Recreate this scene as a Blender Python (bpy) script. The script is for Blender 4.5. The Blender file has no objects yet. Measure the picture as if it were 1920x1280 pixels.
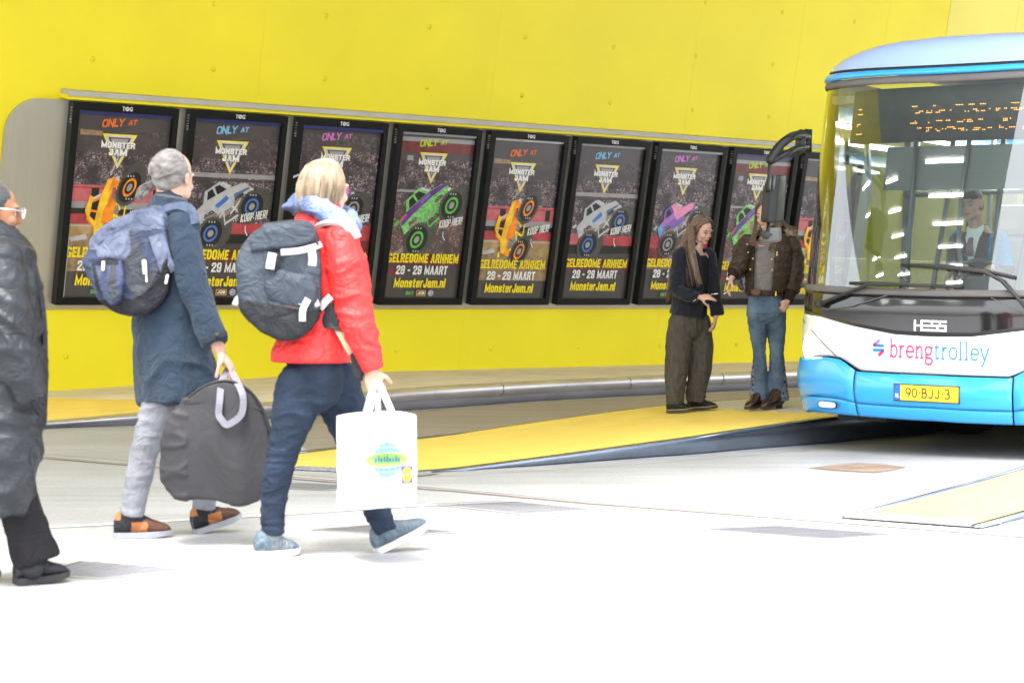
import bpy, bmesh, math, random
import numpy as np
from mathutils import Vector, Matrix, Euler, noise
R = math.radians
random.seed(7)
C = bpy.context.scene.collection
# ------------------------------------------------------------------ camera, sky, sun, exposure
FPX, CX, HY, CH = 3733.0, 960.0, 571.0, 1.09      # focal length in photo pixels, principal column, horizon row, camera height
cam_d = bpy.data.cameras.new('camera'); cam = bpy.data.objects.new('camera', cam_d); C.objects.link(cam)
cam.location = (0, 0, CH); cam.rotation_euler = (R(90), 0, 0)
cam_d.sensor_width = 36; cam_d.lens = 36*FPX/1920; cam_d.shift_y = -(640-HY)/1920
cam_d.clip_start = .1; cam_d.clip_end = 1000
cam_d.dof.use_dof = True; cam_d.dof.focus_distance = 17.0; cam_d.dof.aperture_fstop = 5.0
bpy.context.scene.camera = cam
SUN_EL, SUN_AZ = 66, 205                            # degrees; azimuth clockwise from +Y (sun behind the camera, to its left)
world = bpy.data.worlds.new('World'); bpy.context.scene.world = world; world.use_nodes = True
wn = world.node_tree; wn.nodes.clear()
sky = wn.nodes.new('ShaderNodeTexSky'); sky.sky_type = 'NISHITA'; sky.sun_disc = False
sky.sun_elevation = R(SUN_EL); sky.sun_rotation = R(SUN_AZ); sky.dust_density = 4; sky.air_density = 1.2; sky.ozone_density = .6
hs = wn.nodes.new('ShaderNodeHueSaturation'); hs.inputs['Saturation'].default_value = .35
bg = wn.nodes.new('ShaderNodeBackground'); bg.inputs['Strength'].default_value = .15
wo = wn.nodes.new('ShaderNodeOutputWorld')
wn.links.new(sky.outputs[0], hs.inputs['Color']); wn.links.new(hs.outputs[0], bg.inputs[0]); wn.links.new(bg.outputs[0], wo.inputs[0])
sun_d = bpy.data.lights.new('sun', 'SUN'); sun_d.energy = 1.1; sun_d.angle = R(16); sun_d.color = (1, .975, .945)
sun = bpy.data.objects.new('sun', sun_d); C.objects.link(sun)
_sd = Vector((math.sin(R(SUN_AZ))*math.cos(R(SUN_EL)), math.cos(R(SUN_AZ))*math.cos(R(SUN_EL)), math.sin(R(SUN_EL))))
sun.location = _sd*40; sun.rotation_euler = _sd.to_track_quat('Z', 'Y').to_euler()
sc = bpy.context.scene
sc.view_settings.view_transform = 'Standard'; sc.view_settings.look = 'None'; sc.view_settings.gamma = 1
sc.view_settings.exposure = 2.55
sc.cycles.max_bounces = 8; sc.cycles.transparent_max_bounces = 16; sc.cycles.caustics_reflective = False; sc.cycles.caustics_refractive = False
sc.cycles.use_denoising = True

# ------------------------------------------------------------------ projection helpers: a point of the place at a known distance
def at(px, py, Y): return Vector(((px-CX)/FPX*Y, Y, CH-(py-HY)/FPX*Y))
def gnd(px, py, z=0.0):
    Y = (CH-z)*FPX/(py-HY); return at(px, py, Y)

# ------------------------------------------------------------------ tagging
def tag(o, label=None, cat=None, group=None, kind=None):
    if label: o['label'] = label
    if cat: o['category'] = cat
    if group: o['group'] = group
    if kind: o['kind'] = kind
    return o
def empty(name, loc=(0, 0, 0), mat=None, **k):
    o = bpy.data.objects.new(name, None); C.objects.link(o); o.empty_display_size = .2
    if mat is not None: o.matrix_world = mat
    else: o.location = loc
    return tag(o, **k)
def link(name, me, mats, parent=None, **k):
    me.name = name
    mi = [p.material_index for p in me.polygons]; me.materials.clear()
    for m in (mats if isinstance(mats, (list, tuple)) else [mats]): me.materials.append(m)
    me.polygons.foreach_set('material_index', mi)
    o = bpy.data.objects.new(name, me); C.objects.link(o)
    if parent is not None:
        o.parent = parent
        if k.pop('world', False): o.matrix_parent_inverse = root_mat(parent).inverted()
    k.pop('world', None)
    return tag(o, **k)
def root_mat(o):
    m = o.matrix_basis.copy()
    while o.parent is not None:
        m = o.parent.matrix_basis @ o.matrix_parent_inverse @ m; o = o.parent
    return m

# ------------------------------------------------------------------ materials
MATS = {}
def mat(name, col, rough=.6, metal=0, var=.12, vscale=6, bump=0, bscale=40, stretch=(1, 1, 1), coat=0, spec=.5, sheen=0, col2=None, alpha=None, coord='Object', emit=0, wrinkle=0, wscale=11):
    if name in MATS: return MATS[name]
    m = bpy.data.materials.new(name); m.use_nodes = True; nt = m.node_tree; b = nt.nodes['Principled BSDF']
    b.inputs['Roughness'].default_value = rough; b.inputs['Metallic'].default_value = metal
    b.inputs['Coat Weight'].default_value = coat; b.inputs['Coat Roughness'].default_value = .06
    b.inputs['Specular IOR Level'].default_value = spec
    b.inputs['Sheen Weight'].default_value = sheen
    tc = nt.nodes.new('ShaderNodeTexCoord'); mp = nt.nodes.new('ShaderNodeMapping'); mp.inputs['Scale'].default_value = stretch
    nt.links.new(tc.outputs[coord], mp.inputs[0])
    n1 = nt.nodes.new('ShaderNodeTexNoise'); n1.inputs['Scale'].default_value = vscale; n1.inputs['Detail'].default_value = 5
    nt.links.new(mp.outputs[0], n1.inputs['Vector'])
    rp = nt.nodes.new('ShaderNodeValToRGB')
    c2 = col2 or tuple(min(1, c*(1+var)) for c in col); c1 = col if col2 else tuple(c*(1-var) for c in col)
    rp.color_ramp.elements[0].position = .32; rp.color_ramp.elements[1].position = .68
    rp.color_ramp.elements[0].color = (*c1, 1); rp.color_ramp.elements[1].color = (*c2, 1)
    nt.links.new(n1.outputs['Fac'], rp.inputs[0]); nt.links.new(rp.outputs[0], b.inputs['Base Color'])
    if emit:
        nt.links.new(rp.outputs[0], b.inputs['Emission Color']); b.inputs['Emission Strength'].default_value = emit
    if bump:
        n2 = nt.nodes.new('ShaderNodeTexNoise'); n2.inputs['Scale'].default_value = bscale; n2.inputs['Detail'].default_value = 4
        nt.links.new(mp.outputs[0], n2.inputs['Vector'])
        bp = nt.nodes.new('ShaderNodeBump'); bp.inputs['Strength'].default_value = bump; bp.inputs['Distance'].default_value = .02
        nt.links.new(n2.outputs['Fac'], bp.inputs['Height']); nt.links.new(bp.outputs[0], b.inputs['Normal'])
        if wrinkle:                                    # creases of worn cloth
            n3 = nt.nodes.new('ShaderNodeTexNoise'); n3.inputs['Scale'].default_value = wscale; n3.inputs['Detail'].default_value = 3; n3.inputs['Distortion'].default_value = .8
            nt.links.new(tc.outputs[coord], n3.inputs['Vector'])
            m1 = nt.nodes.new('ShaderNodeMath'); m1.operation = 'SUBTRACT'; m1.inputs[1].default_value = .5; m2 = nt.nodes.new('ShaderNodeMath'); m2.operation = 'ABSOLUTE'
            nt.links.new(n3.outputs['Fac'], m1.inputs[0]); nt.links.new(m1.outputs[0], m2.inputs[0])
            b3 = nt.nodes.new('ShaderNodeBump'); b3.inputs['Strength'].default_value = wrinkle; b3.inputs['Distance'].default_value = .09
            nt.links.new(m2.outputs[0], b3.inputs['Height']); nt.links.new(b3.outputs[0], bp.inputs['Normal'])
    MATS[name] = m
    return m
def glass_mat(name, tint=(.9, .95, .93), refl=1.0, rough=0.0):
    if name in MATS: return MATS[name]
    m = bpy.data.materials.new(name); m.use_nodes = True; nt = m.node_tree; nt.nodes.clear()
    tr = nt.nodes.new('ShaderNodeBsdfTransparent'); tr.inputs[0].default_value = (*tint, 1)
    gl = nt.nodes.new('ShaderNodeBsdfGlossy'); gl.inputs['Roughness'].default_value = rough
    fr = nt.nodes.new('ShaderNodeFresnel'); fr.inputs[0].default_value = 1.5
    mu = nt.nodes.new('ShaderNodeMath'); mu.operation = 'MULTIPLY'; mu.inputs[1].default_value = refl; mu.use_clamp = True
    mx = nt.nodes.new('ShaderNodeMixShader'); o = nt.nodes.new('ShaderNodeOutputMaterial')
    nt.links.new(fr.outputs[0], mu.inputs[0]); nt.links.new(mu.outputs[0], mx.inputs[0])
    nt.links.new(tr.outputs[0], mx.inputs[1]); nt.links.new(gl.outputs[0], mx.inputs[2]); nt.links.new(mx.outputs[0], o.inputs[0])
    MATS[name] = m; return m
def crowd_mat(name, base, dots, scale=90, dens=.5, amount=1.0):
    """printed picture of a dark arena crowd: random coloured specks on a dark ground"""
    m = bpy.data.materials.new(name); m.use_nodes = True; nt = m.node_tree; b = nt.nodes['Principled BSDF']
    b.inputs['Roughness'].default_value = .35; b.inputs['Coat Weight'].default_value = .3
    tc = nt.nodes.new('ShaderNodeTexCoord')
    v = nt.nodes.new('ShaderNodeTexVoronoi'); v.inputs['Scale'].default_value = scale
    nt.links.new(tc.outputs['Object'], v.inputs['Vector'])
    n = nt.nodes.new('ShaderNodeTexNoise'); n.inputs['Scale'].default_value = 5; n.inputs['Detail'].default_value = 6
    nt.links.new(tc.outputs['Object'], n.inputs['Vector'])
    hsv = nt.nodes.new('ShaderNodeSeparateColor'); nt.links.new(v.outputs['Color'], hsv.inputs[0])
    r = nt.nodes.new('ShaderNodeValToRGB'); r.color_ramp.interpolation = 'CONSTANT'
    cols = [(base, 0)] + [(c, dens+(1-dens)*k/len(dots)) for k, c in enumerate(dots)]
    el = r.color_ramp.elements
    el[0].color = (*cols[0][0], 1); el[1].position = cols[1][1]; el[1].color = (*cols[1][0], 1)
    for c, p in cols[2:]:
        e = el.new(p); e.color = (*c, 1)
    nt.links.new(hsv.outputs[0], r.inputs[0])
    mx = nt.nodes.new('ShaderNodeMix'); mx.data_type = 'RGBA'; mx.inputs['A'].default_value = (*base, 1)
    rr = nt.nodes.new('ShaderNodeMapRange'); rr.inputs['From Min'].default_value = .35; rr.inputs['From Max'].default_value = .62; rr.inputs['To Max'].default_value = amount
    nt.links.new(n.outputs['Fac'], rr.inputs['Value']); nt.links.new(rr.outputs[0], mx.inputs['Factor']); nt.links.new(r.outputs[0], mx.inputs['B'])
    nt.links.new(mx.outputs['Result'], b.inputs['Base Color'])
    MATS[name] = m; return m

# ------------------------------------------------------------------ mesh builder: boxes, tubes, lofts, flat prints
def frame_of(t, up=Vector((0, 0, 1))):
    t = t.normalized()
    if abs(t.dot(up)) > .95: up = Vector((0, 1, 0)) if abs(t.y) < .9 else Vector((1, 0, 0))
    a = t.cross(up).normalized(); b = a.cross(t).normalized()
    return a, b
class MB:
    def __init__(s): s.v, s.f, s.m, s.sm = [], [], [], []
    def add(s, vs, fs, m=0, smooth=True):
        k = len(s.v); s.v += [tuple(p) for p in vs]
        s.f += [tuple(i+k for i in f) for f in fs]; s.m += [m]*len(fs); s.sm += [smooth]*len(fs)
        return s
    def box(s, lo, hi, m=0, bev=0, M=None):
        x0, y0, z0 = lo; x1, y1, z1 = hi
        if bev:
            bm = bmesh.new(); bmesh.ops.create_cube(bm, size=1)
            for v in bm.verts: v.co = Vector(((x0+x1)/2+v.co.x*(x1-x0), (y0+y1)/2+v.co.y*(y1-y0), (z0+z1)/2+v.co.z*(z1-z0)))
            bmesh.ops.bevel(bm, geom=bm.edges[:], offset=bev, segments=2, affect='EDGES', profile=.6)
            bm.verts.index_update(); vs = [v.co.copy() for v in bm.verts]; fs = [[v.index for v in f.verts] for f in bm.faces]; bm.free()
        else:
            vs = [Vector((x, y, z)) for z in (z0, z1) for x, y in ((x0, y0), (x1, y0), (x1, y1), (x0, y1))]
            fs = [(3, 2, 1, 0), (4, 5, 6, 7), (0, 1, 5, 4), (1, 2, 6, 5), (2, 3, 7, 6), (3, 0, 4, 7)]
        if M is not None: vs = [M @ v for v in vs]
        return s.add(vs, fs, m, False)
    def tube(s, pts, rad, n=12, m=0, up=Vector((0, 0, 1)), cap=True, round_cap=False, close=False):
        """loft through pts; rad[i] a number or (ra, rb): ra along cross(t, up), rb along up-ish"""
        pts = [Vector(p) for p in pts]; L = len(pts)
        if not isinstance(rad, list): rad = [rad]*L
        rad = [(r, r) if not isinstance(r, (list, tuple)) else r for r in rad]
        vs, fs = [], []
        if round_cap:
            def capp(p, q, r):
                d = (p-q).normalized(); h = min(r)
                return [(p+d*h*math.sin(R(a)), (r[0]*math.cos(R(a)), r[1]*math.cos(R(a)))) for a in (35, 65, 84)]
            c0 = capp(pts[0], pts[1], rad[0])[::-1]; c1 = capp(pts[-1], pts[-2], rad[-1])
            if round_cap == 'start': c1 = []
            pts = [c[0] for c in c0]+pts+[c[0] for c in c1]; rad = [c[1] for c in c0]+rad+[c[1] for c in c1]; L = len(pts)
        pa = None
        for i, p in enumerate(pts):
            t = (pts[(i+1) % L]-pts[i-1]) if close else pts[min(i+1, L-1)]-pts[max(i-1, 0)]
            a, b = frame_of(t, up)
            if pa is not None and a.dot(pa) < 0: a, b = -a, -b
            pa = a
            for k in range(n):
                th = 2*math.pi*k/n; vs.append(p+a*math.cos(th)*rad[i][0]+b*math.sin(th)*rad[i][1])
        for i in range(L if close else L-1):
            j = (i+1) % L
            for k in range(n): fs.append((i*n+k, i*n+(k+1) % n, j*n+(k+1) % n, j*n+k))
        if cap and not close: fs += [tuple(range(n))[::-1], tuple((L-1)*n+k for k in range(n))]
        return s.add(vs, fs, m)
    def ell(s, c, r, rot=None, n=16, m=0):
        vs, fs = [], []; c = Vector(c); rt = rot if rot is not None else Matrix.Identity(3); h = n//2
        for i in range(h+1):
            ph = math.pi*i/h
            for k in range(n):
                th = 2*math.pi*k/n
                vs.append(c+rt @ Vector((r[0]*math.sin(ph)*math.cos(th), r[1]*math.sin(ph)*math.sin(th), r[2]*math.cos(ph))))
        for i in range(h):
            for k in range(n):
                q = (i*n+k, (i+1)*n+k, (i+1)*n+(k+1) % n, i*n+(k+1) % n)
                fs.append(q)
        return s.add(vs, fs, m)
    def rings(s, rows, m=0, cap=True, closed=True, smooth=True):
        """rows: lists of points with equal count, lofted"""
        n = len(rows[0]); vs = [p for r in rows for p in r]; fs = []
        for i in range(len(rows)-1):
            for k in range(n if closed else n-1): fs.append((i*n+k, i*n+(k+1) % n, (i+1)*n+(k+1) % n, (i+1)*n+k))
        if cap and closed: fs += [tuple(range(n))[::-1], tuple((len(rows)-1)*n+k for k in range(n))]
        return s.add(vs, fs, m, smooth)
    def prism(s, poly, z0, z1, m=0, M=None, f3=None):
        """extrude a 2-D outline; f3 maps (x, y, z) to a point"""
        n = len(poly); g = f3 or (lambda x, y, z: Vector((x, y, z)))
        vs = [g(x, y, z0) for x, y in poly]+[g(x, y, z1) for x, y in poly]
        if M is not None: vs = [M @ v for v in vs]
        fs = [tuple(range(n))[::-1], tuple(range(n, 2*n))]+[(k, (k+1) % n, (k+1) % n+n, k+n) for k in range(n)]
        return s.add(vs, fs, m, False)
    def merge(s, o, M=None, m=None):
        return s.add([M @ Vector(v) for v in o.v] if M is not None else o.v, o.f, 0 if m is None else m) if m is not None else s._cat(o, M)
    def _cat(s, o, M):
        k = len(s.v); s.v += [tuple(M @ Vector(v)) for v in o.v] if M is not None else o.v
        s.f += [tuple(i+k for i in f) for f in o.f]; s.m += o.m; s.sm += o.sm; return s
    def mesh(s, fix=True, dist=1e-5):
        me = bpy.data.meshes.new('m'); me.from_pydata(s.v, [], s.f)
        me.polygons.foreach_set('material_index', s.m); me.polygons.foreach_set('use_smooth', s.sm)
        if fix:
            bm = bmesh.new(); bm.from_mesh(me); bmesh.ops.remove_doubles(bm, verts=bm.verts, dist=dist)
            bmesh.ops.recalc_face_normals(bm, faces=bm.faces); bm.to_mesh(me); bm.free()
        me.update(); return me
    def build(s, name, mats, parent=None, fix=True, **k): return link(name, s.mesh(fix), mats, parent, **k)

def apply_mods(me, mods):
    o = bpy.data.objects.new('tmp', me); C.objects.link(o)
    for typ, kw in mods:
        md = o.modifiers.new(typ, typ)
        for a, b in kw.items(): setattr(md, a, b)
    dg = bpy.context.evaluated_depsgraph_get(); out = bpy.data.meshes.new_from_object(o.evaluated_get(dg))
    bpy.data.objects.remove(o); return out
def blob(mb, voxel=.006, smooth=4, disp=None, fac=.5):
    """union of the builder's closed pieces as one continuous skin; disp(p, n) pushes it outward"""
    me = mb.mesh(fix=True, dist=1e-6)
    me = apply_mods(me, [('REMESH', dict(mode='VOXEL', voxel_size=voxel, use_smooth_shade=True)), ('SMOOTH', dict(factor=fac, iterations=smooth))])
    if disp:
        me.update(); co = [v.co.copy() for v in me.vertices]; no = [v.normal.copy() for v in me.vertices]
        for v, p, n in zip(me.vertices, co, no): v.co = p+n*disp(p, n)
    me.polygons.foreach_set('use_smooth', [True]*len(me.polygons)); me.update()
    return me
def fbm(p, s, o=3):
    q = Vector((p.x*s[0], p.y*s[1], p.z*s[2])); a, t = 1, 0
    for _ in range(o): t += a*noise.noise(q); q = q*2.03; a *= .5
    return t
def paint(me, fn):
    """material slot per face from its centre"""
    for p in me.polygons: p.material_index = fn(p.center, p.normal)
    return me
def split(me, fn, n):
    """n meshes from one, by face centre"""
    out = []
    lab = [fn(p.center, p.normal) for p in me.polygons]; V = [v.co.copy() for v in me.vertices]; N = [v.normal.copy() for v in me.vertices]
    for k in range(n):
        use, vs, fs, ns = {}, [], [], []
        for p, l in zip(me.polygons, lab):
            if l != k: continue
            f = []
            for i in p.vertices:
                if i not in use: use[i] = len(vs); vs.append(V[i]); ns.append(N[i])
                f.append(use[i])
            fs.append(f)
        m2 = bpy.data.meshes.new('s'); m2.from_pydata(vs, [], fs); m2.polygons.foreach_set('use_smooth', [True]*len(fs)); m2.update()
        out.append(m2)
    return out
def solid(me, t=.008, off=1):
    return apply_mods(me, [('SOLIDIFY', dict(thickness=t, offset=off))])
def catmull(pts, n=6):
    P = [Vector(p) for p in pts]; out = []
    for i in range(len(P)-1):
        p0, p1, p2, p3 = P[max(i-1, 0)], P[i], P[i+1], P[min(i+2, len(P)-1)]
        for k in range(n):
            t = k/n; out.append(.5*((2*p1)+(p2-p0)*t+(2*p0-5*p1+4*p2-p3)*t*t+(3*p1-p0-3*p2+p3)*t**3))
    return out+[P[-1]]

# ------------------------------------------------------------------ flat printing (posters, lettering)
_txt = {}
def text_geo(s, bold=.0):
    if (s, bold) in _txt: return _txt[(s, bold)]
    cu = bpy.data.curves.new('t', 'FONT'); cu.body = s; cu.offset = bold; cu.resolution_u = 3; cu.fill_mode = 'FRONT'
    o = bpy.data.objects.new('t', cu); C.objects.link(o)
    dg = bpy.context.evaluated_depsgraph_get(); me = bpy.data.meshes.new_from_object(o.evaluated_get(dg)); bpy.data.objects.remove(o)
    vs = np.array([v.co[:2] for v in me.vertices]); fs = [tuple(p.vertices) for p in me.polygons]
    lo, hi = vs.min(0), vs.max(0); vs = (vs-lo)/(hi-lo)
    _txt[(s, bold)] = (vs, fs); return _txt[(s, bold)]
class Print:
    """stack of flat coloured shapes; each shape lies a hair above the one before"""
    def __init__(s): s.items, s.cols = [], []
    def ci(s, c):
        if c not in s.cols: s.cols.append(c)
        return s.cols.index(c)
    def poly(s, pts, c): s.items.append((np.array(pts, float), [tuple(range(len(pts)))], s.ci(c), None)); return s
    def rect(s, x0, y0, x1, y1, c): return s.poly([(x0, y0), (x1, y0), (x1, y1), (x0, y1)], c)
    def oval(s, x, y, rx, ry, c, n=24, rot=0, ri=0):
        a = np.linspace(0, 2*math.pi, n, endpoint=False); q = np.stack([rx*np.cos(a), ry*np.sin(a)], 1)
        M = np.array([[math.cos(rot), math.sin(rot)], [-math.sin(rot), math.cos(rot)]])
        if ri:
            vs = np.concatenate([q @ M, ri*q @ M])+[x, y]; fs = [(k, (k+1) % n, (k+1) % n+n, k+n) for k in range(n)]
            s.items.append((vs, fs, s.ci(c), None)); return s
        return s.poly(q @ M+[x, y], c)
    def text(s, t, x0, y0, x1, y1, c, bold=.02, shear=0.0, rise=0.0):
        vs, fs = text_geo(t, bold); w = x1-x0; h = y1-y0
        q = np.stack([x0+vs[:, 0]*w+shear*(vs[:, 1]-.5)*h, y0+vs[:, 1]*h+rise*vs[:, 0]*w], 1)
        s.items.append((q, fs, s.ci(c), None)); return s
    def line(s, pts, w, c, join=True):
        P = np.array(pts, float); n = len(P); L = []
        for i in range(n):
            a = P[i]-P[max(i-1, 0)] if i else P[1]-P[0]; b = P[i+1]-P[i] if i < n-1 else a
            a = a/max(1e-9, np.hypot(*a)); b = b/max(1e-9, np.hypot(*b)); na = np.array((-a[1], a[0])); nb = np.array((-b[1], b[0])); h = na+nb
            L.append(h/max(.28, h @ h)*2*1.0 if (h @ h) > .01 else na)
        L = np.array(L)*w/2; vs = np.concatenate([P+L, P-L]); fs = [(i, i+1, i+1+n, i+n) for i in range(n-1)]
        s.items.append((vs, fs, s.ci(c), None)); return s
    def build(s, name, f3, mats, parent=None, eps=.0006, z0=0.0, sub=0, **k):
        """f3(x, y, z) -> Vector; mats: dict colour key -> material"""
        mb = MB()
        for i, (vs, fs, c, _) in enumerate(s.items): mb.add([f3(x, y, z0+eps*i) for x, y in vs], fs, c, False)
        return mb.build(name, [mats[c] for c in s.cols], parent, fix=False, **k)

    def block(s, t, x0, y0, x1, y1, c, w=.30, shear=0.0, rise=0.0, asp=1.0, gap=.16):
        """heavy condensed lettering drawn with mitred strokes; asp = real height / real width of one unit"""
        adv = [GLYPH[ch][0] for ch in t]; tot = sum(adv)+gap*(len(t)-1); W = x1-x0; H = y1-y0; kx = W/tot; x = x0; ci = s.ci(c)
        lh = H*asp/kx                      # letter height measured in letter widths
        for ch, a in zip(t, adv):
            vsA, fsA = [], []
            for st in GLYPH[ch][1]:
                pts = [(w/2+(a-w)*px if a > w else a/2, (w/2+(lh-w)*py)) for px, py in st]
                tmp = Print(); tmp.line(pts if len(pts) > 1 else pts*2, w, 0); v, f, _, _ = tmp.items[0]
                if st[0] != st[-1]:        # square ends
                    n = len(pts)
                    for e, o in ((0, 1), (n-1, n-2)):
                        d = np.array(pts[e])-np.array(pts[o]); d = d/max(1e-9, np.hypot(*d))*w/2; v[e] += d; v[e+n] += d
                k = len(vsA); vsA += [tuple(q) for q in v]; fsA += [tuple(i+k for i in g) for g in f]
            if not vsA: x += (a+gap)*kx; continue
            v = np.array(vsA); X = x+v[:, 0]*kx; Yn = v[:, 1]/lh
            q = np.stack([X+shear*(Yn-.5)*H, y0+Yn*H+rise*(X-x0)], 1)
            s.items.append((q, fsA, ci, None)); x += (a+gap)*kx
        return s
GLYPH = {
 'A': (1, [[(0, 0), (.42, 1), (.58, 1), (1, 0)], [(.16, .3), (.84, .3)]]), 'D': (1, [[(0, 0), (0, 1), (.7, 1), (1, .8), (1, .2), (.7, 0), (0, 0)]]), 'E': (.85, [[(1, 0), (0, 0), (0, 1), (1, 1)], [(0, .5), (.85, .5)]]),
 'G': (1, [[(1, .86), (.8, 1), (.2, 1), (0, .86), (0, .14), (.2, 0), (1, 0), (1, .40), (.72, .40)]]), 'H': (1, [[(0, 0), (0, 1)], [(1, 0), (1, 1)], [(0, .5), (1, .5)]]), 'I': (.3, [[(.5, 0), (.5, 1)]]),
 'J': (.85, [[(1, 1), (1, .14), (.8, 0), (.2, 0), (0, .14), (0, .3)]]), 'K': (1, [[(0, 0), (0, 1)], [(1, 1), (.1, .5), (1, 0)]]), 'L': (.8, [[(0, 1), (0, 0), (1, 0)]]), 'M': (1.3, [[(0, 0), (0, 1), (.5, .15), (1, 1), (1, 0)]]),
 'N': (1, [[(0, 0), (0, 1), (1, 0), (1, 1)]]), 'O': (1, [[(.5, 0), (.2, 0), (0, .14), (0, .86), (.2, 1), (.8, 1), (1, .86), (1, .14), (.8, 0), (.5, 0)]]), 'P': (1, [[(0, 0), (0, 1), (.8, 1), (1, .88), (1, .57), (.8, .45), (0, .45)]]),
 'R': (1, [[(0, 0), (0, 1), (.8, 1), (1, .88), (1, .6), (.8, .48), (0, .48)], [(.6, .48), (1, 0)]]), 'S': (1, [[(1, .8), (1, .87), (.8, 1), (.2, 1), (0, .87), (0, .65), (.2, .53), (.8, .47), (1, .35), (1, .13), (.8, 0), (.2, 0), (0, .13), (0, .22)]]),
 'T': (.95, [[(0, 1), (1, 1)], [(.5, 1), (.5, 0)]]), 'Y': (1, [[(0, 1), (.5, .45), (1, 1)], [(.5, .45), (.5, 0)]]), 'B': (1, [[(0, 0), (0, 1), (.8, 1), (1, .88), (1, .62), (.8, .52), (0, .52)], [(.8, .52), (1, .4), (1, .12), (.8, 0), (0, 0)]]), 'C': (1, [[(1, .75), (1, .86), (.8, 1), (.2, 1), (0, .86), (0, .14), (.2, 0), (.8, 0), (1, .14), (1, .25)]]),
 '2': (1, [[(0, .75), (0, .87), (.2, 1), (.8, 1), (1, .87), (1, .66), (0, .12), (0, 0), (1, 0)]]), '8': (1, [[(.5, .52), (.2, .52), (0, .64), (0, .88), (.2, 1), (.8, 1), (1, .88), (1, .64), (.8, .52), (.2, .52), (0, .4), (0, .12), (.2, 0), (.8, 0), (1, .12), (1, .4), (.8, .52)]]),
 '9': (1, [[(0, .2), (0, .13), (.2, 0), (.8, 0), (1, .13), (1, .87), (.8, 1), (.2, 1), (0, .87), (0, .58), (.2, .45), (1, .45)]]), '-': (.6, [[(0, .45), (1, .45)]]), ' ': (.45, []), '.': (.3, [[(.5, 0), (.5, .02)]]), '!': (.3, [[(.5, 1), (.5, .34)], [(.5, .02), (.5, 0)]]),
 'o': (.85, [[(.5, 0), (.2, 0), (0, .12), (0, .58), (.2, .7), (.8, .7), (1, .58), (1, .12), (.8, 0), (.5, 0)]]), 'n': (.85, [[(0, 0), (0, .7), (.8, .7), (1, .58), (1, 0)]]), 's': (.8, [[(1, .55), (.8, .7), (.2, .7), (0, .58), (0, .46), (1, .25), (1, .12), (.8, 0), (.2, 0), (0, .15)]]),
 't': (.6, [[(.35, .92), (.35, .1), (.6, 0), (1, 0)], [(0, .7), (1, .7)]]), 'e': (.85, [[(0, .36), (1, .36), (1, .58), (.8, .7), (.2, .7), (0, .58), (0, .12), (.2, 0), (.8, 0), (1, .12)]]), 'r': (.62, [[(0, 0), (0, .7), (1, .7)]]), 'a': (.85, [[(.05, .6), (.2, .7), (.8, .7), (1, .58), (1, 0), (.2, 0), (0, .1), (0, .3), (.2, .4), (1, .4)]]),
 'm': (1.3, [[(0, 0), (0, .7), (.85, .7), (1, .6), (1, 0)], [(.5, .7), (.5, 0)]]), 'l': (.3, [[(.5, 0), (.5, 1)]]), 'd': (.85, [[(1, 1), (1, 0), (.2, 0), (0, .12), (0, .58), (.2, .7), (1, .7)]]), 'i': (.3, [[(.5, 0), (.5, .7)], [(.5, .98), (.5, 1)]]),
}
# ================================================================== materials of the place
M_ground = mat('poured_concrete', (.435, .445, .465), rough=.5, var=.10, vscale=.9, bump=.12, bscale=60, spec=.4)
def _ground_detail(m):
    """tyre-worn streaks and pale specks in the concrete"""
    nt = m.node_tree; b = nt.nodes['Principled BSDF']; lk = b.inputs['Base Color'].links[0]; src = lk.from_socket
    tc = nt.nodes.new('ShaderNodeTexCoord'); mp = nt.nodes.new('ShaderNodeMapping'); mp.inputs['Scale'].default_value = (.35, 3.2, 1); mp.inputs['Rotation'].default_value = (0, 0, R(-38))
    nt.links.new(tc.outputs['Object'], mp.inputs[0])
    n = nt.nodes.new('ShaderNodeTexNoise'); n.inputs['Scale'].default_value = 1.6; n.inputs['Detail'].default_value = 7; nt.links.new(mp.outputs[0], n.inputs['Vector'])
    rp = nt.nodes.new('ShaderNodeValToRGB'); rp.color_ramp.elements[0].position = .35; rp.color_ramp.elements[0].color = (.86, .84, .81, 1); rp.color_ramp.elements[1].position = .6; rp.color_ramp.elements[1].color = (1, 1, 1, 1)
    nt.links.new(n.outputs['Fac'], rp.inputs[0])
    v = nt.nodes.new('ShaderNodeTexNoise'); v.inputs['Scale'].default_value = 38; v.inputs['Detail'].default_value = 3; nt.links.new(tc.outputs['Object'], v.inputs['Vector'])
    r2 = nt.nodes.new('ShaderNodeValToRGB'); r2.color_ramp.elements[0].position = .3; r2.color_ramp.elements[0].color = (.86, .85, .83, 1); r2.color_ramp.elements[1].position = .7; r2.color_ramp.elements[1].color = (1.08, 1.08, 1.08, 1)
    nt.links.new(v.outputs['Fac'], r2.inputs[0])
    a = nt.nodes.new('ShaderNodeMix'); a.data_type = 'RGBA'; a.blend_type = 'MULTIPLY'; a.inputs['Factor'].default_value = 1
    c = nt.nodes.new('ShaderNodeMix'); c.data_type = 'RGBA'; c.blend_type = 'MULTIPLY'; c.inputs['Factor'].default_value = 1
    nt.links.new(src, a.inputs['A']); nt.links.new(rp.outputs[0], a.inputs['B'])
    nt.links.new(a.outputs['Result'], c.inputs['A']); nt.links.new(r2.outputs[0], c.inputs['B']); nt.links.new(c.outputs['Result'], b.inputs['Base Color'])
_ground_detail(M_ground)
M_yellow = mat('yellow_paint', (.83, .715, .012), rough=.5, var=.035, vscale=.7, bump=.06, bscale=25)
M_yellow_pale = mat('yellow_beige_wall', (.80, .72, .13), rough=.5, var=.05, vscale=.7, bump=.05, bscale=25)  # paler, beiger tone than the main wall yellow
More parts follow.
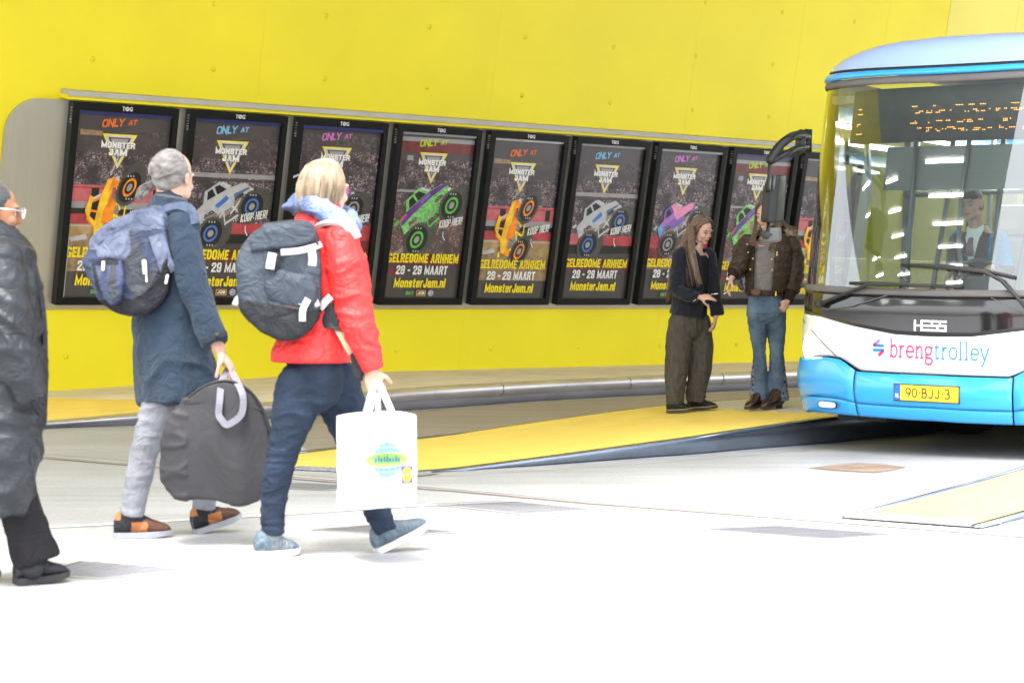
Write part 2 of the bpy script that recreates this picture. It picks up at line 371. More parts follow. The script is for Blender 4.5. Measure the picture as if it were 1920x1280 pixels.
M_yellow_dim = mat('yellow_seam', (.79, .66, .012), rough=.6, var=.05)
M_yground = mat('yellow_ground_coating', (.87, .635, .13), rough=.55, var=.06, vscale=2.5, bump=.15, bscale=90)
M_beige = mat('beige_paving', (.72, .635, .56), rough=.7, var=.12, vscale=2, bump=.15, bscale=50)
M_pale = mat('pale_concrete', (.55, .52, .46), rough=.7, var=.08, vscale=3, bump=.1, bscale=60)
M_kerb = mat('steel_kerb', (.62, .58, .62), rough=.34, metal=.8, var=.14, vscale=1.5, stretch=(1, 1, 6), bump=.05, bscale=14)
M_ikerb = mat('steel_kerb_dark_reflection', (.26, .30, .36), rough=.24, metal=.9, var=.12, vscale=1.5, stretch=(1, 1, 6), bump=.05, bscale=14)  # island kerb steel, dark reflections put into its base colour
M_steel = mat('brushed_aluminium', (.60, .58, .54), rough=.36, metal=.85, var=.025, vscale=2, stretch=(9, .4, 1), bump=.012, bscale=14)
M_grey = mat('grey_rail', (.42, .42, .44), rough=.5, var=.08, vscale=3)
M_black = mat('black_powder_coat', (.006, .006, .007), rough=.45, var=.2, vscale=4, spec=.22)
M_joint = mat('rusty_joint', (.22, .13, .09), rough=.8, var=.3, vscale=9)
M_rust = mat('rust', (.26, .19, .14), rough=.9, var=.3, vscale=5, bump=.3, bscale=40)
M_grate = mat('iron_grate', (.15, .15, .18), rough=.6, metal=0, var=.2, vscale=8)
M_line = mat('white_road_paint', (.80, .80, .79), rough=.6, var=.04)
M_tact = mat('ribbed_steel', (.5, .5, .52), rough=.4, metal=.6)
M_bolt = mat('bolt_steel', (.6, .6, .6), rough=.3, metal=1)

# ================================================================== ground: one sheet
g = MB(); xs = [-400, -60, -20, -8, 0, 8, 20, 60, 400]; ys = [-400, -60, -10, 4, 10, 16, 24, 40, 120, 400]
n = len(xs); g.add([(x, y, 0) for y in ys for x in xs], [(j*n+i, j*n+i+1, (j+1)*n+i+1, (j+1)*n+i) for j in range(len(ys)-1) for i in range(n-1)], 0, False)
g.build('ground', M_ground, kind='structure')
def strip(pts, w, z, name, m, **k):
    P = [Vector((p[0], p[1], z)) for p in pts]; mb = MB(); L = []
    for i, p in enumerate(P):
        t = (P[min(i+1, len(P)-1)]-P[max(i-1, 0)]).normalized(); s = Vector((-t.y, t.x, 0))*w/2; L.append((p+s, p-s))
    mb.add([q for pr in L for q in pr], [(2*i, 2*i+2, 2*i+3, 2*i+1) for i in range(len(P)-1)], 0, False)
    return mb.build(name, m, kind='structure', **k)
jp = [gnd(x, y) for x, y in ((-200, 838), (80, 859), (330, 880), (620, 904), (860, 922), (1100, 944), (1500, 975), (1920, 1008), (2200, 1030))]
strip(jp, .030, .004, 'expansion_joint', M_joint)
strip([p+Vector((.02, .16, 0)) for p in jp], .055, .0036, 'joint_cover', M_pale)
strip([p+Vector((.03, .27, 0)) for p in jp[:4]], .012, .0042, 'expansion_joint', M_joint)
strip([gnd(x, y) for x, y in ((760, 897), (1000, 884), (1200, 871), (1400, 855), (1560, 840))], .010, .004, 'joint_line', M_joint)
strip([gnd(x, y) for x, y in ((-200, 996), (120, 988), (480, 968), (760, 950), (1000, 938))], .055, .004, 'road_line', M_line)
strip([gnd(x, y) for x, y in ((520, 1262), (900, 1222), (1300, 1184), (1920, 1130))], .05, .004, 'road_line', M_line)
rp = [gnd(x, y) for x, y in ((1515, 878), (1560, 872), (1610, 868.5), (1660, 871), (1700, 876), (1672, 882), (1640, 886.5), (1580, 883))]
MB().add([(p.x, p.y, .004) for p in rp], [tuple(range(len(rp)))], 0, False).build('rust_stain', M_rust, kind='structure')

def grate(q, label, nb=17, rows=1):
    """square drain cover let into the ground: rim and a lattice of bars"""
    q = [Vector((p.x, p.y, 0)) for p in q]; c = sum(q, Vector())/4
    r = empty('drain_cover', c, label=label, cat='drain cover', group='drain covers in the pavement')
    def f(u, v): return q[0]*(1-u)*(1-v)+q[1]*u*(1-v)+q[2]*u*v+q[3]*(1-u)*v-c
    def bar(mb, u0, v0, u1, v1, z): mb.add([f(*a)+Vector((0, 0, z)) for a in ((u0, v0), (u1, v0), (u1, v1), (u0, v1))], [(0, 1, 2, 3)], 0, False)
    rim = MB(); e = .025
    for a in ((0, 0, 1, e), (0, 1-e, 1, 1), (0, e, e, 1-e), (1-e, e, 1, 1-e)): bar(rim, *a, .006)
    rim.build('rim', M_pale, r, fix=False)
    s = MB()
    for i in range(nb):
        a = e+(1-2*e)*i/nb; bar(s, a, e, a+(1-2*e)/nb*.5, 1-e, .0045)
    for i in range(rows*6):
        a = e+(1-2*e)*i/(rows*6); bar(s, e, a, 1-e, a+.012, .0055)
    s.build('lattice', M_grate, r, fix=False)
grate([gnd(55, 1078), gnd(150, 1051), gnd(372, 1069), gnd(190, 1086)], 'square drain cover beside the shoe of the woman in the long black coat')
grate([gnd(575, 993), gnd(700, 983), gnd(875, 998), gnd(745, 1005)], 'square drain cover under the stepping grey trainers of the woman in red')
grate([gnd(795, 945), gnd(940, 938), gnd(1135, 956), gnd(985, 966)], 'square drain cover just right of the white shopping bag')
grate([gnd(1285, 992), gnd(1462, 985), gnd(1705, 1003), gnd(1560, 1013)], 'square drain cover in front of the right-hand ramp, nearest the bus')
grate([gnd(470, 913), gnd(560, 905), gnd(720, 912), gnd(610, 920)], 'square drain cover behind the white shopping bag, near the ramp toe')

# ================================================================== leaning yellow wall; (u, v, out) = along, up the slope, out of it
TH, LEAN = R(38.7), .2
WA = Vector(((90-CX)/FPX*23.7, 23.7, .06))
Wd = Vector((math.cos(TH), math.sin(TH), 0)); Wn = Vector((math.sin(TH), -math.cos(TH), 0))
Wv = (Wn*LEAN+Vector((0, 0, 1))).normalized(); Wo = Wd.cross(Wv)
WM = Matrix(((Wd.x, Wv.x, Wo.x, WA.x), (Wd.y, Wv.y, Wo.y, WA.y), (Wd.z, Wv.z, Wo.z, WA.z), (0, 0, 0, 1)))
wall = empty('leaning_wall', mat=WM, label='tall leaning wall painted bright yellow behind the row of posters', cat='wall')
w = MB(); w.box((-4.5, -.6, -.5), (15.25, 8.4, 0), 0)
for i in range(-3, 9):
    for v, o in ((4.755, .16), (3.965, .19), (.42, .19), (5.54, .16), (6.33, .16)):
        u = 1.61*i+o+(1.61 if v == 4.755 else 0)-(.045 if v == 4.755 else 0)
        if u > 15: continue
        w.tube([(u, v, .0), (u, v, .004)], [.034, .028], n=12, m=1); w.tube([(u+.004, v-.004, .004), (u+.004, v-.004, .0055)], .02, n=12, m=0)
for u in (-5, -1.2, 2.45, 6.1, 9.75, 11.9, 13.8): w.box((u, -.2, 0), (u+.006, 8.3, .0012), 1)
for u0, u1, v in ((5.6, 11.9, 3.87+.55), (2.45, 6.1, 5.1)): w.box((u0, v, 0), (u1, v+.004, .001), 1)
w.build('wall_face', [M_yellow, M_yellow_dim], wall)
w2 = MB(); w2.box((15.256, -.6, -.5), (27, 8.4, .003), 0); w2.box((17, -.2, .003), (17.008, 8.3, .0045), 1); w2.build('end_panel', [M_yellow_pale, M_yellow_dim], wall, label='paler beige-yellow stretch of wall above the bus')

# canopy over the bus lanes: yellow underside, fascia, overhead lamp strips (out of the frame; seen in the windscreen)
ca = empty('station_canopy', mat=Matrix.Translation(WA), label='broad canopy with yellow underside over the bus lanes', cat='canopy')
def wl(u, o, z): return Wd*u+Wn*o+Vector((0, 0, z))
cb = MB(); DEPTH = 15.3
Z0 = 7.3
def slab(u0, u1, m, name, o0=-2, o1=None):
    o1 = o1 or DEPTH; zf = lambda o: Z0+.9*(o+2)/(DEPTH+2)
    cb = MB(); top = [wl(u0, o0, zf(o0)), wl(u1, o0, zf(o0)), wl(u1, o1, zf(o1)), wl(u0, o1, zf(o1))]
    cb.add(top+[p+Vector((0, 0, .6)) for p in top], [(3, 2, 1, 0), (4, 5, 6, 7), (0, 1, 5, 4), (1, 2, 6, 5), (2, 3, 7, 6), (3, 0, 4, 7)], 0, False); return cb.build(name, m, ca)
M_ceil = mat('slatted_ceiling', (.34, .34, .33), rough=.6, stretch=(1, 14, 1), var=.3)
slab(-11, 27, M_yellow, 'canopy_slab', -2, 6); slab(-11, 27, M_ceil, 'canopy_slab', 6.01); slab(-34, -11.01, M_ceil, 'canopy_slab')
M_strip = mat('lamp_strip', (1, .99, .96), emit=9, var=.01)
for i in range(7):
    for j in range(3):
        u_ = -13-2.6*i-.8*(j % 2); o_ = 2.2+3.9*j; q = [wl(u_, o_, Z0+.051*(o_+2)-.02), wl(u_, o_+1.5, Z0+.051*(o_+3.5)-.02)]; lb = MB(); sdv = Wd*.05
        lb.add([q[0]-sdv, q[1]-sdv, q[1]+sdv, q[0]+sdv]+[p+Vector((0, 0, -.05)) for p in (q[0]-sdv, q[1]-sdv, q[1]+sdv, q[0]+sdv)], [(0, 1, 2, 3), (7, 6, 5, 4), (0, 4, 5, 1), (1, 5, 6, 2), (2, 6, 7, 3), (3, 7, 4, 0)], 0, False); lb.build('lamp_strip', M_strip, ca)

# ---- backing panel, rail
pan = empty('backing_panel', mat=WM, label='brushed aluminium panel behind the poster cases with rounded left end', cat='panel')
o = [(14, 1.0), (14, 3.47)]+[(-.42-.42*math.sin(R(a)), 3.05+.42*math.cos(R(a))) for a in range(0, 91, 10)]+[(-.86, 1.0)]
pb = MB(); pb.prism(o, .001, .03); pb.build('panel_sheet', M_steel, pan)
rail = empty('top_rail', mat=WM, label='long grey metal rail above the row of posters', cat='rail')
rb = MB(); rb.box((-.18, 3.545, 0), (14, 3.60, .24), 0); rb.box((-.18, 3.50, 0), (14, 3.545, .20), 1); rb.build('rail_profile', [M_grey, M_yellow], rail)

# ================================================================== poster cases
M_paper = mat('poster_dark_print', (.066, .055, .062), rough=.3, var=.2, vscale=1.5, coat=.35)
M_low = mat('poster_lower_print', (.062, .056, .056), rough=.3, var=.12, vscale=3, coat=.35)
PM = {'dark': M_paper, 'low': M_low}
def pm(k, c, rough=.32, var=.1, vscale=8, **kw): PM[k] = mat('print_'+k, c, rough=rough, var=var, vscale=vscale, coat=.3, **kw)
pm('white', (.80, .79, .80), var=.03); pm('yel', (.86, .68, .02), var=.04); pm('gold', (.80, .55, .05)); pm('grey', (.30, .29, .31)); pm('silver', (.55, .54, .56))
pm('blk', (.014, .013, .014)); pm('tyre', (.045, .042, .042), col2=(.10, .095, .09), vscale=60); pm('red', (.42, .055, .07), var=.25); pm('dred', (.16, .03, .035), var=.3)
pm('pinkred', (.52, .13, .15), var=.2); pm('dirt', (.30, .19, .09), col2=(.50, .35, .17), vscale=7); pm('dirt2', (.20, .13, .07), col2=(.36, .25, .14), vscale=12)
pm('orange', (.82, .24, .02), var=.25, vscale=10); pm('flame', (.86, .50, .03), var=.2); pm('o_txt', (.80, .17, .03)); pm('b_txt', (.20, .48, .80)); pm('p_txt', (.62, .17, .55)); pm('g_txt', (.46, .62, .03))
pm('steelblue', (.36, .38, .44), col2=(.50, .52, .58), vscale=14); pm('dkblue', (.10, .13, .22)); pm('blue', (.06, .16, .52)); pm('strip', (.02, .025, .16))
pm('green', (.05, .36, .06), col2=(.30, .62, .22), vscale=22); pm('green2', (.10, .48, .07)); pm('purple', (.13, .04, .26), var=.3); pm('lilac', (.36, .16, .52)); pm('pink', (.72, .26, .45)); pm('violet', (.20, .11, .45)); pm('cyan', (.12, .40, .62))
pm('lightgrey', (.45, .44, .47)); pm('bkt', (.16, .42, .14)); pm('jcb', (.80, .42, .04)); pm('ring', (.16, .13, .36)); pm('frame_mix', (.10, .09, .08), col2=(.42, .36, .30), vscale=45)
pm('gmix', (.06, .20, .05), col2=(.42, .55, .30), vscale=50); pm('dust', (.42, .22, .38), col2=(.10, .06, .10), vscale=60)
PM['crowd'] = crowd_mat('print_crowd', (.040, .031, .040), [(.13, .10, .12), (.22, .17, .19), (.08, .09, .22), (.34, .28, .30), (.20, .07, .08), (.50, .45, .46), (.26, .17, .09)], 62, .35)
PM['crowd2'] = crowd_mat('print_crowd_bright', (.070, .050, .05), [(.28, .14, .05), (.12, .10, .16), (.38, .20, .08), (.05, .06, .22), (.45, .38, .34), (.24, .05, .04), (.16, .13, .11)], 62, .18)
PM['haze'] = crowd_mat('print_stand_haze', (.060, .048, .056), [(.10, .09, .10), (.14, .115, .12), (.085, .072, .09)], 30, .45)

def wheel(p, x, y, rx, ry, rim, rot=0.0, back=None):
    if back: p.oval(x+back[0], y+back[1], rx*.97, ry*.97, 'blk', rot=rot); p.oval(x+back[0]+.01, y+back[1], rx*.5, ry*.5, 'grey', rot=rot); p.oval(x+back[0]+.01, y+back[1], rx*.38, ry*.38, 'blk', rot=rot)
    n = 30; a = np.linspace(0, 2*math.pi, n*2, endpoint=False); k = np.where(np.arange(n*2) % 2 == 0, 1.0, .93)
    c, s = math.cos(rot), math.sin(rot); q = np.stack([rx*k*np.cos(a), ry*k*np.sin(a)], 1) @ np.array([[c, s], [-s, c]])+[x, y]
    p.poly(q, 'tyre'); p.oval(x, y, rx*.78, ry*.78, 'frame_mix' if False else 'blk', rot=rot); p.oval(x-.004, y, rx*.48, ry*.48, rim, rot=rot, ri=.72); p.oval(x-.004, y, rx*.2, ry*.2, 'grey', rot=rot)
    for t in (-.5, 0, .5): p.rect(x+t*rx*.36-.006, y+ry*.62, x+t*rx*.36+.006, y+ry*.72, 'silver'); p.rect(x+t*rx*.36-.006, y-ry*.72, x+t*rx*.36+.006, y-ry*.62, 'silver')
def truck(p, T, body, body2, trim, rim, win='blk', stripes=()):
    """generic big-wheeled truck seen from the side and front, T maps truck coordinates onto the sheet"""
    rot = T[4]; c, s = math.cos(rot), math.sin(rot)
    def t(x, y): return (T[0]+(x*c-y*s)*T[2], T[1]+(x*s+y*c)*T[3])
    P = lambda pts, col: p.poly([t(*q) for q in pts], col)
    wb = [t(-.36+.13, -.33-.02), t(.42+.13, -.27-.03)]; wf = [t(-.36, -.31), t(.42, -.27)]
    R_ = .25
    for (x, y) in wb: p.oval(x, y, R_*T[2]*.9, R_*T[3]*.95, 'tyre', rot=rot*.3); p.oval(x, y, R_*T[2]*.45, R_*T[3]*.5, 'blk', rot=rot*.3)
    # chassis tubes and shocks
    P([(-.40, -.20), (.42, -.18), (.46, -.05), (-.42, -.06)], 'frame_mix' if rim != 'green2' else 'gmix')
    for a, b in (((-.4, -.06), (-.2, -.32)), ((-.1, -.32), (-.02, -.06)), ((.1, -.06), (.22, -.3)), ((.42, -.3), (.36, -.05)), ((-.3, -.3), (.3, -.27)), ((-.2, -.2), (.05, -.06)), ((.05, -.2), (.3, -.08))):
        p.line([t(*a), t(*b)], .014, trim)
    # body
    P([(-.50, -.10), (-.47, .10), (-.30, .15), (-.20, .31), (.08, .33), (.20, .17), (.46, .12), (.53, .0), (.50, -.10), (.40, -.10), (.36, -.0), (.22, -.0), (.15, -.11), (-.14, -.11), (-.20, -.0), (-.34, -.0), (-.40, -.10)], body)
    P([(-.47, .03), (-.45, .11), (-.28, .16), (.18, .165), (.46, .115), (.51, .04), (.2, .07), (-.2, .06)], body2)
    P([(-.22, .17), (-.16, .28), (-.07, .29), (-.06, .17)], win); P([(-.03, .17), (-.03, .295), (.06, .29), (.14, .17)], win)
    P([(.10, .30), (.18, .18), (.24, .17), (.13, .31)], 'silver')
    P([(.47, -.07), (.55, -.06), (.55, -.02), (.5, .0)], 'silver'); P([(-.54, .10), (-.46, .12), (-.46, .16), (-.56, .15)], trim)
    for a in stripes: P(a[0], a[1])
    for (x, y) in wf: wheel(p, x, y, R_*T[2], R_*T[3]*1.04, rim, rot*.3)

def poster_art(kind, dy):
    p = Print(); Y = lambda y: 1-y-dy      # picture rows run downward
    p.rect(0, 0, 1, 1, 'dark')
    def band(y0, y1, c, s=0.0): p.poly([(0, Y(y1)), (1, Y(y1)+s), (1, Y(y0)+s), (0, Y(y0))], c)
    if kind == 'orange':
        band(.10, .40, 'haze'); band(.22, .40, 'crowd'); p.poly([(.05, Y(.10)), (.28, Y(.105)), (.28, Y(.15)), (.05, Y(.145))], 'dirt2'); band(.13, .16, 'dark')
        band(.395, .49, 'pinkred', -.0); band(.405, .415, 'red'); p.rect(.22, Y(.48), .30, Y(.41), 'blk'); p.rect(.88, Y(.48), .95, Y(.41), 'blk'); band(.485, .55, 'grey'); band(.52, .56, 'blk')
        band(.55, .61, 'red'); band(.605, .76, 'dirt'); band(.612, .618, 'lightgrey'); p.poly([(0, Y(.70)), (.3, Y(.64)), (1, Y(.72)), (1, Y(.80)), (0, Y(.80))], 'dirt2'); p.poly([(.02, Y(.68)), (.2, Y(.66)), (.22, Y(.685)), (.05, Y(.70))], 'lightgrey'); band(.79, .86, 'dirt2')
    elif kind == 'blue':
        band(.16, .66, 'crowd'); band(.10, .22, 'haze'); band(.30, .325, 'grey'); band(.33, .345, 'dark'); band(.585, .655, 'red', .01); p.oval(.10, Y(.60), .2, .035, 'pinkred'); band(.64, .74, 'blk'); band(.70, .75, 'dark', .01); band(.745, .80, 'dred', .0); p.line([(.85, Y(.30)), (.98, Y(.62))], .006, 'grey')
    elif kind == 'pink':
        band(.14, .60, 'crowd'); band(.05, .13, 'haze'); band(.58, .67, 'red', .01); band(.66, .74, 'dred'); p.poly([(.30, Y(.74)), (.42, Y(.60)), (.62, Y(.62)), (.66, Y(.76))], 'dust'); band(.745, .80, 'dirt2')
    else:
        band(.03, .07, 'grey'); band(.055, .12, 'dred'); band(.12, .17, 'dark'); band(.16, .46, 'crowd'); band(.44, .76, 'crowd2'); p.rect(.12, Y(.17), .2, Y(.14), 'grey'); p.rect(.02, Y(.36), .32, Y(.345), 'grey'); p.line([(.0, Y(.76)), (.26, Y(.68))], .01, 'grey'); p.line([(.02, Y(.77)), (.30, Y(.685))], .008, 'grey'); band(.735, .80, 'dred'); p.rect(0, Y(.87), .25, Y(.82), 'dred')
    band(.865, 1.0-dy if dy > 0 else 1.0, 'low')
    col = {'orange': 'o_txt', 'blue': 'b_txt', 'pink': 'p_txt', 'green': 'g_txt'}[kind]
    p.block('ONLY', .27, Y(.086), .50, Y(.043), col, w=.24, shear=.25, rise=.05, asp=1.81, gap=.05); p.block('AT', .545, Y(.068), .635, Y(.040), col, w=.26, shear=.25, rise=.05, asp=1.81, gap=.05)
    # arena-show triangle
    tr = lambda k, c, dx=0, dyy=0: p.poly([(.465-.185*k+dx, Y(.118)-.0 if k == 1 else Y(.118+.024*(1-k)/.2*.42)), (.465+.185*k+dx, Y(.118) if k == 1 else Y(.118+.024*(1-k)/.2*.42)), (.465+dx, Y(.118+.185*(.5+.5*k) if k == 1 else .118+.185-.155*(1-k)*.62))], c)
    tr(1, 'yel'); tr(.86, 'silver'); tr(.66, 'dark'); tr(.52, 'grey')
    p.rect(.30, Y(.205), .63, Y(.158), 'blk') if False else None
    for o_, c_ in ((.006, 'blk'), (0, 'white')):
        p.block('MONSTER', .275+o_, Y(.193)-o_*.6, .635+o_, Y(.160)-o_*.6, c_, w=.33, asp=1.81, gap=.10); p.block('JAM', .36+o_, Y(.233)-o_*.6, .555+o_, Y(.199)-o_*.6, c_, w=.33, asp=1.81, gap=.10)
    if kind == 'orange':
        p.line([(.40, Y(.34)), (.46, Y(.25))], .012, 'lightgrey')
        truck(p, (.40, Y(.53), .64, .354, 1.40), 'orange', 'flame', 'yel', 'orange', stripes=[([(-.1, .1), (.2, .12), (.32, .02), (.1, .03)], 'flame'), ([(-.42, .0), (-.2, .02), (-.2, .06), (-.42, .06)], 'flame')])
        p.poly([(.16, Y(.535)), (.20, Y(.45)), (.235, Y(.455)), (.215, Y(.56)), (.30, Y(.60)), (.27, Y(.615)), (.19, Y(.57))], 'flame')
    elif kind == 'blue':
        truck(p, (.42, Y(.47), .68, .376, .52), 'steelblue', 'lightgrey', 'silver', 'blue', stripes=[([(-.10, -.02), (.12, .02), (.10, .09), (-.14, .04)], 'blue'), ([(.2, .0), (.48, .0), (.5, .03), (.22, .05)], 'dkblue')])
    elif kind == 'pink':
        truck(p, (.42, Y(.47), .65, .359, .56), 'violet', 'lilac', 'lightgrey', 'grey', stripes=[([(.0, .0), (.45, .0), (.5, .1), (.2, .16), (.08, .32), (-.02, .32)], 'pink'), ([(-.5, -.08), (-.36, -.0), (-.34, .12), (-.47, .1)], 'cyan')])
        for _ in range(90): x = random.uniform(.06, .9); y = random.gauss(.60, .09); p.rect(x, Y(y), x+.008, Y(y)+.004, random.choice(['p_txt', 'lightgrey', 'dirt']))
    else:
        truck(p, (.42, Y(.455), .73, .403, .70), 'green', 'purple', 'green2', 'green2', stripes=[([(-.46, .09), (-.30, .12), (-.30, .155), (-.44, .135)], 'pinkred'), ([(.0, .10), (.2, .10), (.2, .15), (.0, .15)], 'violet')])
    p.block('KOOP HIER!', .64, Y(.572), .945, Y(.525), 'white', w=.32, shear=.10, rise=.10, asp=1.81)
    p.line([(.70, Y(.59)), (.705, Y(.62)), (.735, Y(.645))], .008, 'white')
    p.block('GELREDOME ARNHEM', .005, Y(.784), .955, Y(.728), 'yel', w=.36, shear=.08, asp=1.81, gap=.12)
    p.block('28 - 29 MAART', .13, Y(.855), .82, Y(.801), 'white', w=.33, shear=.08, asp=1.81, gap=.14)
    p.block('MonsterJam.nl', .12, Y(.935), .81, Y(.878), 'yel', w=.32, shear=.10, asp=1.81, gap=.12)
    if dy < .01:
        p.block('BKT', .29, Y(.980), .395, Y(.958), 'bkt', w=.34, shear=.3, asp=1.81); p.rect(.43, Y(.985), .555, Y(.952), 'jcb'); p.rect(.438, Y(.981), .547, Y(.956), 'blk'); p.block('JCB', .447, Y(.977), .538, Y(.960), 'white', w=.3, asp=1.81); p.oval(.625, Y(.968), .034, .018, 'white'); p.oval(.625, Y(.968), .028, .015, 'ring'); p.oval(.622, Y(.968), .015, .007, 'white', ri=.6)
    return p
CW, CHH, PT = 1.385, 2.393, .12      # case width, height, depth
SEQ = ['orange', 'blue', 'pink', 'green']
PLAB = {'orange': 'orange truck', 'blue': 'grey-blue truck', 'pink': 'pink and purple truck', 'green': 'green truck'}
WHERE = ['leftmost poster case, orange truck print, behind the man with the ponytail', 'poster case with grey-blue truck between the man and the woman in red', 'poster case with pink text, mostly hidden behind the woman in the red jacket',
         'poster case with green truck just right of the woman in red', 'poster case with orange truck, fifth along, fully in view', 'poster case with grey-blue truck left of the young woman in the dark blazer',
         'poster case with pink and purple truck behind the young woman in the dark blazer', 'poster case with green truck behind the young woman in the brown jacket', 'rightmost poster case with orange truck, mostly hidden by the bus']
M_clear = glass_mat('poster_glazing', (1, 1, 1), refl=.9)
case_mesh = None
for i in range(9):
    u0 = -.075+1.5355*i; v0 = 1.074; kind = SEQ[i % 4]
    r = empty('poster_case', mat=WM @ Matrix.Translation((u0, v0, .03)), label=WHERE[i], cat='poster case', group='advertising poster cases on the yellow wall')
    mb = MB(); bl, br, bt, bb = .088, .072, .088, .088
    for lo, hi in (((0, 0), (bl, CHH)), ((CW-br, 0), (CW, CHH)), ((bl, 0), (CW-br, bb)), ((bl, CHH-bt), (CW-br, CHH))): mb.box((*lo, 0), (*hi, PT), 0)
    mb.box((bl+.0005, bb+.0005, .01), (CW-br-.0005, CHH-bt-.0005, .06), 0)
    if case_mesh is None: fr = mb.build('frame', M_black, r); case_mesh = fr.data
    else:
        fr = bpy.data.objects.new('frame', case_mesh); C.objects.link(fr); fr.parent = r
    dy = [0, .0, .0, .0, .028, .012, .0, .012, .028][i]; top_blue = i in (0, 1, 2, 7)
    pw, ph = CW-bl-br, CHH-bt-bb; art = poster_art(kind, dy)
    if top_blue: art.rect(0, 1-.018, 1, 1, 'strip')
    else: art.rect(0, 1-.014, 1, 1, 'grey' if i != 4 else 'lightgrey')
    if i == 0: art.rect(0, .0, .018, .33, 'lightgrey')
    # nothing may stick out of the sheet
    for it in range(len(art.items)):
        vs, fs, c, _ = art.items[it]; art.items[it] = (np.clip(vs, 0, 1), fs, c, _)
    art.build('poster', lambda x, y, z: Vector((bl+x*pw, bb+y*ph, .062+z)), PM, r, eps=.00022)
    lg = Print(); lg.text('T', .455, 0, .478, 1, 'white', bold=.03); lg.oval(.4995, .5, .019, .5, 'white', ri=.6); lg.oval(.4995, .5, .007, .2, 'white', ri=.4); lg.text('G', .52, 0, .55, 1, 'white', bold=.03)
    lg.build('operator_logo', lambda x, y, z: Vector((x*CW, CHH-.066+y*.05, PT+.001+z)), PM, r, eps=.0003)
    nb = Print(); nb.text('6811%02d' % (14+i), 0, 0, 1, 1, 'lightgrey', bold=.0)
    nb.build('case_number', lambda x, y, z: Vector((-.001-z, CHH-.25+x*.19, PT-.015-y*.05)) , PM, r, eps=.0003)

# ================================================================== walkway along the wall with its steel kerb
kb = [(-300, 824, .02), (90, 803, .062), (256, 797, .105), (512, 784, .150), (767, 769, .222), (1017, 751, .222), (1246, 739, .226), (1400, 731, .226), (1560, 722, .226), (1800, 709, .226), (2200, 690, .226)]
KP = [gnd(x, y)+Vector((0, 0, h)) for x, y, h in kb]
def wallz(u): return .06+.033*max(u, 0) if u < 4 else .192+.0
def wall_at(K):
    u = (K-WA).dot(Wd); z = min(wallz(u), K.z+.02); return WA+Wd*u+Wn*(LEAN*(z-WA.z)+.0)+Vector((0, 0, z-WA.z))
def sheet(seg, name, m, lab=None):
    mb = MB(); P = catmull(seg, 6); rows = []
    for K in P:
        W_ = wall_at(K); rows.append([K.lerp(W_, t) for t in (0, .33, .66, 1.02)])
    mb.rings([list(r) for r in rows], cap=False, closed=False); return mb.build(name, m, kind='structure')
mid = KP[3].lerp(KP[4], .04)
def bound(K0): return K0
P_all = catmull(KP, 6); cut = 18
y_, b_ = MB(), MB()
def row(K, sh): 
    W_ = wall_at(K+Wd*sh); return [K.lerp(W_, t) for t in (0, .33, .66, 1.02)]
y_.rings([row(K, -1.25*i/cut) for i, K in enumerate(P_all[:cut+1])], cap=False, closed=False); y_.build('yellow_walkway', M_yground, kind='structure')
b_.rings([row(K, -1.25*max(0, 1-(i/12))) for i, K in enumerate(P_all[cut:])], cap=False, closed=False); b_.build('beige_walkway', M_beige, kind='structure')
def kerb(P, prof, name, m, side=1, bolts=1.3, inner=.08, kind='structure'):
    mb = MB(); rows = []
    for i, K in enumerate(P):
        t = (P[min(i+1, len(P)-1)]-P[max(i-1, 0)]); t.z = 0; t.normalize(); s = Vector((t.y, -t.x, 0))*side
        rows.append([Vector((K.x, K.y, 0))+s*a+Vector((0, 0, z(K.z))) for a, z in prof])
    mb.rings(rows); o = mb.build(name, m, kind=kind)
    for p in o.data.polygons: p.use_smooth = True
    return o
bul = [(-.10, lambda h: h+.003), (.0, lambda h: h+.003), (.028, lambda h: h-.008), (.048, lambda h: h*.86), (.055, lambda h: h*.70), (.048, lambda h: h*.52), (.02, lambda h: h*.42), (.008, lambda h: h*.36), (.0, lambda h: h*.02), (-.10, lambda h: 0.0)]
kerb(P_all, bul, 'back_kerb', M_kerb)
bo = MB()
for i in range(16, len(P_all)-1, 3):
    K = P_all[i]; t = (P_all[i+1]-K); t.z = 0; t.normalize(); s = Vector((t.y, -t.x, 0)); q = Vector((K.x, K.y, K.z*.72))
    bo.tube([q+s*.05, q+s*.062], .012, n=8)
    if i % 6 == 4:
        rr = [Vector((K.x, K.y, 0))+s*(a+.003)+Vector((0, 0, z(K.z))) for a, z in bul[1:8]]; bo.rings([rr, [p+t*.012 for p in rr]], cap=False, closed=False, m=1)
bo.build('kerb_bolts', [M_bolt, M_black], kind='structure')

# bus lane between walkway and island, shade put into its darker brown colour
M_lane = mat('shaded_bus_lane', (.33, .285, .26), rough=.55, var=.14, vscale=1.6, stretch=(.5, 2.2, 1), bump=.12, bscale=60)
lp_ = [gnd(x, y) for x, y in ((512, 786), (640, 779), (767, 771), (1017, 753), (1246, 741), (1400, 733), (1560, 724), (1800, 711), (2200, 692))]
lq_ = [gnd(x, y) for x, y in ((590, 858), (660, 852), (850, 830), (1017, 806), (1237, 778), (1400, 762), (1560, 750), (1800, 740), (2200, 725))]
MB().rings([[a.lerp(b, t)+Vector((0, 0, .0012)) for t in (0, .25, .5, .75, 1)] for a, b in zip(lp_, lq_)], cap=False, closed=False).build('bus_lane', M_lane, kind='structure')

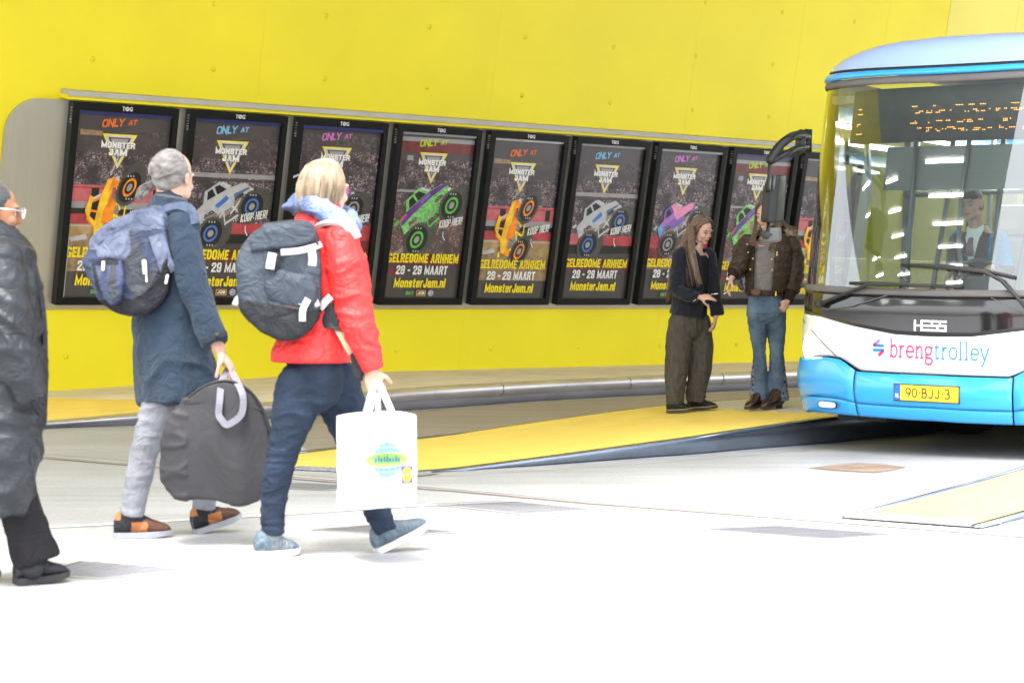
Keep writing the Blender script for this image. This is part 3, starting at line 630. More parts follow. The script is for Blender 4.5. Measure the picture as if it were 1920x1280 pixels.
# ================================================================== boarding island rising to the right
def iz(X): return max(0.0, min(.2, .065*(X+.58)))
front = [gnd(x, y) for x, y in ((792, 887), (1000, 873.5), (1200, 859), (1312, 851), (1387, 844), (1481, 836.5), (1560, 830))]
dv = Vector((.62, .78, 0)).normalized(); front += [front[-1]+dv*k for k in (.6, 1.4, 3, 6, 12)]
back = [Vector((-1.62, 14.5, 0)), Vector((-.75, 16.2, 0)), Vector((.28, 17.7, 0)), Vector((1.4, 18.9, 0)), Vector((2.1, 19.1, 0)), Vector((2.72, 19.2, 0)), Vector((3.4, 19.6, 0)), Vector((3.9, 20.2, 0)), Vector((4.4, 21, 0)), Vector((5.4, 22.4, 0)), Vector((7.2, 25, 0)), Vector((10.5, 30, 0))]
toe = [gnd(527, 874), gnd(792, 889)]
def isl(p): return Vector((p.x, p.y, iz(p.x)+.003))
TT = [k/24 for k in range(25)]
fr_, bk_ = catmull(front, 4), catmull(back, 4)
rr = [[isl(toe[1].lerp(toe[0], t)) for t in TT]]+[[isl(f.lerp(b, t)) for t in TT] for f, b in zip(fr_, bk_)]
ib, ic = MB(), MB(); n = len(TT)
for i in range(len(rr)-1):
    for k in range(n-1):
        q = [rr[i][k], rr[i][k+1], rr[i+1][k+1], rr[i+1][k]]; c = sum(q, Vector())/4
        (ic if (c.x > 1.84 and (c.x-1.83)*1.75+(c.y-17.8)*.75 > 0) else ib).add(q, [(0, 1, 2, 3)], 0, True)
ib.build('boarding_island', M_yground, kind='structure')
ic.build('island_concrete', M_pale, kind='structure')      # left unpainted
fl = [(-.05, lambda h: h+.006), (-.012, lambda h: h+.006), (.0, lambda h: h-.002), (.004, lambda h: h-.012), (.004, lambda h: h*.16), (-.012, lambda h: h*.1), (-.012, lambda h: 0), (-.05, lambda h: 0.0)]
FP = [Vector((p.x, p.y, max(.012, iz(p.x)))) for p in catmull(front, 5)]
kerb(FP, fl, 'island_kerb', M_ikerb)
kerb([Vector((p.x, p.y, max(.012, iz(p.x)))) for p in catmull(back, 5)], fl, 'island_kerb', M_ikerb, side=-1)
def tactile(a, b, w, name='tactile_strip'):
    mb = MB(); t = (b-a); L = t.length; t.normalize(); s = Vector((-t.y, t.x, 0)); n = int(L/.055)
    mb.add([a, b, b+s*w, a+s*w], [(0, 1, 2, 3)], 0, False)
    for i in range(n): 
        p = a+t*(i*.055+.012); mb.add([p, p+t*.026, p+t*.026+s*w, p+s*w]+[q+Vector((0, 0, .006)) for q in (p, p+t*.026, p+t*.026+s*w, p+s*w)], [(4, 5, 6, 7), (0, 1, 5, 4), (1, 2, 6, 5), (2, 3, 7, 6), (3, 0, 4, 7)], 0, False)
    mb.build(name, M_tact, kind='structure')
up4 = Vector((0, 0, .006))
tactile(gnd(527, 880)+up4, gnd(792, 893)+up4, .22)
# second island at the right edge
i2f = [gnd(1600, 977), gnd(1838, 991)]; ax = (gnd(1920, 897)-gnd(1578, 972)).normalized(); bx = (gnd(1920, 972)-gnd(1838, 991)).normalized()
L0, L1 = gnd(1578, 972), gnd(1838, 991)
V2 = [L1, L0, L0+ax*2, L1+bx*2, L0+ax*5, L1+bx*5, L0+ax*9, L1+bx*9]; zz = [.008, .008, .05, .05, .14, .14, .2, .2]
mb = MB(); mb.add([Vector((p.x, p.y, z)) for p, z in zip(V2, zz)], [(0, 1, 2, 3), (3, 2, 4, 5), (5, 4, 6, 7)], 0, False); mb.build('boarding_island', M_yground, kind='structure')
kerb([Vector((p.x, p.y, z)) for p, z in ((V2[0], .012), (V2[3], .055), (V2[5], .145), (V2[7], .205))], fl, 'island_kerb', M_ikerb)
kerb([Vector((p.x, p.y, z)) for p, z in ((V2[1], .012), (V2[2], .055), (V2[4], .145), (V2[6], .205))], fl, 'island_kerb', M_ikerb, side=-1)
tactile(L0+up4+Vector((0, -.02, .004)), L1+up4+Vector((0, -.02, .004)), .25)
# ================================================================== the trolleybus
PHI, ROLL = R(35), R(1.2)
BW = 1.29
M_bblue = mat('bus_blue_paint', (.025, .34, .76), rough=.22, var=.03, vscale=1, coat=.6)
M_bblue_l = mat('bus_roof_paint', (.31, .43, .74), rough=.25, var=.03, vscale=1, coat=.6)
M_bwhite = mat('bus_white_paint', (.78, .79, .78), rough=.22, var=.02, vscale=1, coat=.6)
M_bblack = mat('bus_black_gloss', (.014, .014, .015), rough=.08, var=.1, coat=.5)
M_rub = mat('rubber', (.02, .02, .02), rough=.65, var=.2, vscale=12)
M_gasket = mat('grey_gasket', (.11, .10, .10), rough=.6, var=.15, stretch=(1, 1, 30))
M_screen = glass_mat('windscreen_glass', (.74, .86, .82), refl=3.4)
M_side = glass_mat('side_glass', (.30, .35, .33), refl=2.5)
M_int = mat('bus_interior_beige', (.50, .45, .36), rough=.6, var=.08)
M_intw = mat('bus_interior_white', (.70, .70, .68), rough=.5, var=.05)
M_intd = mat('bus_interior_grey', (.07, .075, .075), rough=.6, var=.15)
M_pole = mat('bus_pole_grey', (.10, .12, .12), rough=.35, var=.1)
M_blind = mat('sun_blind', (.17, .18, .17), rough=.8, var=.06, stretch=(1, 1, 60))
M_seat = mat('seat_fabric', (.30, .29, .26), rough=.9, var=.3, vscale=30)
M_wood = mat('bus_floor_wood', (.42, .25, .11), rough=.5, var=.15, stretch=(1, 12, 1))
M_amber = mat('led_amber', (1, .38, .05), emit=.9, var=.05)
M_dim = mat('led_off', (.16, .15, .12), rough=.5)
M_lampw = mat('headlamp_glass', (.85, .86, .88), rough=.08, var=.03, coat=1)
M_lampon = mat('headlamp_lit', (1, .98, .92), emit=5, var=.01)
M_lampo = mat('indicator_ring', (.72, .35, .10), rough=.2, coat=.5)
M_magenta = mat('logo_magenta', (.62, .02, .14), var=.03); M_lblue = mat('logo_blue', (.01, .20, .46), var=.03); M_lpink = mat('logo_pink', (.78, .14, .24), var=.03); M_lviolet = mat('logo_violet', (.10, .06, .28), var=.03)
M_ply = mat('plate_yellow', (.86, .60, .02), rough=.35, var=.03, coat=.4); M_plb = mat('plate_blue', (.02, .12, .45), rough=.4, var=.05); M_plt = mat('plate_dark', (.05, .04, .03), var=.1); M_pw = mat('sign_white', (.8, .8, .8), var=.02)
M_mir = mat('mirror_black', (.010, .011, .010), rough=.42, var=.15, vscale=9, spec=.3)

B0 = Vector(((1745-CX)/FPX*14.2, 14.2, 0))
Bx = Vector((math.cos(PHI), -math.sin(PHI), 0)); By = Vector((math.sin(PHI), math.cos(PHI), 0))
# roll about the bus's own long axis: its left side (image right) sits lower
BM = Matrix(((Bx.x, By.x, 0, B0.x), (Bx.y, By.y, 0, B0.y), (0, 0, 1, 0), (0, 0, 0, 1))) @ Matrix.Rotation(ROLL, 4, 'Y')
BMi = BM.inverted()
def bwid(z): return BW-.008*max(0, z-1.15)
def front_y(a, z):
    w = bwid(z); t = min(.999, abs(a)/w); q = .82*(1-(1-t**2.7)**(1/2.7))
    lean = .115*max(0, z-1.05)+.03*max(0, z-1.05)**2
    return q+lean+(.035 if z > .84 else 0)*0+.02*max(0, .62-z)
def bus_az(px, py, off=0.0):
    """where the sight line through a photo pixel meets the bus's front skin: (a, z)"""
    o = BMi @ Vector((0, 0, CH)); d = BMi.to_3x3() @ Vector(((px-CX)/FPX, 1, -(py-HY)/FPX)); y = .1
    for _ in range(40):
        k = (y-off-o.y)/d.y; p = o+d*k; ny = front_y(p.x, p.z)
        y = .5*y+.5*ny
    return p.x, p.z
bus = empty('trolleybus', mat=BM, label='blue and white trolleybus with curved windscreen, front towards the camera at right', cat='bus')
def skin(a, z, off=0.0):
    e = .004; w = bwid(z); a = max(-w*.9995, min(w*.9995, a))
    dx = (front_y(min(a+e, w*.9995), z)-front_y(max(a-e, -w*.9995), z))/(2*e); nrm = Vector((dx, -1, 0)).normalized()
    return Vector((a, front_y(a, z), z))+nrm*off
def sstep(n, lo=-1, hi=1):
    """parameters that crowd towards the rounded corners"""
    return [math.sin(math.pi/2*(lo+(hi-lo)*i/n)) for i in range(n+1)]
def edge(pix):
    """outline traced as (a, z) samples, smooth; returns z as a function of a"""
    az = sorted(bus_az(*q) for q in pix); A = [q[0] for q in az]; Z = [q[1] for q in az]
    return lambda a: float(np.interp(a, A, Z))
def panel(name, a_list, zlo, zhi, m, off=.0, nz=8, thick=.012, parent=None, label=None, curve=None, smooth=True):
    """a patch of the front skin between two height curves"""
    rows = []
    for j in range(nz+1):
        t = j/nz; rows.append([skin(a, zlo(a)*(1-t)+zhi(a)*t, off+(curve(t) if curve else 0)) for a in a_list])
    mb = MB(); mb.rings(rows, cap=False, closed=False)
    me = mb.mesh(fix=False); me = solid(me, thick, -1) if thick else me
    me.polygons.foreach_set('use_smooth', [True]*len(me.polygons))
    return link(name, me, m, parent or bus, label=label)
sym = lambda f: (lambda a: .5*(f(a)+f(-a)))
zc = lambda v: (lambda a: v)
# height curves (traced on the visible half, mirrored)
def mirror(f, amax=1.3): return lambda a: f(-abs(a))
z_bb = mirror(edge([(1497, 770), (1530, 772), (1600, 779), (1700, 787), (1745, 789)]))            # bumper bottom
z_bt = mirror(edge([(1493, 668), (1560, 668), (1581, 672), (1600, 685), (1612, 695), (1680, 699), (1745, 702)]))   # bumper top
z_wt = mirror(edge([(1491, 578), (1500, 582), (1540, 592), (1600, 610), (1680, 626), (1745, 630)]))  # white top = black bottom
z_kt = mirror(edge([(1495, 545), (1520, 545), (1600, 551), (1680, 554), (1745, 556)]))               # black top = sill
z_gt = mirror(edge([(1530, 175), (1560, 168), (1620, 161), (1680, 158), (1745, 156)]))               # glass top
z_gg = mirror(edge([(1528, 165), (1560, 155), (1620, 147), (1680, 143), (1745, 141)]))               # gasket top
z_rt = mirror(edge([(1526, 152), (1560, 141), (1620, 134), (1680, 131), (1745, 128)]))               # blue rim top
A_full = [s_*BW for s_ in sstep(56)]
def cl(al, lo, hi): return [a for a in al if lo < a < hi]
def lst(lo, hi, n=30): return [lo+(hi-lo)*i/n for i in range(n+1)]
a_seam = bus_az(1609, 740)[0]
bl_prof = lambda t: .02*math.sin(math.pi*min(1, t*1.02))-(.022 if t < .30 else 0)*0+.03*max(0, .9-t)*t
def split_z(t): return lambda a: z_bb(a)*(1-t)+(z_bt(a)-.006)*t
low_c = lambda t: -.035*(1-t)**2
up_c = lambda t: .008+.022*math.sin(math.pi*t)
for nm, al in (('bumper_corner', [max(-.9992*BW, x) for x in sorted(-BW+ (BW+a_seam)*k/20*1.0 for k in range(21))]), ('bumper_corner', None), ('bumper_centre', lst(a_seam+.006, -a_seam-.006, 40))):
    if al is None: al = [-x for x in A_c][::-1]
    if nm == 'bumper_corner': 
        if al[0] < 0: al = [-BW*.9995+(BW*.9995+a_seam-.006)*(k/20)**2 for k in range(21)]; A_c = al
    z30 = split_z(.30)
    b1 = panel(nm, al, z30, lambda a: z_bt(a)-.006, M_bblue, off=.03, curve=up_c, nz=10)
    panel('lower_lip', al, z_bb, lambda a: z30(a)-.004, M_bblue, off=.03, curve=low_c, nz=6, parent=b1)
# dark body behind the panels and open joints
panel('front_carcass', A_full, lambda a: z_bb(a)+.01, lambda a: z_kt(a)-.01, M_rub, off=-.02, nz=6)
# white front flap, with lamp corners
a_l = bus_az(1570, 640)[0]
wt = panel('white_flap', A_full, lambda a: z_bt(a)+.004, lambda a: z_wt(a)-.004, M_bwhite, off=.012, nz=12, curve=lambda t: .012*math.sin(math.pi*t))
for s_ in (-1, 1):
    gl = MB(); pts = [bus_az(x, y) for x, y in ((1500, 584), (1512, 600), (1530, 622), (1550, 645), (1572, 667))]
    gl.tube([skin(s_*abs(a), z, .026) for a, z in pts], .0035, n=6)
    gl.build('flap_joint', M_gasket, bus)
# black mask with sill
panel('black_mask', A_full, lambda a: z_wt(a), lambda a: z_kt(a), M_bblack, off=.012, nz=10)
panel('sill', A_full, lambda a: z_kt(a)+.002, lambda a: z_kt(a)+.05, M_gasket, off=.02, nz=3)
# windscreen and its frame
panel('windscreen', [a*.985 for a in A_full], lambda a: z_kt(a)+.05, lambda a: z_gt(a), M_screen, off=.0, nz=26, thick=0)
panel('top_gasket', A_full, lambda a: z_gt(a), lambda a: z_gg(a), M_gasket, off=.012, nz=4, curve=lambda t: .012*math.sin(math.pi*t))
panel('roof_rim', A_full, lambda a: z_gg(a)+.002, lambda a: z_rt(a), M_bblue, off=.02, nz=4, curve=lambda t: .015*math.sin(math.pi*t))
panel('screen_pillar', [a for a in A_full if a < -bwid(2)*.962], lambda a: z_kt(a)+.05, lambda a: z_gt(a), M_bblack, off=.004, nz=10)
panel('screen_pillar', [a for a in A_full if a > bwid(2)*.962], lambda a: z_kt(a)+.05, lambda a: z_gt(a), M_bblack, off=.004, nz=10)
# roof fairing: lofted hood above the rim
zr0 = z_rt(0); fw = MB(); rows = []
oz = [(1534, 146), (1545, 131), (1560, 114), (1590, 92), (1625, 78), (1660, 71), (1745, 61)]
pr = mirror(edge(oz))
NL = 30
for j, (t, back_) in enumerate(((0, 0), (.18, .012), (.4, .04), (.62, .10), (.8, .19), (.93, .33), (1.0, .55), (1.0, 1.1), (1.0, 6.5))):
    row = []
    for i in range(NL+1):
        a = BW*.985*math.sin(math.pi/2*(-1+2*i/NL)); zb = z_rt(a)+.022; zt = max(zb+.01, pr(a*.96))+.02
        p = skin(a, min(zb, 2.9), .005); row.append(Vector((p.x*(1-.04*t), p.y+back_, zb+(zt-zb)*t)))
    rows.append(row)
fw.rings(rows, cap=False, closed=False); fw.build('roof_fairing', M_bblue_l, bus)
sl = panel('fairing_gap', [a*.975 for a in A_full], lambda a: z_rt(a)-.004, lambda a: z_rt(a)+.03, M_rub, off=-.006, nz=2)
# side walls, back, floor, roof of the body
LEN = 11.5
def side(s_):
    mb = MB(); y0 = .80; zs = [.30, .62, 1.15, 1.16, 2.55, 2.56, 3.0]; x = s_*BW
    mb.box((min(x, x-s_*.05), y0, .30), (max(x, x-s_*.05), LEN, 1.1), 0); mb.box((min(x*.99, x*.99-s_*.05), y0+.14, 2.5), (max(x*.99, x*.99-s_*.05), LEN, z_rt(1.1)), 1)
    o_ = mb.build('side_panel', [M_bwhite, M_bblue], bus)
    for k, yy in enumerate((.86, 2.3, 3.7, 5.1, 6.5, 7.9, 9.3, 10.7)):
        p = MB(); p.add([Vector((x, yy, 1.1)), Vector((x*.99, yy+.04, 2.5)), Vector((x*.99, yy+.12, 2.5)), Vector((x, yy+.08, 1.1)), Vector((x-s_*.05, yy, 1.1)), Vector((x*.99-s_*.05, yy+.04, 2.5)), Vector((x*.99-s_*.05, yy+.12, 2.5)), Vector((x-s_*.05, yy+.08, 1.1))], [(0, 1, 2, 3), (7, 6, 5, 4), (0, 4, 5, 1), (3, 2, 6, 7)], 0, False)
        p.build('window_post', M_bblack, bus)
    w = MB(); w.add([Vector((x-s_*.02, .9, 1.1)), Vector((x*.99-s_*.02, .95, 2.5)), Vector((x*.99-s_*.02, LEN, 2.5)), Vector((x-s_*.02, LEN, 1.1))], [(0, 1, 2, 3)], 0, False); w.build('side_window', M_side, bus)
side(-1); side(1)
mb = MB(); mb.box((-BW+.06, LEN-.06, .3), (BW-.06, LEN, 2.9), 0); mb.build('rear_wall', M_int, bus)
mb = MB(); mb.box((-BW+.06, .55, .30), (BW-.06, LEN-.07, .36), 0); mb.box((-BW+.06, 1.6, .36), (BW-.06, LEN-.07, .40), 1); mb.build('floor_pan', [M_rub, M_wood], bus)
mb = MB(); mb.box((-BW+.1, .75, 2.62), (BW-.1, LEN-.07, 2.68), 0); mb.build('ceiling_lining', M_intw, bus)
mb = MB()
for x in (-.5, .5): mb.box((x-.05, 1.5, 2.59), (x+.05, LEN-.5, 2.612), 0)
mb.build('ceiling_lamp', mat('bus_ceiling_light', (1, .98, .94), emit=9, var=.01), bus)
# dashboard, partition, seats, poles, blind, driver's place
mb = MB(); rows = []
for t, zz, yy in ((0, .95, .10), (1, 1.16, .14), (2, 1.17, .34), (3, 1.05, .55), (4, .5, .6)): rows.append([Vector((a*.93, front_y(a*.93, 1.15)*.75+yy, zz)) for a in A_full[4:-4]])
mb.rings(rows, cap=False, closed=False); mb.build('dashboard', M_intd, bus)
mb = MB(); mb.box((-.10, .62, 1.1), (.25, .76, 1.30), 0, .02); mb.tube([(.02, .60, 1.12), (.02, .70, 1.22)], .03); 
ring = [Vector((.02+.21*math.cos(a), .68+.09*math.sin(a), 1.26+.16*math.sin(a))) for a in np.linspace(0, 2*math.pi, 25)[:-1]]; mb.tube(ring, .016, n=8, close=True)
mb.build('driver_console', M_intd, bus)
mb = MB(); mb.box((-.27, 1.02, .42), (.31, 1.50, .86), 0, .05); mb.box((-.25, 1.36, .8), (.29, 1.50, 1.62), 0, .05); mb.box((-.12, 1.38, 1.62), (.18, 1.50, 1.86), 0, .05); mb.build('driver_seat', M_int, bus)
mb = MB(); mb.box((.02, 1.72, .4), (1.12, 1.76, 2.2), 0); mb.build('cab_partition', mat('cab_partition', (.46, .44, .38), rough=.4, var=.08), bus)
for x, y0_, y1_ in ((-.92, 1.5, 1.62), (-.55, 1.2, 1.45), (.02, .95, 1.05), (.18, 1.05, 1.35), (-.75, 2.8, 2.8), (-.4, 3.6, 3.6), (.1, 4.2, 4.2), (-.62, 5.6, 5.6)):
    mb = MB(); mb.tube([(x, y0_, .42), (x+.02, y0_+.02, 1.2), (x+.05, y1_, 2.0), (x+.09, y1_-.03, 2.6)], .022, n=10); mb.build('grab_pole', M_pole, bus)
mb = MB(); mb.tube([(-.95, 1.6, 1.95), (0, 1.75, 1.98), (1.0, 1.7, 2.0)], .02, n=8); mb.build('grab_rail', M_pole, bus)
pole_w = MB(); pole_w.tube([skin(a, z, -.05) for a, z in (bus_az(1712, 262), bus_az(1706, 340), bus_az(1699, 440), bus_az(1697, 535))], .016, n=8); pole_w.build('cab_strut', M_pole, bus)
pole_w = MB(); pole_w.tube([skin(a, z, -.06) for a, z in (bus_az(1812, 262), bus_az(1797, 360), bus_az(1790, 460), bus_az(1805, 540))], .018, n=8)
pole_w.build('cab_strut', M_pole, bus)
bl = MB(); rows = []
z0_, z1_ = bus_az(1750, 355)[1], bus_az(1750, 272)[1]; a0_ = bus_az(1648, 310)[0]
for zz in (z0_, z1_): rows.append([skin(a, zz, -.09) for a in lst(a0_, .85, 20)])
bl.rings(rows, cap=False, closed=False); bl.build('sun_blind', M_blind, bus)
for k in range(8):
    yy = 2.4+1.05*(k//2); x = -.62 if k % 2 == 0 else .62
    mb = MB(); mb.box((x-.42, yy, .40), (x+.42, yy+.42, .86), 0, .04); mb.box((x-.42, yy+.40, .84), (x+.42, yy+.48, 1.45), 0, .04)
    mb.build('passenger_seat', M_seat, bus)
# destination display: dark box, rows of LED dots behind the glass
dz0, dz1 = bus_az(1745, 256)[1], bus_az(1745, 172)[1]; da0 = bus_az(1576, 240)[0]
db = MB(); rows = []
A_d = lst(da0, -da0, 24)
db.rings([[skin(a, z, o) for a in A_d] for z, o in ((dz0-.02, -.22), (dz0-.02, -.10), (dz1+.05, -.10))], cap=False, closed=False); dis = db.build('destination_display', M_intd, bus)
F5 = {'0': '0E1113151911 0E'.replace(' ', ''), '2': '0E11010204081F', '7': '1F010204080808', '8': '0E11110E11110E', '3': '1F02040201110E'}
dots = MB(); dof = MB(); st = .0125
def dot(mb, a, z, r=.0045): 
    p = skin(a, z, -.096); mb.add([p+Vector(q)*r for q in ((-1, -.4, 0), (0, -.4, -1), (1, -.4, 0), (0, -.4, 1))], [(0, 1, 2, 3)], 0, False)
cols_ = int((-2*da0-.08)/st); rnd = random.Random(5); nz_ = int((dz1-dz0)/st)
RUN = {}
for r in range(nz_):
    if r in (3, 4, 5, 8, 9, 14, 15, 18): 
        c = 3; on = set()
        while c < cols_:
            n_ = rnd.randint(1, 5)
            if rnd.random() < .55: on |= set(range(c, c+n_))
            c += n_+rnd.randint(1, 4)
        RUN[r] = on
def lit(c, r):
    """the scanned matrix shows only broken rows of dots"""
    return r in RUN and c in RUN[r] and (c < 8 or (c > 40 and c % 13 != 0))
for c in range(cols_):
    for r in range(nz_):
        a = da0+.04+c*st; z = dz0+.01+r*st
        dot(dots, a, z, .0042 if lit(c, r) else .0022); dots.m[-1] = 0 if lit(c, r) else 1
dots.build('led_matrix', [M_amber, M_dim], dis, fix=False)
# wipers
def wiper(pa, pb, name='wiper'):
    mb = MB(); P = [skin(*bus_az(*q), .05) for q in pa]; mb.tube(P, [(.022, .014)]*(len(P)-1)+[(.012, .01)], n=8)
    P2 = [skin(*bus_az(*q), .03) for q in pb]; mb.tube(P2, (.008, .014), n=6); mb.tube([skin(*bus_az(*pa[0]), .0), skin(*bus_az(*pa[0]), .075)], .028, n=10)
    return mb.build(name, M_rub, bus)
wiper([(1546, 570), (1580, 556), (1636, 533), (1700, 533), (1750, 536)], [(1598, 531), (1650, 531), (1700, 533), (1760, 536), (1805, 537)])
wiper([(1935, 590), (1912, 560), (1880, 525), (1850, 510), (1780, 502), (1697, 497)], [(1697, 497), (1780, 499), (1850, 508), (1905, 520)])
jl = MB(); jl.tube([skin(*bus_az(*q), .026) for q in ((1552, 582), (1600, 574), (1640, 562), (1668, 553))], .004, n=6); jl.build('mask_joint', M_gasket, bus); jl = MB(); jl.tube([skin(*bus_az(*q), .026) for q in ((1860, 558), (1890, 572), (1915, 586))], .004, n=6); jl.build('mask_joint', M_gasket, bus)
# lamps
for s_ in (-1, 1):
    a, z = bus_az(1503, 618); a = s_*abs(a); d_ = (skin(a, z, .1)-skin(a, z, 0)).normalized(); c = skin(a, z, .022)
    mb = MB(); mb.tube([c, c+d_*.012, c+d_*.016], [.062, .06, .045], n=24, m=0); mb.tube([c+d_*.012, c+d_*.020], [.042, .036], n=20, m=1); mb.build('indicator', [M_lampo, M_lampw], bus)
    a, z = bus_az(1521, 652); a = s_*abs(a); c = skin(a, z, .02); d_ = (skin(a, z, .1)-skin(a, z, 0)).normalized()
    mb = MB(); mb.tube([c, c+d_*.012, c+d_*.017], [.080, .076, .05], n=28, m=0); mb.build('headlamp', [M_lampon], bus)
    a, z = bus_az(1496, 590); a = s_*abs(a); c = skin(a, z, .02); d_ = (skin(a, z, .1)-skin(a, z, 0)).normalized(); mb = MB(); mb.tube([c, c+d_*.02], [.028, .02], n=16); mb.build('marker_lamp', M_lampw, bus)
    a0, z0 = bus_az(1544, 751); a1, z1 = bus_az(1576, 765)
    mb = MB()
    def oval_(off, k, m):
        q = []
        for t in np.linspace(0, 2*math.pi, 24, endpoint=False):
            aa = (a0+a1)/2+(a1-a0)/2*k*math.copysign(abs(math.cos(t))**.45, math.cos(t)); z_ = (z0+z1)/2+(z1-z0)/2*k*math.copysign(abs(math.sin(t))**.6, math.sin(t)); q.append(skin(s_*aa*-math.copysign(1, aa), z_, off))
        mb.add(q, [tuple(range(24))], m, False)
    oval_(.047, 1.12, 1); oval_(.050, .95, 0)
    for k in (-.5, 0, .5): cc_ = skin(s_*abs((a0+a1)/2+k*(a1-a0)*.62), (z0+z1)/2, .052); mb.ell(cc_, (.015, .004, .013), n=12, m=0)
    mb.build('fog_lamp', [M_lampw, M_rub], bus)
    a, z = bus_az(1528, 755); mb = MB(); ringp = [skin(s_*abs(a)+.026*math.cos(t), z+.026*math.sin(t), .048) for t in np.linspace(0, 2*math.pi, 20, endpoint=False)]; mb.tube(ringp, .0025, n=5, close=True); mb.build('tow_cover', M_bblue, bus)
# number plate
def fmap(x0, y0, x1, y1, off):
    """rectangle on the front skin given by two photo corners -> map from (0..1, 0..1)"""
    a0, z0 = bus_az(x0, y1); a1, z1 = bus_az(x1, y0)
    return (lambda x, y, z=0: skin(a0+(a1-a0)*x, z0+(z1-z0)*y, off+z)), a1-a0, abs(z1-z0)
f, w_, h_ = fmap(1684, 719, 1804, 752, .062)
a0, z0 = bus_az(1684, 749); a1, z1 = bus_az(1804, 755); zt_ = bus_az(1684, 719)[1]; PLW, PLH = a1-a0, zt_-z0
def fpl(x, y, z=0): return skin(a0+PLW*x, (z0*(1-x)+z1*x)*0+z0+PLH*y, .066+z)
pl = MB(); pl.rings([[fpl(x, y, z) for x, y in ((-.008, -.04), (1.008, -.04), (1.008, 1.04), (-.008, 1.04))] for z in (-.02, 0)], smooth=False); plate = pl.build('number_plate', M_plt, bus)
pr_ = Print(); pr_.rect(.10, .03, .992, .97, 'y').rect(.006, .03, .098, .97, 'b').oval(.052, .68, .03, .17, 'c', ri=.8); pr_.block('NL', .02, .18, .084, .42, 'w', w=.3, asp=.21)
ST = {'9': [[(.95, .62), (.85, .45), (.5, .38), (.15, .48), (.05, .7), (.15, .92), (.5, 1), (.85, .92), (.97, .7), (.9, .45), (.55, 0)]], '0': [[(.5, 0), (.2, .1), (.03, .5), (.2, .9), (.5, 1), (.8, .9), (.97, .5), (.8, .1), (.5, 0)]], '-': [[(.15, .48), (.85, .48)]],
      'B': [[(.08, 0), (.08, 1), (.6, 1), (.85, .88), (.85, .66), (.6, .54), (.08, .54)], [(.6, .54), (.95, .4), (.95, .14), (.65, 0), (.08, 0)]], 'J': [[(.85, 1), (.85, .2), (.65, 0), (.3, 0), (.08, .18)]], '3': [[(.08, .85), (.3, 1), (.65, 1), (.88, .85), (.88, .65), (.6, .53), (.4, .53)], [(.6, .53), (.95, .4), (.95, .15), (.65, 0), (.3, 0), (.05, .15)]]}
cx_ = .185
for ch in '90-BJJ-3':
    wd = .095 if ch != '-' else .05
    for st_ in ST[ch]: pr_.line([((cx_+wd*.8*x)*4.7, .24+.54*y) for x, y in st_], .075, 't')
    cx_ += wd+.004
for it in range(5, len(pr_.items)):
    v_ = pr_.items[it][0]
    if pr_.cols[pr_.items[it][2]] == 't': v_[:, 0] /= 4.7
pr_.build('registration', lambda x, y, z: fpl(x, y, .001+z), {'y': M_ply, 'b': M_plb, 'c': M_lblue, 'w': M_pw, 't': M_plt}, plate, eps=.0003)
# maker's lettering on the mask
hp = Print(); k = 0
def hx(pts): hp.line(pts, .055*1.0, 'w')
f_h, wh, hh = fmap(1715, 601, 1777, 620, .016)
asp = hh/wh
def ln(x0, y0, x1, y1, t=.16): hp.rect(x0, y0, x1, y1, 'w')
sw = .065; sh = .20
ln(0, 0, sw, 1); ln(sw, .42, .26, .42+sh*.8); ln(.205, 0, .205+sw, 1)
for x0 in (.27, .52, .765):
    x1 = x0+.235
    ln(x0, 1-sh, x1, 1); ln(x0, .40, x1, .40+sh); ln(x0, 0, x1, sh)
    if x0 > .3: ln(x0, .5, x0+sw*.9, 1); ln(x1-sw*.9, 0, x1, .5)
hp.build('maker_name', lambda x, y, z: f_h(x, y, z), {'w': M_pw}, bus, eps=.0001)
# operator's name on the white flap: slab lettering in strokes
SL = {'b': (1, [[(.0, 1.5), (.16, 1.5), (.16, 0)], [(.16, .75), (.4, .98), (.75, .95), (.98, .5), (.75, .04), (.4, 0), (.16, .25)], [(.0, 0), (.16, 0)]]), 'r': (.75, [[(.0, .97), (.22, .97), (.22, 0)], [(0, 0), (.5, 0)], [(.22, .6), (.5, .95), (1, .97)]]),
      'e': (.95, [[(.06, .52), (.95, .52), (.88, .85), (.5, 1), (.14, .82), (.03, .48), (.16, .14), (.52, 0), (.95, .14)]]), 'n': (1.05, [[(0, .97), (.18, .97), (.18, 0)], [(0, 0), (.38, 0)], [(.18, .7), (.5, .98), (.78, .9), (.84, .6), (.84, 0)], [(.66, 0), (1.02, 0)]]),
      'g': (1, [[(.45, 1), (.12, .9), (.05, .62), (.2, .36), (.5, .3), (.78, .42), (.84, .68), (.72, .92), (.45, 1)], [(.76, .88), (1.02, .98)], [(.2, .36), (.12, .14), (.35, .04), (.8, -.02), (.98, -.25), (.75, -.5), (.3, -.52), (.05, -.32), (.2, .0)]]), 't': (.68, [[(.32, 1.32), (.32, .2), (.5, 0), (.95, .08)], [(0, .97), (.9, .97)]]),
      'o': (1, [[(.5, 0), (.14, .14), (.02, .5), (.14, .86), (.5, 1), (.86, .86), (.98, .5), (.86, .14), (.5, 0)]]), 'l': (.5, [[(.0, 1.5), (.4, 1.5), (.4, 0)], [(0, 0), (.85, 0)]]), 'y': (1, [[(.05, .97), (.52, .0)], [(-.08, .97), (.25, .97)], [(.98, .97), (.52, 0), (.3, -.42), (.05, -.5)], [(.75, .97), (1.1, .97)]])}
lg = Print(); x = 0
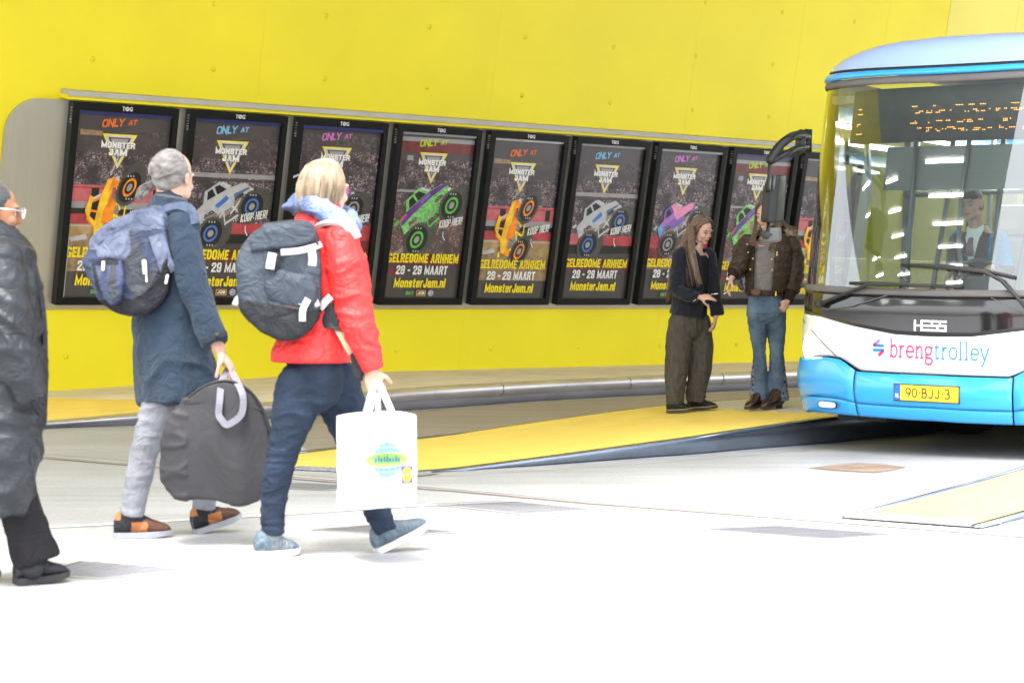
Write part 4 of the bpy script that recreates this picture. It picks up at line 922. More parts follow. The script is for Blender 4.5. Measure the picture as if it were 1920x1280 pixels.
for i, ch in enumerate('brengtrolley'):
    wd, sts = SL[ch]
    for st_ in sts: 
        P = [(x+wd*.78*px, py*.86) for px, py in st_]; P = [tuple(q[:2]) for q in catmull([(a, b, 0) for a, b in P], 4)] if len(P) > 3 else P
        lg.line(P, .14 if i < 5 else .13, 'm' if i < 5 else 'b')
    x += wd*.78+.20
TOTX = x-.2
a0, z0 = bus_az(1672, 668); a1, z1 = bus_az(1856, 676); xh = (bus_az(1690, 646)[1]-bus_az(1690, 668)[1])
lg.build('operator_name', lambda x, y, z: skin(a0+(a1-a0)*x/TOTX, z0+(z1-z0)*x/TOTX+xh/.86*y*.97, .030+z), {'m': M_magenta, 'b': M_lblue}, bus, eps=.0002)
em = Print(); fe, _, _ = fmap(1639, 636, 1663, 668, .030)
def bar(p0, p1, w, c, asp=1.0):
    (x0, y0), (x1, y1) = p0, p1; em.line([p0, p1], w, c); em.oval(x0, y0, w/2, w/2, c, n=14); em.oval(x1, y1, w/2, w/2, c, n=14)
bar((.14, .66), (.52, .92), .2, 'p'); bar((.20, .64), (.86, .64), .17, 'b'); bar((.14, .66), (.28, .70), .18, 'v'); bar((.16, .38), (.86, .38), .17, 'b'); bar((.60, .12), (.90, .36), .2, 'm'); bar((.80, .34), (.90, .38), .18, 'v')
em.build('operator_emblem', lambda x, y, z: fe(x, y, z), {'p': M_lpink, 'b': M_lblue, 'v': M_lviolet, 'm': M_magenta}, bus, eps=.0003)
# grey catch below the flap, underside bits
mb = MB(); a0, z0 = bus_az(1690, 700); a1, _ = bus_az(1762, 700); mb.rings([[skin(a, z, .012) for a in lst(a0, a1, 6)] for z in (z_bt(0)-.035, z_bt(0)-.002)], cap=False, closed=False); mb.build('flap_catch', M_gasket, bus)
mb = MB(); mb.box((-.95, .45, .20), (-.55, .8, .29), 0, .01); mb.box((-.551, .5, .24), (.6, .9, .29), 0, .01); mb.build('underbody', M_rub, bus)
# wheels, the front pair turned
M_rim = mat('wheel_rim', (.16, .16, .17), rough=.4, metal=.7)
for x, y, turn in ((-.80, 2.62, 18), (.98, 2.6, 18), (-.98, 8.6, 0), (.98, 8.6, 0)):
    s_ = math.copysign(1, x); r = .47
    wr = empty('wheel', (0, 0, 0)); wr.parent = bus; wr.matrix_basis = Matrix.Translation((x, y, r-(.02 if x < 0 else -.025)+.008)) @ Matrix.Rotation(R(-turn), 4, 'Z')
    t = MB(); prof = [(-.14, .30), (-.15, .40), (-.13, .455), (-.09, r), (.09, r), (.13, .455), (.15, .40), (.14, .30)]; nseg = 40
    t.rings([[Vector((px_, q*math.cos(2*math.pi*k/nseg), q*math.sin(2*math.pi*k/nseg))) for k in range(nseg)] for px_, q in prof], cap=False); t.build('tyre', M_rub, wr)
    t = MB(); t.tube([(-.13, 0, 0), (.13, 0, 0)], .30, n=32); t.tube([(s_*.13, 0, 0), (s_*.16, 0, 0)], .11, n=20); t.build('rim', M_rim, wr)
# wing mirror: forked arm, tall housing, small kerb camera below (image left)
def mp(px, py, y=14.35): return BMi @ at(px, py, y)
mr = MB()
outer = catmull([mp(1513, 256, 14.9), mp(1492, 254, 14.6), mp(1476, 262, 14.4), mp(1460, 276, 14.35), mp(1444, 300, 14.3)], 6)
inner = catmull([mp(1513, 276, 14.9), mp(1494, 278, 14.6), mp(1478, 286, 14.4), mp(1460, 296, 14.35), mp(1447, 303, 14.3)], 6)
mr.tube(outer, .033, n=12, round_cap=True); mr.tube(inner, .022, n=12, round_cap=True); mr.tube([mp(1502, 252, 14.75), mp(1500, 282, 14.75)], .038, n=10, round_cap=True)
arm = mr.build('mirror_arm', M_mir, bus)
mb = MB(); mb.tube([mp(1515, 243, 14.95), mp(1514, 286, 14.95)], (.035, .05), n=4); mb.build('mirror_bracket', M_mir, bus)
mb = MB(); mb.tube([mp(1444, 300, 14.3), mp(1442, 330, 14.3), mp(1439, 360, 14.25)], .014, n=8); mb.build('mirror_stem', M_mir, bus); mb = MB(); mb.tube([mp(1441, 416, 14.3), mp(1440, 432, 14.22), mp(1436, 440, 14.2)], .013, n=8); mb.build('mirror_stem', M_mir, bus)
def hous(rows, name, m, bev=.015):
    mb = MB(); mb.rings(rows, smooth=True); return link(name, apply_mods(mb.mesh(), [('BEVEL', dict(width=bev, segments=3, limit_method='ANGLE', angle_limit=R(40)))]), m, bus)
def lv(y, xl, xm, xr, d=14.3): return [mp(xl, y, d), mp((xl+xm)/2, y, d-.07), mp(xm, y+1, d-.06), mp(xr, y-1, d+.12), mp((xl+xr)/2, y, d+.2), mp(xl+2, y, d+.1)]
hous([lv(328, 1438, 1464, 1474), lv(338, 1436, 1463, 1474), lv(362, 1430, 1459, 1473), lv(400, 1427, 1456, 1471), lv(412, 1426, 1454, 1470), lv(418, 1429, 1453, 1468)], 'mirror_housing', M_mir)
mb = MB()
for x0, x1 in ((1443, 1447), (1450, 1454)): mb.tube([mp(x0+2, 329, 14.22), mp(x0, 356, 14.2)], .011, n=8)
mb.build('mirror_rib', mat('mirror_grey', (.05, .052, .05), rough=.4, var=.1), bus)
cb_ = MB(); q = [mp(1427, 427, 14.25), mp(1460, 425, 14.25), mp(1461, 453, 14.25), mp(1428, 456, 14.25)]; dpt = Vector((0, .05, 0)); cb_.rings([[p+dpt for p in q], q], smooth=False)
link('kerb_mirror', apply_mods(cb_.mesh(), [('BEVEL', dict(width=.018, segments=3, limit_method='ANGLE', angle_limit=R(40)))]), mat('mirror_light_grey', (.075, .08, .078), rough=.4, var=.1), bus)
mb = MB(); mb.ell(mp(1437, 441, 14.2), (.03, .02, .03)); mb.ell(mp(1431, 439, 14.22), (.02, .015, .028)); mb.ell(mp(1446, 440, 14.22), (.008, .006, .008)); mb.build('mirror_joint', M_rub, bus)
# ================================================================== people: shared builders
M_skin = mat('skin_pale', (.51, .305, .23), rough=.5, var=.07, vscale=18, bump=.05, bscale=120, spec=.35)
M_skinb = mat('skin_brown', (.27, .125, .065), rough=.5, var=.08, vscale=18, spec=.35)
M_lip = mat('lips', (.46, .19, .155), rough=.4, var=.05); M_dark = mat('brow_dark', (.035, .022, .016), rough=.6, var=.2); M_eye = mat('eye_white', (.5, .47, .44), rough=.2, var=.05); M_blush = mat('cheek', (.52, .25, .19), rough=.5, var=.05)
def cloth(name, col, rough=.85, var=.14, vscale=14, bump=.25, bscale=90, wrinkle=.40, **k): return mat(name, col, rough=rough, var=var, vscale=vscale, bump=bump, bscale=bscale, spec=.25, wrinkle=wrinkle, **k)
def rotm(fwd, pitch=0, roll=0):
    """head or hand axes from a horizontal facing direction: x right, y forward, z up"""
    yaw = math.atan2(-fwd[0], fwd[1]); return (Matrix.Rotation(yaw, 3, 'Z') @ Matrix.Rotation(R(pitch), 3, 'X') @ Matrix.Rotation(R(roll), 3, 'Y'))
class Fig:
    def __init__(s, Y0, fwd, floor=0.0):
        s.Y, s.s = Y0, FPX/Y0; s.f = Vector((fwd[0], fwd[1], 0)).normalized(); s.r = Vector((s.f.y, -s.f.x, 0)); s.mb = MB(); s.floor = floor
    def p(s, x, y, dy=0.0): return at(x, y, s.Y+dy)
    def P(s, L): return [s.p(*q[:3]) if len(q) > 2 else s.p(*q) for q in L]
    def limb(s, L, mb=None, n=14, **k):
        """L: (px, py, dy, radius) or (px, py, dy, ra, rb)"""
        cap_ = True if (mb is None or k.pop('dome', False)) else 'start'; mb = mb or s.mb; return mb.tube([s.p(q[0], q[1], q[2]) for q in L], [q[3] if len(q) == 4 else (q[3], q[4]) for q in L], n=n, up=s.f, round_cap=cap_, **k)
def head(mb, c, M, k=1.0, nose=1.0):
    """skull, jaw, nose, ears, neck root; c centre at eye height, k scale (1 = 23 cm tall)"""
    e = lambda x, y, z, a, b, d: mb.ell(c+M @ (Vector((x, y, z))*k), (a*k, b*k, d*k), rot=M, n=20)
    e(0, -.012, .032, .076, .096, .086); e(0, .022, .0, .068, .070, .085); e(0, .036, -.05, .054, .052, .058); e(0, .062, -.088, .028, .026, .022); e(0, .055, -.062, .036, .034, .03)
    for s_ in (-1, 1):
        e(.036*s_, .058, -.030, .026, .026, .024); e(.030*s_, .078, .026, .026, .014, .010); e(.074*s_, -.008, -.008, .008, .018, .030); e(.077*s_, -.016, .004, .008, .016, .018); e(.043*s_, .03, -.062, .022, .036, .03)
    mb.tube([c+M @ (Vector(q)*k) for q in ((0, .080, .022), (0, .082+.011*nose, .0), (0, .084+.020*nose, -.022), (0, .082+.018*nose, -.032))], [.008*k*nose, .0095*k*nose, .0125*k*nose, .010*k*nose], n=10, round_cap=True)
    for s_ in (-1, 1): e(.011*s_, .092, -.031, .008, .009, .007)
    e(0, .086, -.054, .021, .012, .006); e(0, .085, -.063, .018, .012, .007)
def face_paint(c, M, k=1.0, brow=True, lids=True, eyes=True):
    Mi = M.transposed()
    def fn(p, n):
        q = Mi @ (p-c)/k
        if q.y < .045 or abs(q.x) > .066 or q.length > .16: return 0
        if abs(q.x) < .024 and -.070 < q.z < -.048 and q.y > .082: return 2 if abs(q.z+.0585) < .0016 else 1
        x = abs(q.x)-.031
        if abs(x) < .017 and abs(q.z-.006+.006*(x/.017)**2) < .0026 and lids: return 2
        if eyes and abs(x) < .013 and -.006 < q.z < .006: return 3 if abs(x) > .0055 else 2
        if brow and abs(x+.0) < .021 and abs(q.z-.029+.008*(x/.02)**2-.004) < .0026: return 2
        return 0
    return fn
def hand(mb, w, f, n, side, curl=(.3, .4, .3), k=1.0, thumb=.5, spread=.05, point=None):
    """w wrist, f finger direction, n palm side (fingers bend towards it), side +1 / -1: thumb towards side * (f x n)"""
    f = f.normalized(); n = (n-f*n.dot(f)).normalized(); s = f.cross(n)*side
    R3 = Matrix((s, f, n)).transposed()
    mb.ell(w+f*.045*k, (.040*k, .052*k, .015*k), rot=R3, n=16); mb.ell(w+f*.075*k, (.039*k, .018*k, .013*k), rot=R3, n=14); mb.ell(w+f*.03*k+s*.022*k+n*.008*k, (.018*k, .034*k, .016*k), rot=R3, n=12)
    for i, (ln_, ra) in enumerate(((.074, .0085), (.082, .0088), (.076, .0084), (.060, .0075))):
        b = w+f*(.085-.004*abs(i-1.2))*k+s*(.030-.0195*i)*k; d = (f+s*(spread*(1.2-i))).normalized(); cu = point[i] if point else curl; P = [b-f*.02*k, b]; a = 0
        for j, seg in enumerate((.46, .30, .24)):
            a += cu[j]; P.append(P[-1]+(d*math.cos(a)+n*math.sin(a))*ln_*seg*k)
        mb.tube(P, [ra*k*1.05, ra*k*1.05, ra*k, ra*.92*k, ra*.8*k], n=10, up=s, round_cap=True)
    b = w+f*.022*k+s*.030*k+n*.004*k; d = (f*.62+s*.72+n*thumb).normalized(); d2 = (f*.9+s*.25+n*thumb*1.3).normalized()
    mb.tube([b-d*.012*k, b, b+d*.034*k, b+d*.034*k+d2*.026*k, b+d*.034*k+d2*.048*k], [.013*k, .0125*k, .0105*k, .0095*k, .008*k], n=10, round_cap=True)
def body(fig, name_root, paint_fn=None, skin=None, voxel=.0048):
    me = blob(fig.mb, voxel, 3)
    if paint_fn: paint(me, paint_fn)
    return link('body', me, [skin or M_skin, M_lip, M_dark, M_eye], name_root, world=True)
def person(fig, px, py, dy, label):
    o = fig.p(px, py, dy); o.z = fig.floor
    r = empty('person', o, label=label, cat='person'); return r
def wear(root, name, mb, m, voxel=.008, smooth=4, disp=None, parent=None, **k):
    return link(name, blob(mb, voxel, smooth, disp), m, parent or root, world=True, **k)
def folds(amp, s=(9, 9, 5), o=3, seed=0.0):
    off = Vector((seed, seed*1.7, -seed))
    return lambda p, n: amp*(fbm(p+off, s, o))
def creases(amp, s=(6, 6, 16), seed=0.0, sharp=1.6, base=None):
    """ridged cloth creases, stretched along the small scale axis"""
    off = Vector((seed*3.1, seed, seed*2.3))
    def fn(p, n):
        v = noise.noise(Vector(((p.x+off.x)*s[0], (p.y+off.y)*s[1], (p.z+off.z)*s[2]+1.3*noise.noise((p+off)*4))))
        w = noise.noise(Vector(((p.x-off.x)*s[0]*2.1, (p.y+off.y)*s[1]*2.1, (p.z-off.z)*s[2]*1.9)))
        return amp*((1-min(1, abs(v)*2.2))**sharp-.35)+amp*.35*w+(base(p, n) if base else 0)
    return fn
def shoe(heel, toe, width=.095, high=.09, side_up=Vector((0, 0, 1)), k=1.0, collar=.0):
    """upper and sole of a shoe between two ground points"""
    d = toe-heel; L = d.length; d.normalize(); s = d.cross(side_up).normalized(); u = s.cross(d).normalized()
    up, so = MB(), MB()
    prof = [(0.0, .30, .55), (.05, .36, .85), (.16, .40, 1.0), (.30, .41, 1.05), (.42, .42, .92), (.56, .47, .70), (.70, .50, .54), (.84, .46, .44), (.94, .34, .33), (1.0, .16, .20)]
    rows = []
    for t, w, h in prof:
        c = heel+d*(L*t)+u*.018; row = []
        for a in np.linspace(0, 2*math.pi, 18, endpoint=False):
            x = math.copysign(abs(math.cos(a))**.75, math.cos(a)); z = math.sin(a)
            row.append(c+s*(x*w*width)+u*(high*h*(.5+.5*z)))
        rows.append(row)
    up.rings(rows)
    so_p = [(0, .28), (.03, .40), (.12, .46), (.3, .44), (.45, .45), (.62, .55), (.76, .56), (.88, .50), (.96, .36), (1.02, .12)]
    pts = [(t, w) for t, w in so_p]+[(t, -w) for t, w in so_p[::-1]]
    tip = lambda t: .012*max(0, t-.7)/.3
    so.add([heel+d*(L*t)+s*(w*width)+u*(0+tip(t)) for t, w in pts]+[heel+d*(L*t)+s*(w*width*1.02)+u*(.026+tip(t)*.6) for t, w in pts],
           [tuple(range(len(pts)))[::-1], tuple(range(len(pts), 2*len(pts)))]+[(i, (i+1) % len(pts), (i+1) % len(pts)+len(pts), i+len(pts)) for i in range(len(pts))], 0, False)
    return up, so
def put_shoe(root, heel, toe, mu, ms, width=.095, high=.09, paint_fn=None, up=Vector((0, 0, 1)), name='shoe', leg=None):
    u, so = shoe(heel, toe, width, high, up)
    if leg is not None: u.tube([heel.lerp(toe, .22)+Vector((0, 0, .05)), leg], [.042, .045], n=12, round_cap=True)
    me = blob(u, .005, 3)
    if paint_fn: paint(me, paint_fn)
    o = link(name, me, mu if isinstance(mu, list) else [mu], root, world=True); so.build('sole', ms, o, world=True); return o
def strands(guides, n, rad, jit, seed=1, seg=8, taper=.35, ends=.0):
    """thin locks of hair blended between neighbouring guide curves"""
    rn = random.Random(seed); mb = MB(); G = [catmull(g_, 6) for g_ in guides]
    for _ in range(n):
        i = rn.random()*(len(G)-1.001); k = int(i); t = i-k; A, B = G[k], G[k+1]; m = min(len(A), len(B)); j = Vector((rn.gauss(0, jit), rn.gauss(0, jit), rn.gauss(0, jit*.5))); cut = m-int(rn.random()*ends*m)
        idx = np.linspace(0, cut-1, seg); P = []
        for q in idx:
            a = int(q); b = min(a+1, m-1); u = q-a; pa = A[a].lerp(A[b], u); pb = B[a].lerp(B[b], u); P.append(pa.lerp(pb, t)+j*(.25+.75*q/m)+Vector((noise.noise(pa*9+j*80), noise.noise(pb*9-j*80), 0))*jit*.8)
        r = rad*rn.uniform(.6, 1.25); mb.tube(P, [r*(1-(1-taper)*q/(seg-1)) for q in range(seg)], n=5)
    return mb
def ribbon3(P, w, t, nrm, m=0, mb=None):
    """flat strap along P: width w, thickness t, facing nrm"""
    mb = mb or MB(); rows = []
    for i, p in enumerate(P):
        d = (P[min(i+1, len(P)-1)]-P[max(i-1, 0)]).normalized(); nn = nrm(p) if callable(nrm) else nrm; s = d.cross(nn).normalized(); q = s.cross(d).normalized()
        rows.append([p+s*w/2+q*t/2, p-s*w/2+q*t/2, p-s*w/2-q*t/2, p+s*w/2-q*t/2])
    mb.rings(rows, m, smooth=False); return mb
def outline_blob(pts, depth, voxel, smooth, axis=Vector((0, 1, 0)), disp=None, puff=0, fac=.5):
    """a stuffed thing from its outline: extruded, remeshed, rounded"""
    mb = MB(); a = axis*depth/2; n = len(pts)
    mb.add([p-a for p in pts]+[p+a for p in pts], [tuple(range(n))[::-1], tuple(range(n, 2*n))]+[(i, (i+1) % n, (i+1) % n+n, i+n) for i in range(n)])
    me = mb.mesh(); bm = bmesh.new(); bm.from_mesh(me); bmesh.ops.triangulate(bm, faces=bm.faces[:]); bm.to_mesh(me); bm.free()
    me = apply_mods(me, [('REMESH', dict(mode='VOXEL', voxel_size=voxel)), ('SMOOTH', dict(factor=fac, iterations=smooth))])
    if puff or disp:
        me.update(); co = [v.co.copy() for v in me.vertices]; no = [v.normal.copy() for v in me.vertices]; c = sum(pts, Vector())/n; ext = max((p-c).length for p in pts)
        for v, p, q in zip(me.vertices, co, no):
            k = 0
            if puff: dd = (p-c)-axis*(p-c).dot(axis); k = puff*max(0, 1-(dd.length/ext)**2)*abs(q.dot(axis))
            v.co = p+q*(k+(disp(p, q) if disp else 0))
    me.polygons.foreach_set('use_smooth', [True]*len(me.polygons)); me.update(); return me
def inside(x, z, poly):
    c = False; j = len(poly)-1
    for i in range(len(poly)):
        (xi, zi), (xj, zj) = poly[i], poly[j]
        if (zi > z) != (zj > z) and x < (xj-xi)*(z-zi)/(zj-zi)+xi: c = not c
        j = i
    return c

# ================================================================== man with the ponytail
mf = Fig(9.3, (.90, .43))
man = person(mf, 320, 1005, .1, 'man with grey ponytail in long blue-grey coat striding to the right')
hm = rotm((.40, .92), -6); hc = mf.p(326, 334, .02); K = 1.06
head(mf.mb, hc, hm, K)
mf.limb([(320, 350, .0, .062), (314, 385, .0, .066), (312, 420, 0, .075)])
mf.limb([(312, 405, 0, .10, .075), (312, 430, 0, .175, .10), (314, 520, 0, .165, .11), (318, 600, 0, .15, .105), (325, 700, 0, .17, .115), (328, 735, 0, .16, .11)])
mf.limb([(342, 430, -.17, .055), (368, 540, -.22, .046), (398, 628, -.25, .034), (412, 656, -.26, .029)])
mf.limb([(290, 430, .17, .055), (306, 545, .25, .046), (352, 630, .32, .034), (366, 650, .33, .03)])
mf.limb([(312, 735, -.08, .085), (273, 833, -.04, .05), (250, 945, 0, .034)]); mf.limb([(345, 735, .1, .085), (388, 840, .15, .05), (382, 930, .19, .034)])
wv = mf.p(414, 660, -.26); hand(mf.mb, wv, mf.p(437, 694, -.25)-wv, Vector((-.75, .1, -.5)), -1, curl=(.55, .75, .4), k=1.1, thumb=.7)
wv = mf.p(368, 652, .33); hand(mf.mb, wv, mf.p(378, 690, .33)-wv, Vector((-.6, -.3, 0)), 1, curl=(.3, .4, .3), k=1.05)
body(mf, man, face_paint(hc, hm, K, False, False, False))
M_coat = cloth('coat_wool_blue', (.021, .036, .057), rough=.9, var=.12, vscale=9, bump=.2, bscale=220, sheen=.1)
cm = MB()
mf.limb([(316, 380, .0, .078, .078), (313, 396, 0, .13, .09), (311, 414, 0, .205, .12), (310, 470, 0, .222, .142), (312, 540, 0, .215, .148), (315, 610, .0, .22, .158), (325, 680, .0, .245, .180), (334, 738, .0, .262, .198), (335, 752, .0, .262, .198)], cm, n=28)
mf.limb([(341, 422, -.16, .078), (350, 470, -.19, .078), (366, 540, -.22, .070), (386, 600, -.24, .064), (403, 645, -.26, .056)], cm, n=18); mf.limb([(288, 425, .16, .075), (304, 545, .25, .068), (352, 634, .32, .055)], cm)
cd = creases(.013, (5, 5, 3.2), seed=1.3)
def coat_disp(p, n):
    t = max(0, (1.05-p.z)); return cd(p, n)*(1 if p.z > .9 else 1.25)+.010*math.sin(p.x*31+p.y*22)*min(1, max(0, (.98-p.z)*2.5))
coat = wear(man, 'coat', cm, M_coat, .008, 5, coat_disp)
# collar band, yoke seam, cuff strap, hem stitching
cl_ = MB(); ringc = [mf.p(*q) for q in ((288, 392, -.02), (300, 376, .09), (330, 366, .10), (352, 374, .02), (358, 392, -.08), (335, 398, -.12), (305, 400, -.1))]
mf.limb([(316, 396, .0, .100, .096), (318, 384, 0, .092, .090), (320, 371, .0, .084, .084)], cl_, n=22); wear(man, 'collar', cl_, M_coat, .006, 2, folds(.004), parent=coat)
M_coatl = cloth('coat_lining', (.10, .095, .085)); cl2 = MB(); mf.limb([(319, 384, .0, .086, .084), (322, 367, 0, .078, .078)], cl2, n=20); wear(man, 'collar_lining', cl2, M_coatl, .006, 2, parent=coat)
cs = MB(); cs.tube([mf.p(399, 628, -.26), mf.p(404, 641, -.262)], [.067, .062], n=18, up=mf.f); wear(man, 'cuff_strap', cs, cloth('coat_wool_dark', (.028, .036, .05)), .005, 2, parent=coat)
bt = MB(); bt.ell(mf.p(407, 628, -.325), (.012, .006, .012), n=10); bt.build('cuff_button', M_dark, coat, world=True)
M_gj = cloth('grey_denim', (.24, .245, .27), var=.2, vscale=8, bump=.2, bscale=160, wrinkle=.3)
tm = MB()
mf.limb([(322, 700, 0, .16, .11), (318, 735, -.02, .14, .10)], tm, dome=True); mf.limb([(312, 725, -.075, .085), (300, 762, -.075, .088), (282, 810, -.05, .074), (271, 845, -.03, .066), (262, 890, -.015, .064), (249, 950, 0, .056), (246, 966, 0, .058)], tm); mf.limb([(345, 735, .1, .085), (372, 800, .13, .078), (386, 845, .15, .066), (386, 900, .18, .060), (382, 952, .2, .056)], tm)
wear(man, 'trousers', tm, M_gj, .007, 3, creases(.0055, (7, 7, 17), 2.2))
M_sh1 = cloth('shoe_leather_brown', (.10, .045, .03), rough=.5, bump=.1); M_sh2 = cloth('shoe_suede_tan', (.42, .16, .06)); M_sh3 = cloth('shoe_black', (.02, .02, .024), rough=.5, bump=.1); M_sole = mat('sole_grey', (.30, .31, .34), rough=.7, var=.05)
def man_shoe(h, t):
    d = t-h; L = d.length; d = d.normalized()
    def fn(p, n):
        k = (p-h).dot(d)/L; z = p.z-(h.z+(t.z-h.z)*k)
        if z > .085: return 2 if k > .12 else 1
        if k < .30: return 2
        if k < .66: return 1 if z < .075 and k < .58 else (2 if k < .5 else 0)
        return 0
    return fn
h_, t_ = mf.p(213, 1012, .0), mf.p(321, 1011, .06); h_.z = t_.z = .002
put_shoe(man, h_, t_, [M_sh1, M_sh2, M_sh3], M_sole, .105, .115, man_shoe(h_, t_), leg=mf.p(246, 962, 0))
h_, t_ = mf.p(365, 1001, .2), mf.p(452, 972, .3)
put_shoe(man, h_, t_, [M_sh1, M_sh2, M_sh3], M_sole, .105, .115, man_shoe(h_, t_), leg=mf.p(381, 950, .2))
# hair drawn back into a ponytail
M_hg = mat('hair_grey', (.075, .066, .058), col2=(.27, .25, .23), rough=.5, vscale=16, stretch=(1, 1, 2.2), bump=.3, bscale=160, sheen=.2)
hb = MB(); e = lambda x, y, z, a, b, d: hb.ell(hc+hm @ (Vector((x, y, z))*K), (a*K, b*K, d*K), rot=hm, n=24)
e(0, -.040, .038, .080, .080, .086); e(0, -.05, .0, .075, .064, .068); e(.058, -.012, .012, .024, .046, .034); e(-.058, -.012, .012, .024, .046, .034); e(0, -.065, -.035, .05, .04, .034)
hair = wear(man, 'hair', hb, M_hg, .005, 4, lambda p, n: .0025*noise.noise(Vector((p.x*60, p.y*60, p.z*20))))
knot = hc+hm @ (Vector((0, -.112, -.02))*K)
gs = []
for ad in range(-108, 109, 18):
    ca_, sa_ = math.cos(R(ad)), math.sin(R(ad)); yf = -.005-.03*ca_
    gs.append([hc+hm @ (Vector(q)*K) for q in ((.074*sa_, yf, .036+.080*ca_), (.084*sa_, -.045, .036+.088*ca_), (.078*sa_, -.088, .026+.068*ca_), (.040*sa_, -.116, .0+.03*ca_), (0, -.118, -.02))])
st_ = strands(gs, 420, .0024, .0022, 3, seg=8, taper=.7); st_.build('hair_strands', M_hg, hair, world=True)
pt_ = strands([[knot, mf.p(279, 350, .06), mf.p(268, 362, .06), mf.p(262, 378, .05)], [knot, mf.p(274, 344, .06), mf.p(262, 352, .06), mf.p(258, 372, .05)], [knot, mf.p(284, 356, .06), mf.p(275, 368, .06), mf.p(268, 378, .05)]], 110, .0045, .006, 5, seg=8, ends=.25)
pt_.build('ponytail', M_hg, hair, world=True)

# ---- his backpack
M_lavl = cloth('pack_lavender_light', (.058, .070, .112), rough=.5, var=.3, vscale=8, bump=.2, bscale=30, col2=(.15, .172, .24))
M_lav = cloth('pack_lavender', (.042, .055, .098), rough=.5, var=.35, vscale=7, bump=.2, bscale=30); M_pblk = cloth('pack_black', (.014, .015, .019), rough=.6, bump=.3, bscale=60); M_pgrey = cloth('pack_dark_grey', (.05, .055, .065), rough=.7, bump=.4, bscale=60); M_zip = mat('zip_pull', (.62, .6, .5), rough=.4, var=.1)
YB = -.10
pk = empty('backpack', mf.p(250, 590, YB), label='lavender and black backpack on the back of the man with the ponytail', cat='backpack')
ol = [(268, 398), (298, 388), (318, 404), (322, 440), (328, 500), (326, 545), (312, 572), (285, 588), (250, 590), (222, 584), (204, 568), (190, 540), (176, 515), (170, 492), (178, 466), (196, 438), (222, 418), (245, 406)]
me = outline_blob([mf.p(x, y, YB) for x, y in ol], .30, .0055, 40, disp=creases(.012, (6, 6, 5), 4.1), puff=.03)
pz = lambda L: [(mf.p(x, y, YB).x, mf.p(x, y, YB).z) for x, y in L]
low_ = pz([(160, 575), (205, 562), (235, 555), (262, 562), (290, 545), (312, 500), (340, 470), (340, 620), (160, 620)]); drk = pz([(246, 440), (262, 432), (275, 470), (292, 505), (330, 500), (330, 548), (290, 560), (262, 562), (250, 520), (246, 480)])
upl = pz([(190, 380), (330, 380), (330, 430), (262, 436), (246, 440), (240, 470), (180, 470)])
def pk_fn(p, n): return 1 if inside(p.x, p.z, low_) else (2 if inside(p.x, p.z, drk) else (3 if inside(p.x, p.z, upl) else 0))
paint(me, pk_fn); link('pack_body', me, [M_lav, M_pblk, M_pgrey, M_lavl], pk, world=True)
ol2 = [(176, 492), (200, 487), (232, 490), (236, 520), (232, 562), (215, 572), (200, 560), (188, 536), (178, 512)]
me = outline_blob([mf.p(x, y, YB-.15) for x, y in ol2], .13, .0045, 20, disp=creases(.007, (9, 9, 7), 7), puff=.02)
bandp = pz([(172, 484), (240, 484), (240, 499), (172, 499)]); stl = pz([(191, 500), (198, 500), (215, 570), (206, 570)]); edg = pz([(226, 500), (236, 500), (240, 560), (226, 568), (220, 540)])
paint(me, lambda p, n: 1 if inside(p.x, p.z, bandp) or inside(p.x, p.z, stl) else (2 if inside(p.x, p.z, edg) else 0)); fpk = link('front_pocket', me, [M_lav, M_pblk, M_pgrey], pk, world=True)
fl_ = outline_blob([mf.p(x, y, YB-.14) for x, y in ((198, 452), (222, 436), (246, 430), (250, 462), (246, 486), (236, 492), (215, 484), (186, 486), (184, 470))], .07, .007, 7, disp=creases(.006, (9, 9, 6), 9), puff=.02); link('top_flap', fl_, M_lavl, pk, world=True)
def zipper(x0, y0, x1, y1, par, dy, w=.016):
    mb = MB(); mb.tube([mf.p(x0, y0, dy), mf.p(x1, y1, dy-.01)], (w/2, w/2*.6), n=8, round_cap=True); mb.build('zip_pull', M_zip, par, world=True)
zipper(194, 491, 193, 506, fpk, YB-.245); zipper(270, 489, 272, 512, pk, YB-.20, .022); zipper(274, 512, 275, 528, pk, YB-.195, .010); zipper(314, 516, 311, 531, pk, YB-.17, .014)
M_strap = cloth('pack_strap', (.07, .09, .14), rough=.7)
sp = ribbon3(catmull([mf.p(*q) for q in ((296, 402, -.14), (308, 394, -.165), (328, 388, -.175), (345, 388, -.20), (358, 398, -.20), (364, 420, -.21))], 5), .050, .014, lambda p: Vector((-.2, -.7, .7))); sp.build('shoulder_strap', M_strap, pk, world=True)
sp = ribbon3(catmull([mf.p(*q) for q in ((292, 440, -.26), (302, 470, -.27), (312, 500, -.26), (318, 512, -.24))], 5), .07, .012, Vector((.3, -1, .1))); sp.build('side_strap', M_lavl, pk, world=True)
hl = MB(); hl.tube(catmull([mf.p(*q) for q in ((238, 408, -.18), (246, 412, -.24), (262, 410, -.24), (274, 402, -.20))], 5), .011, n=8, round_cap=True); hl.build('grab_handle', M_pblk, pk, world=True)

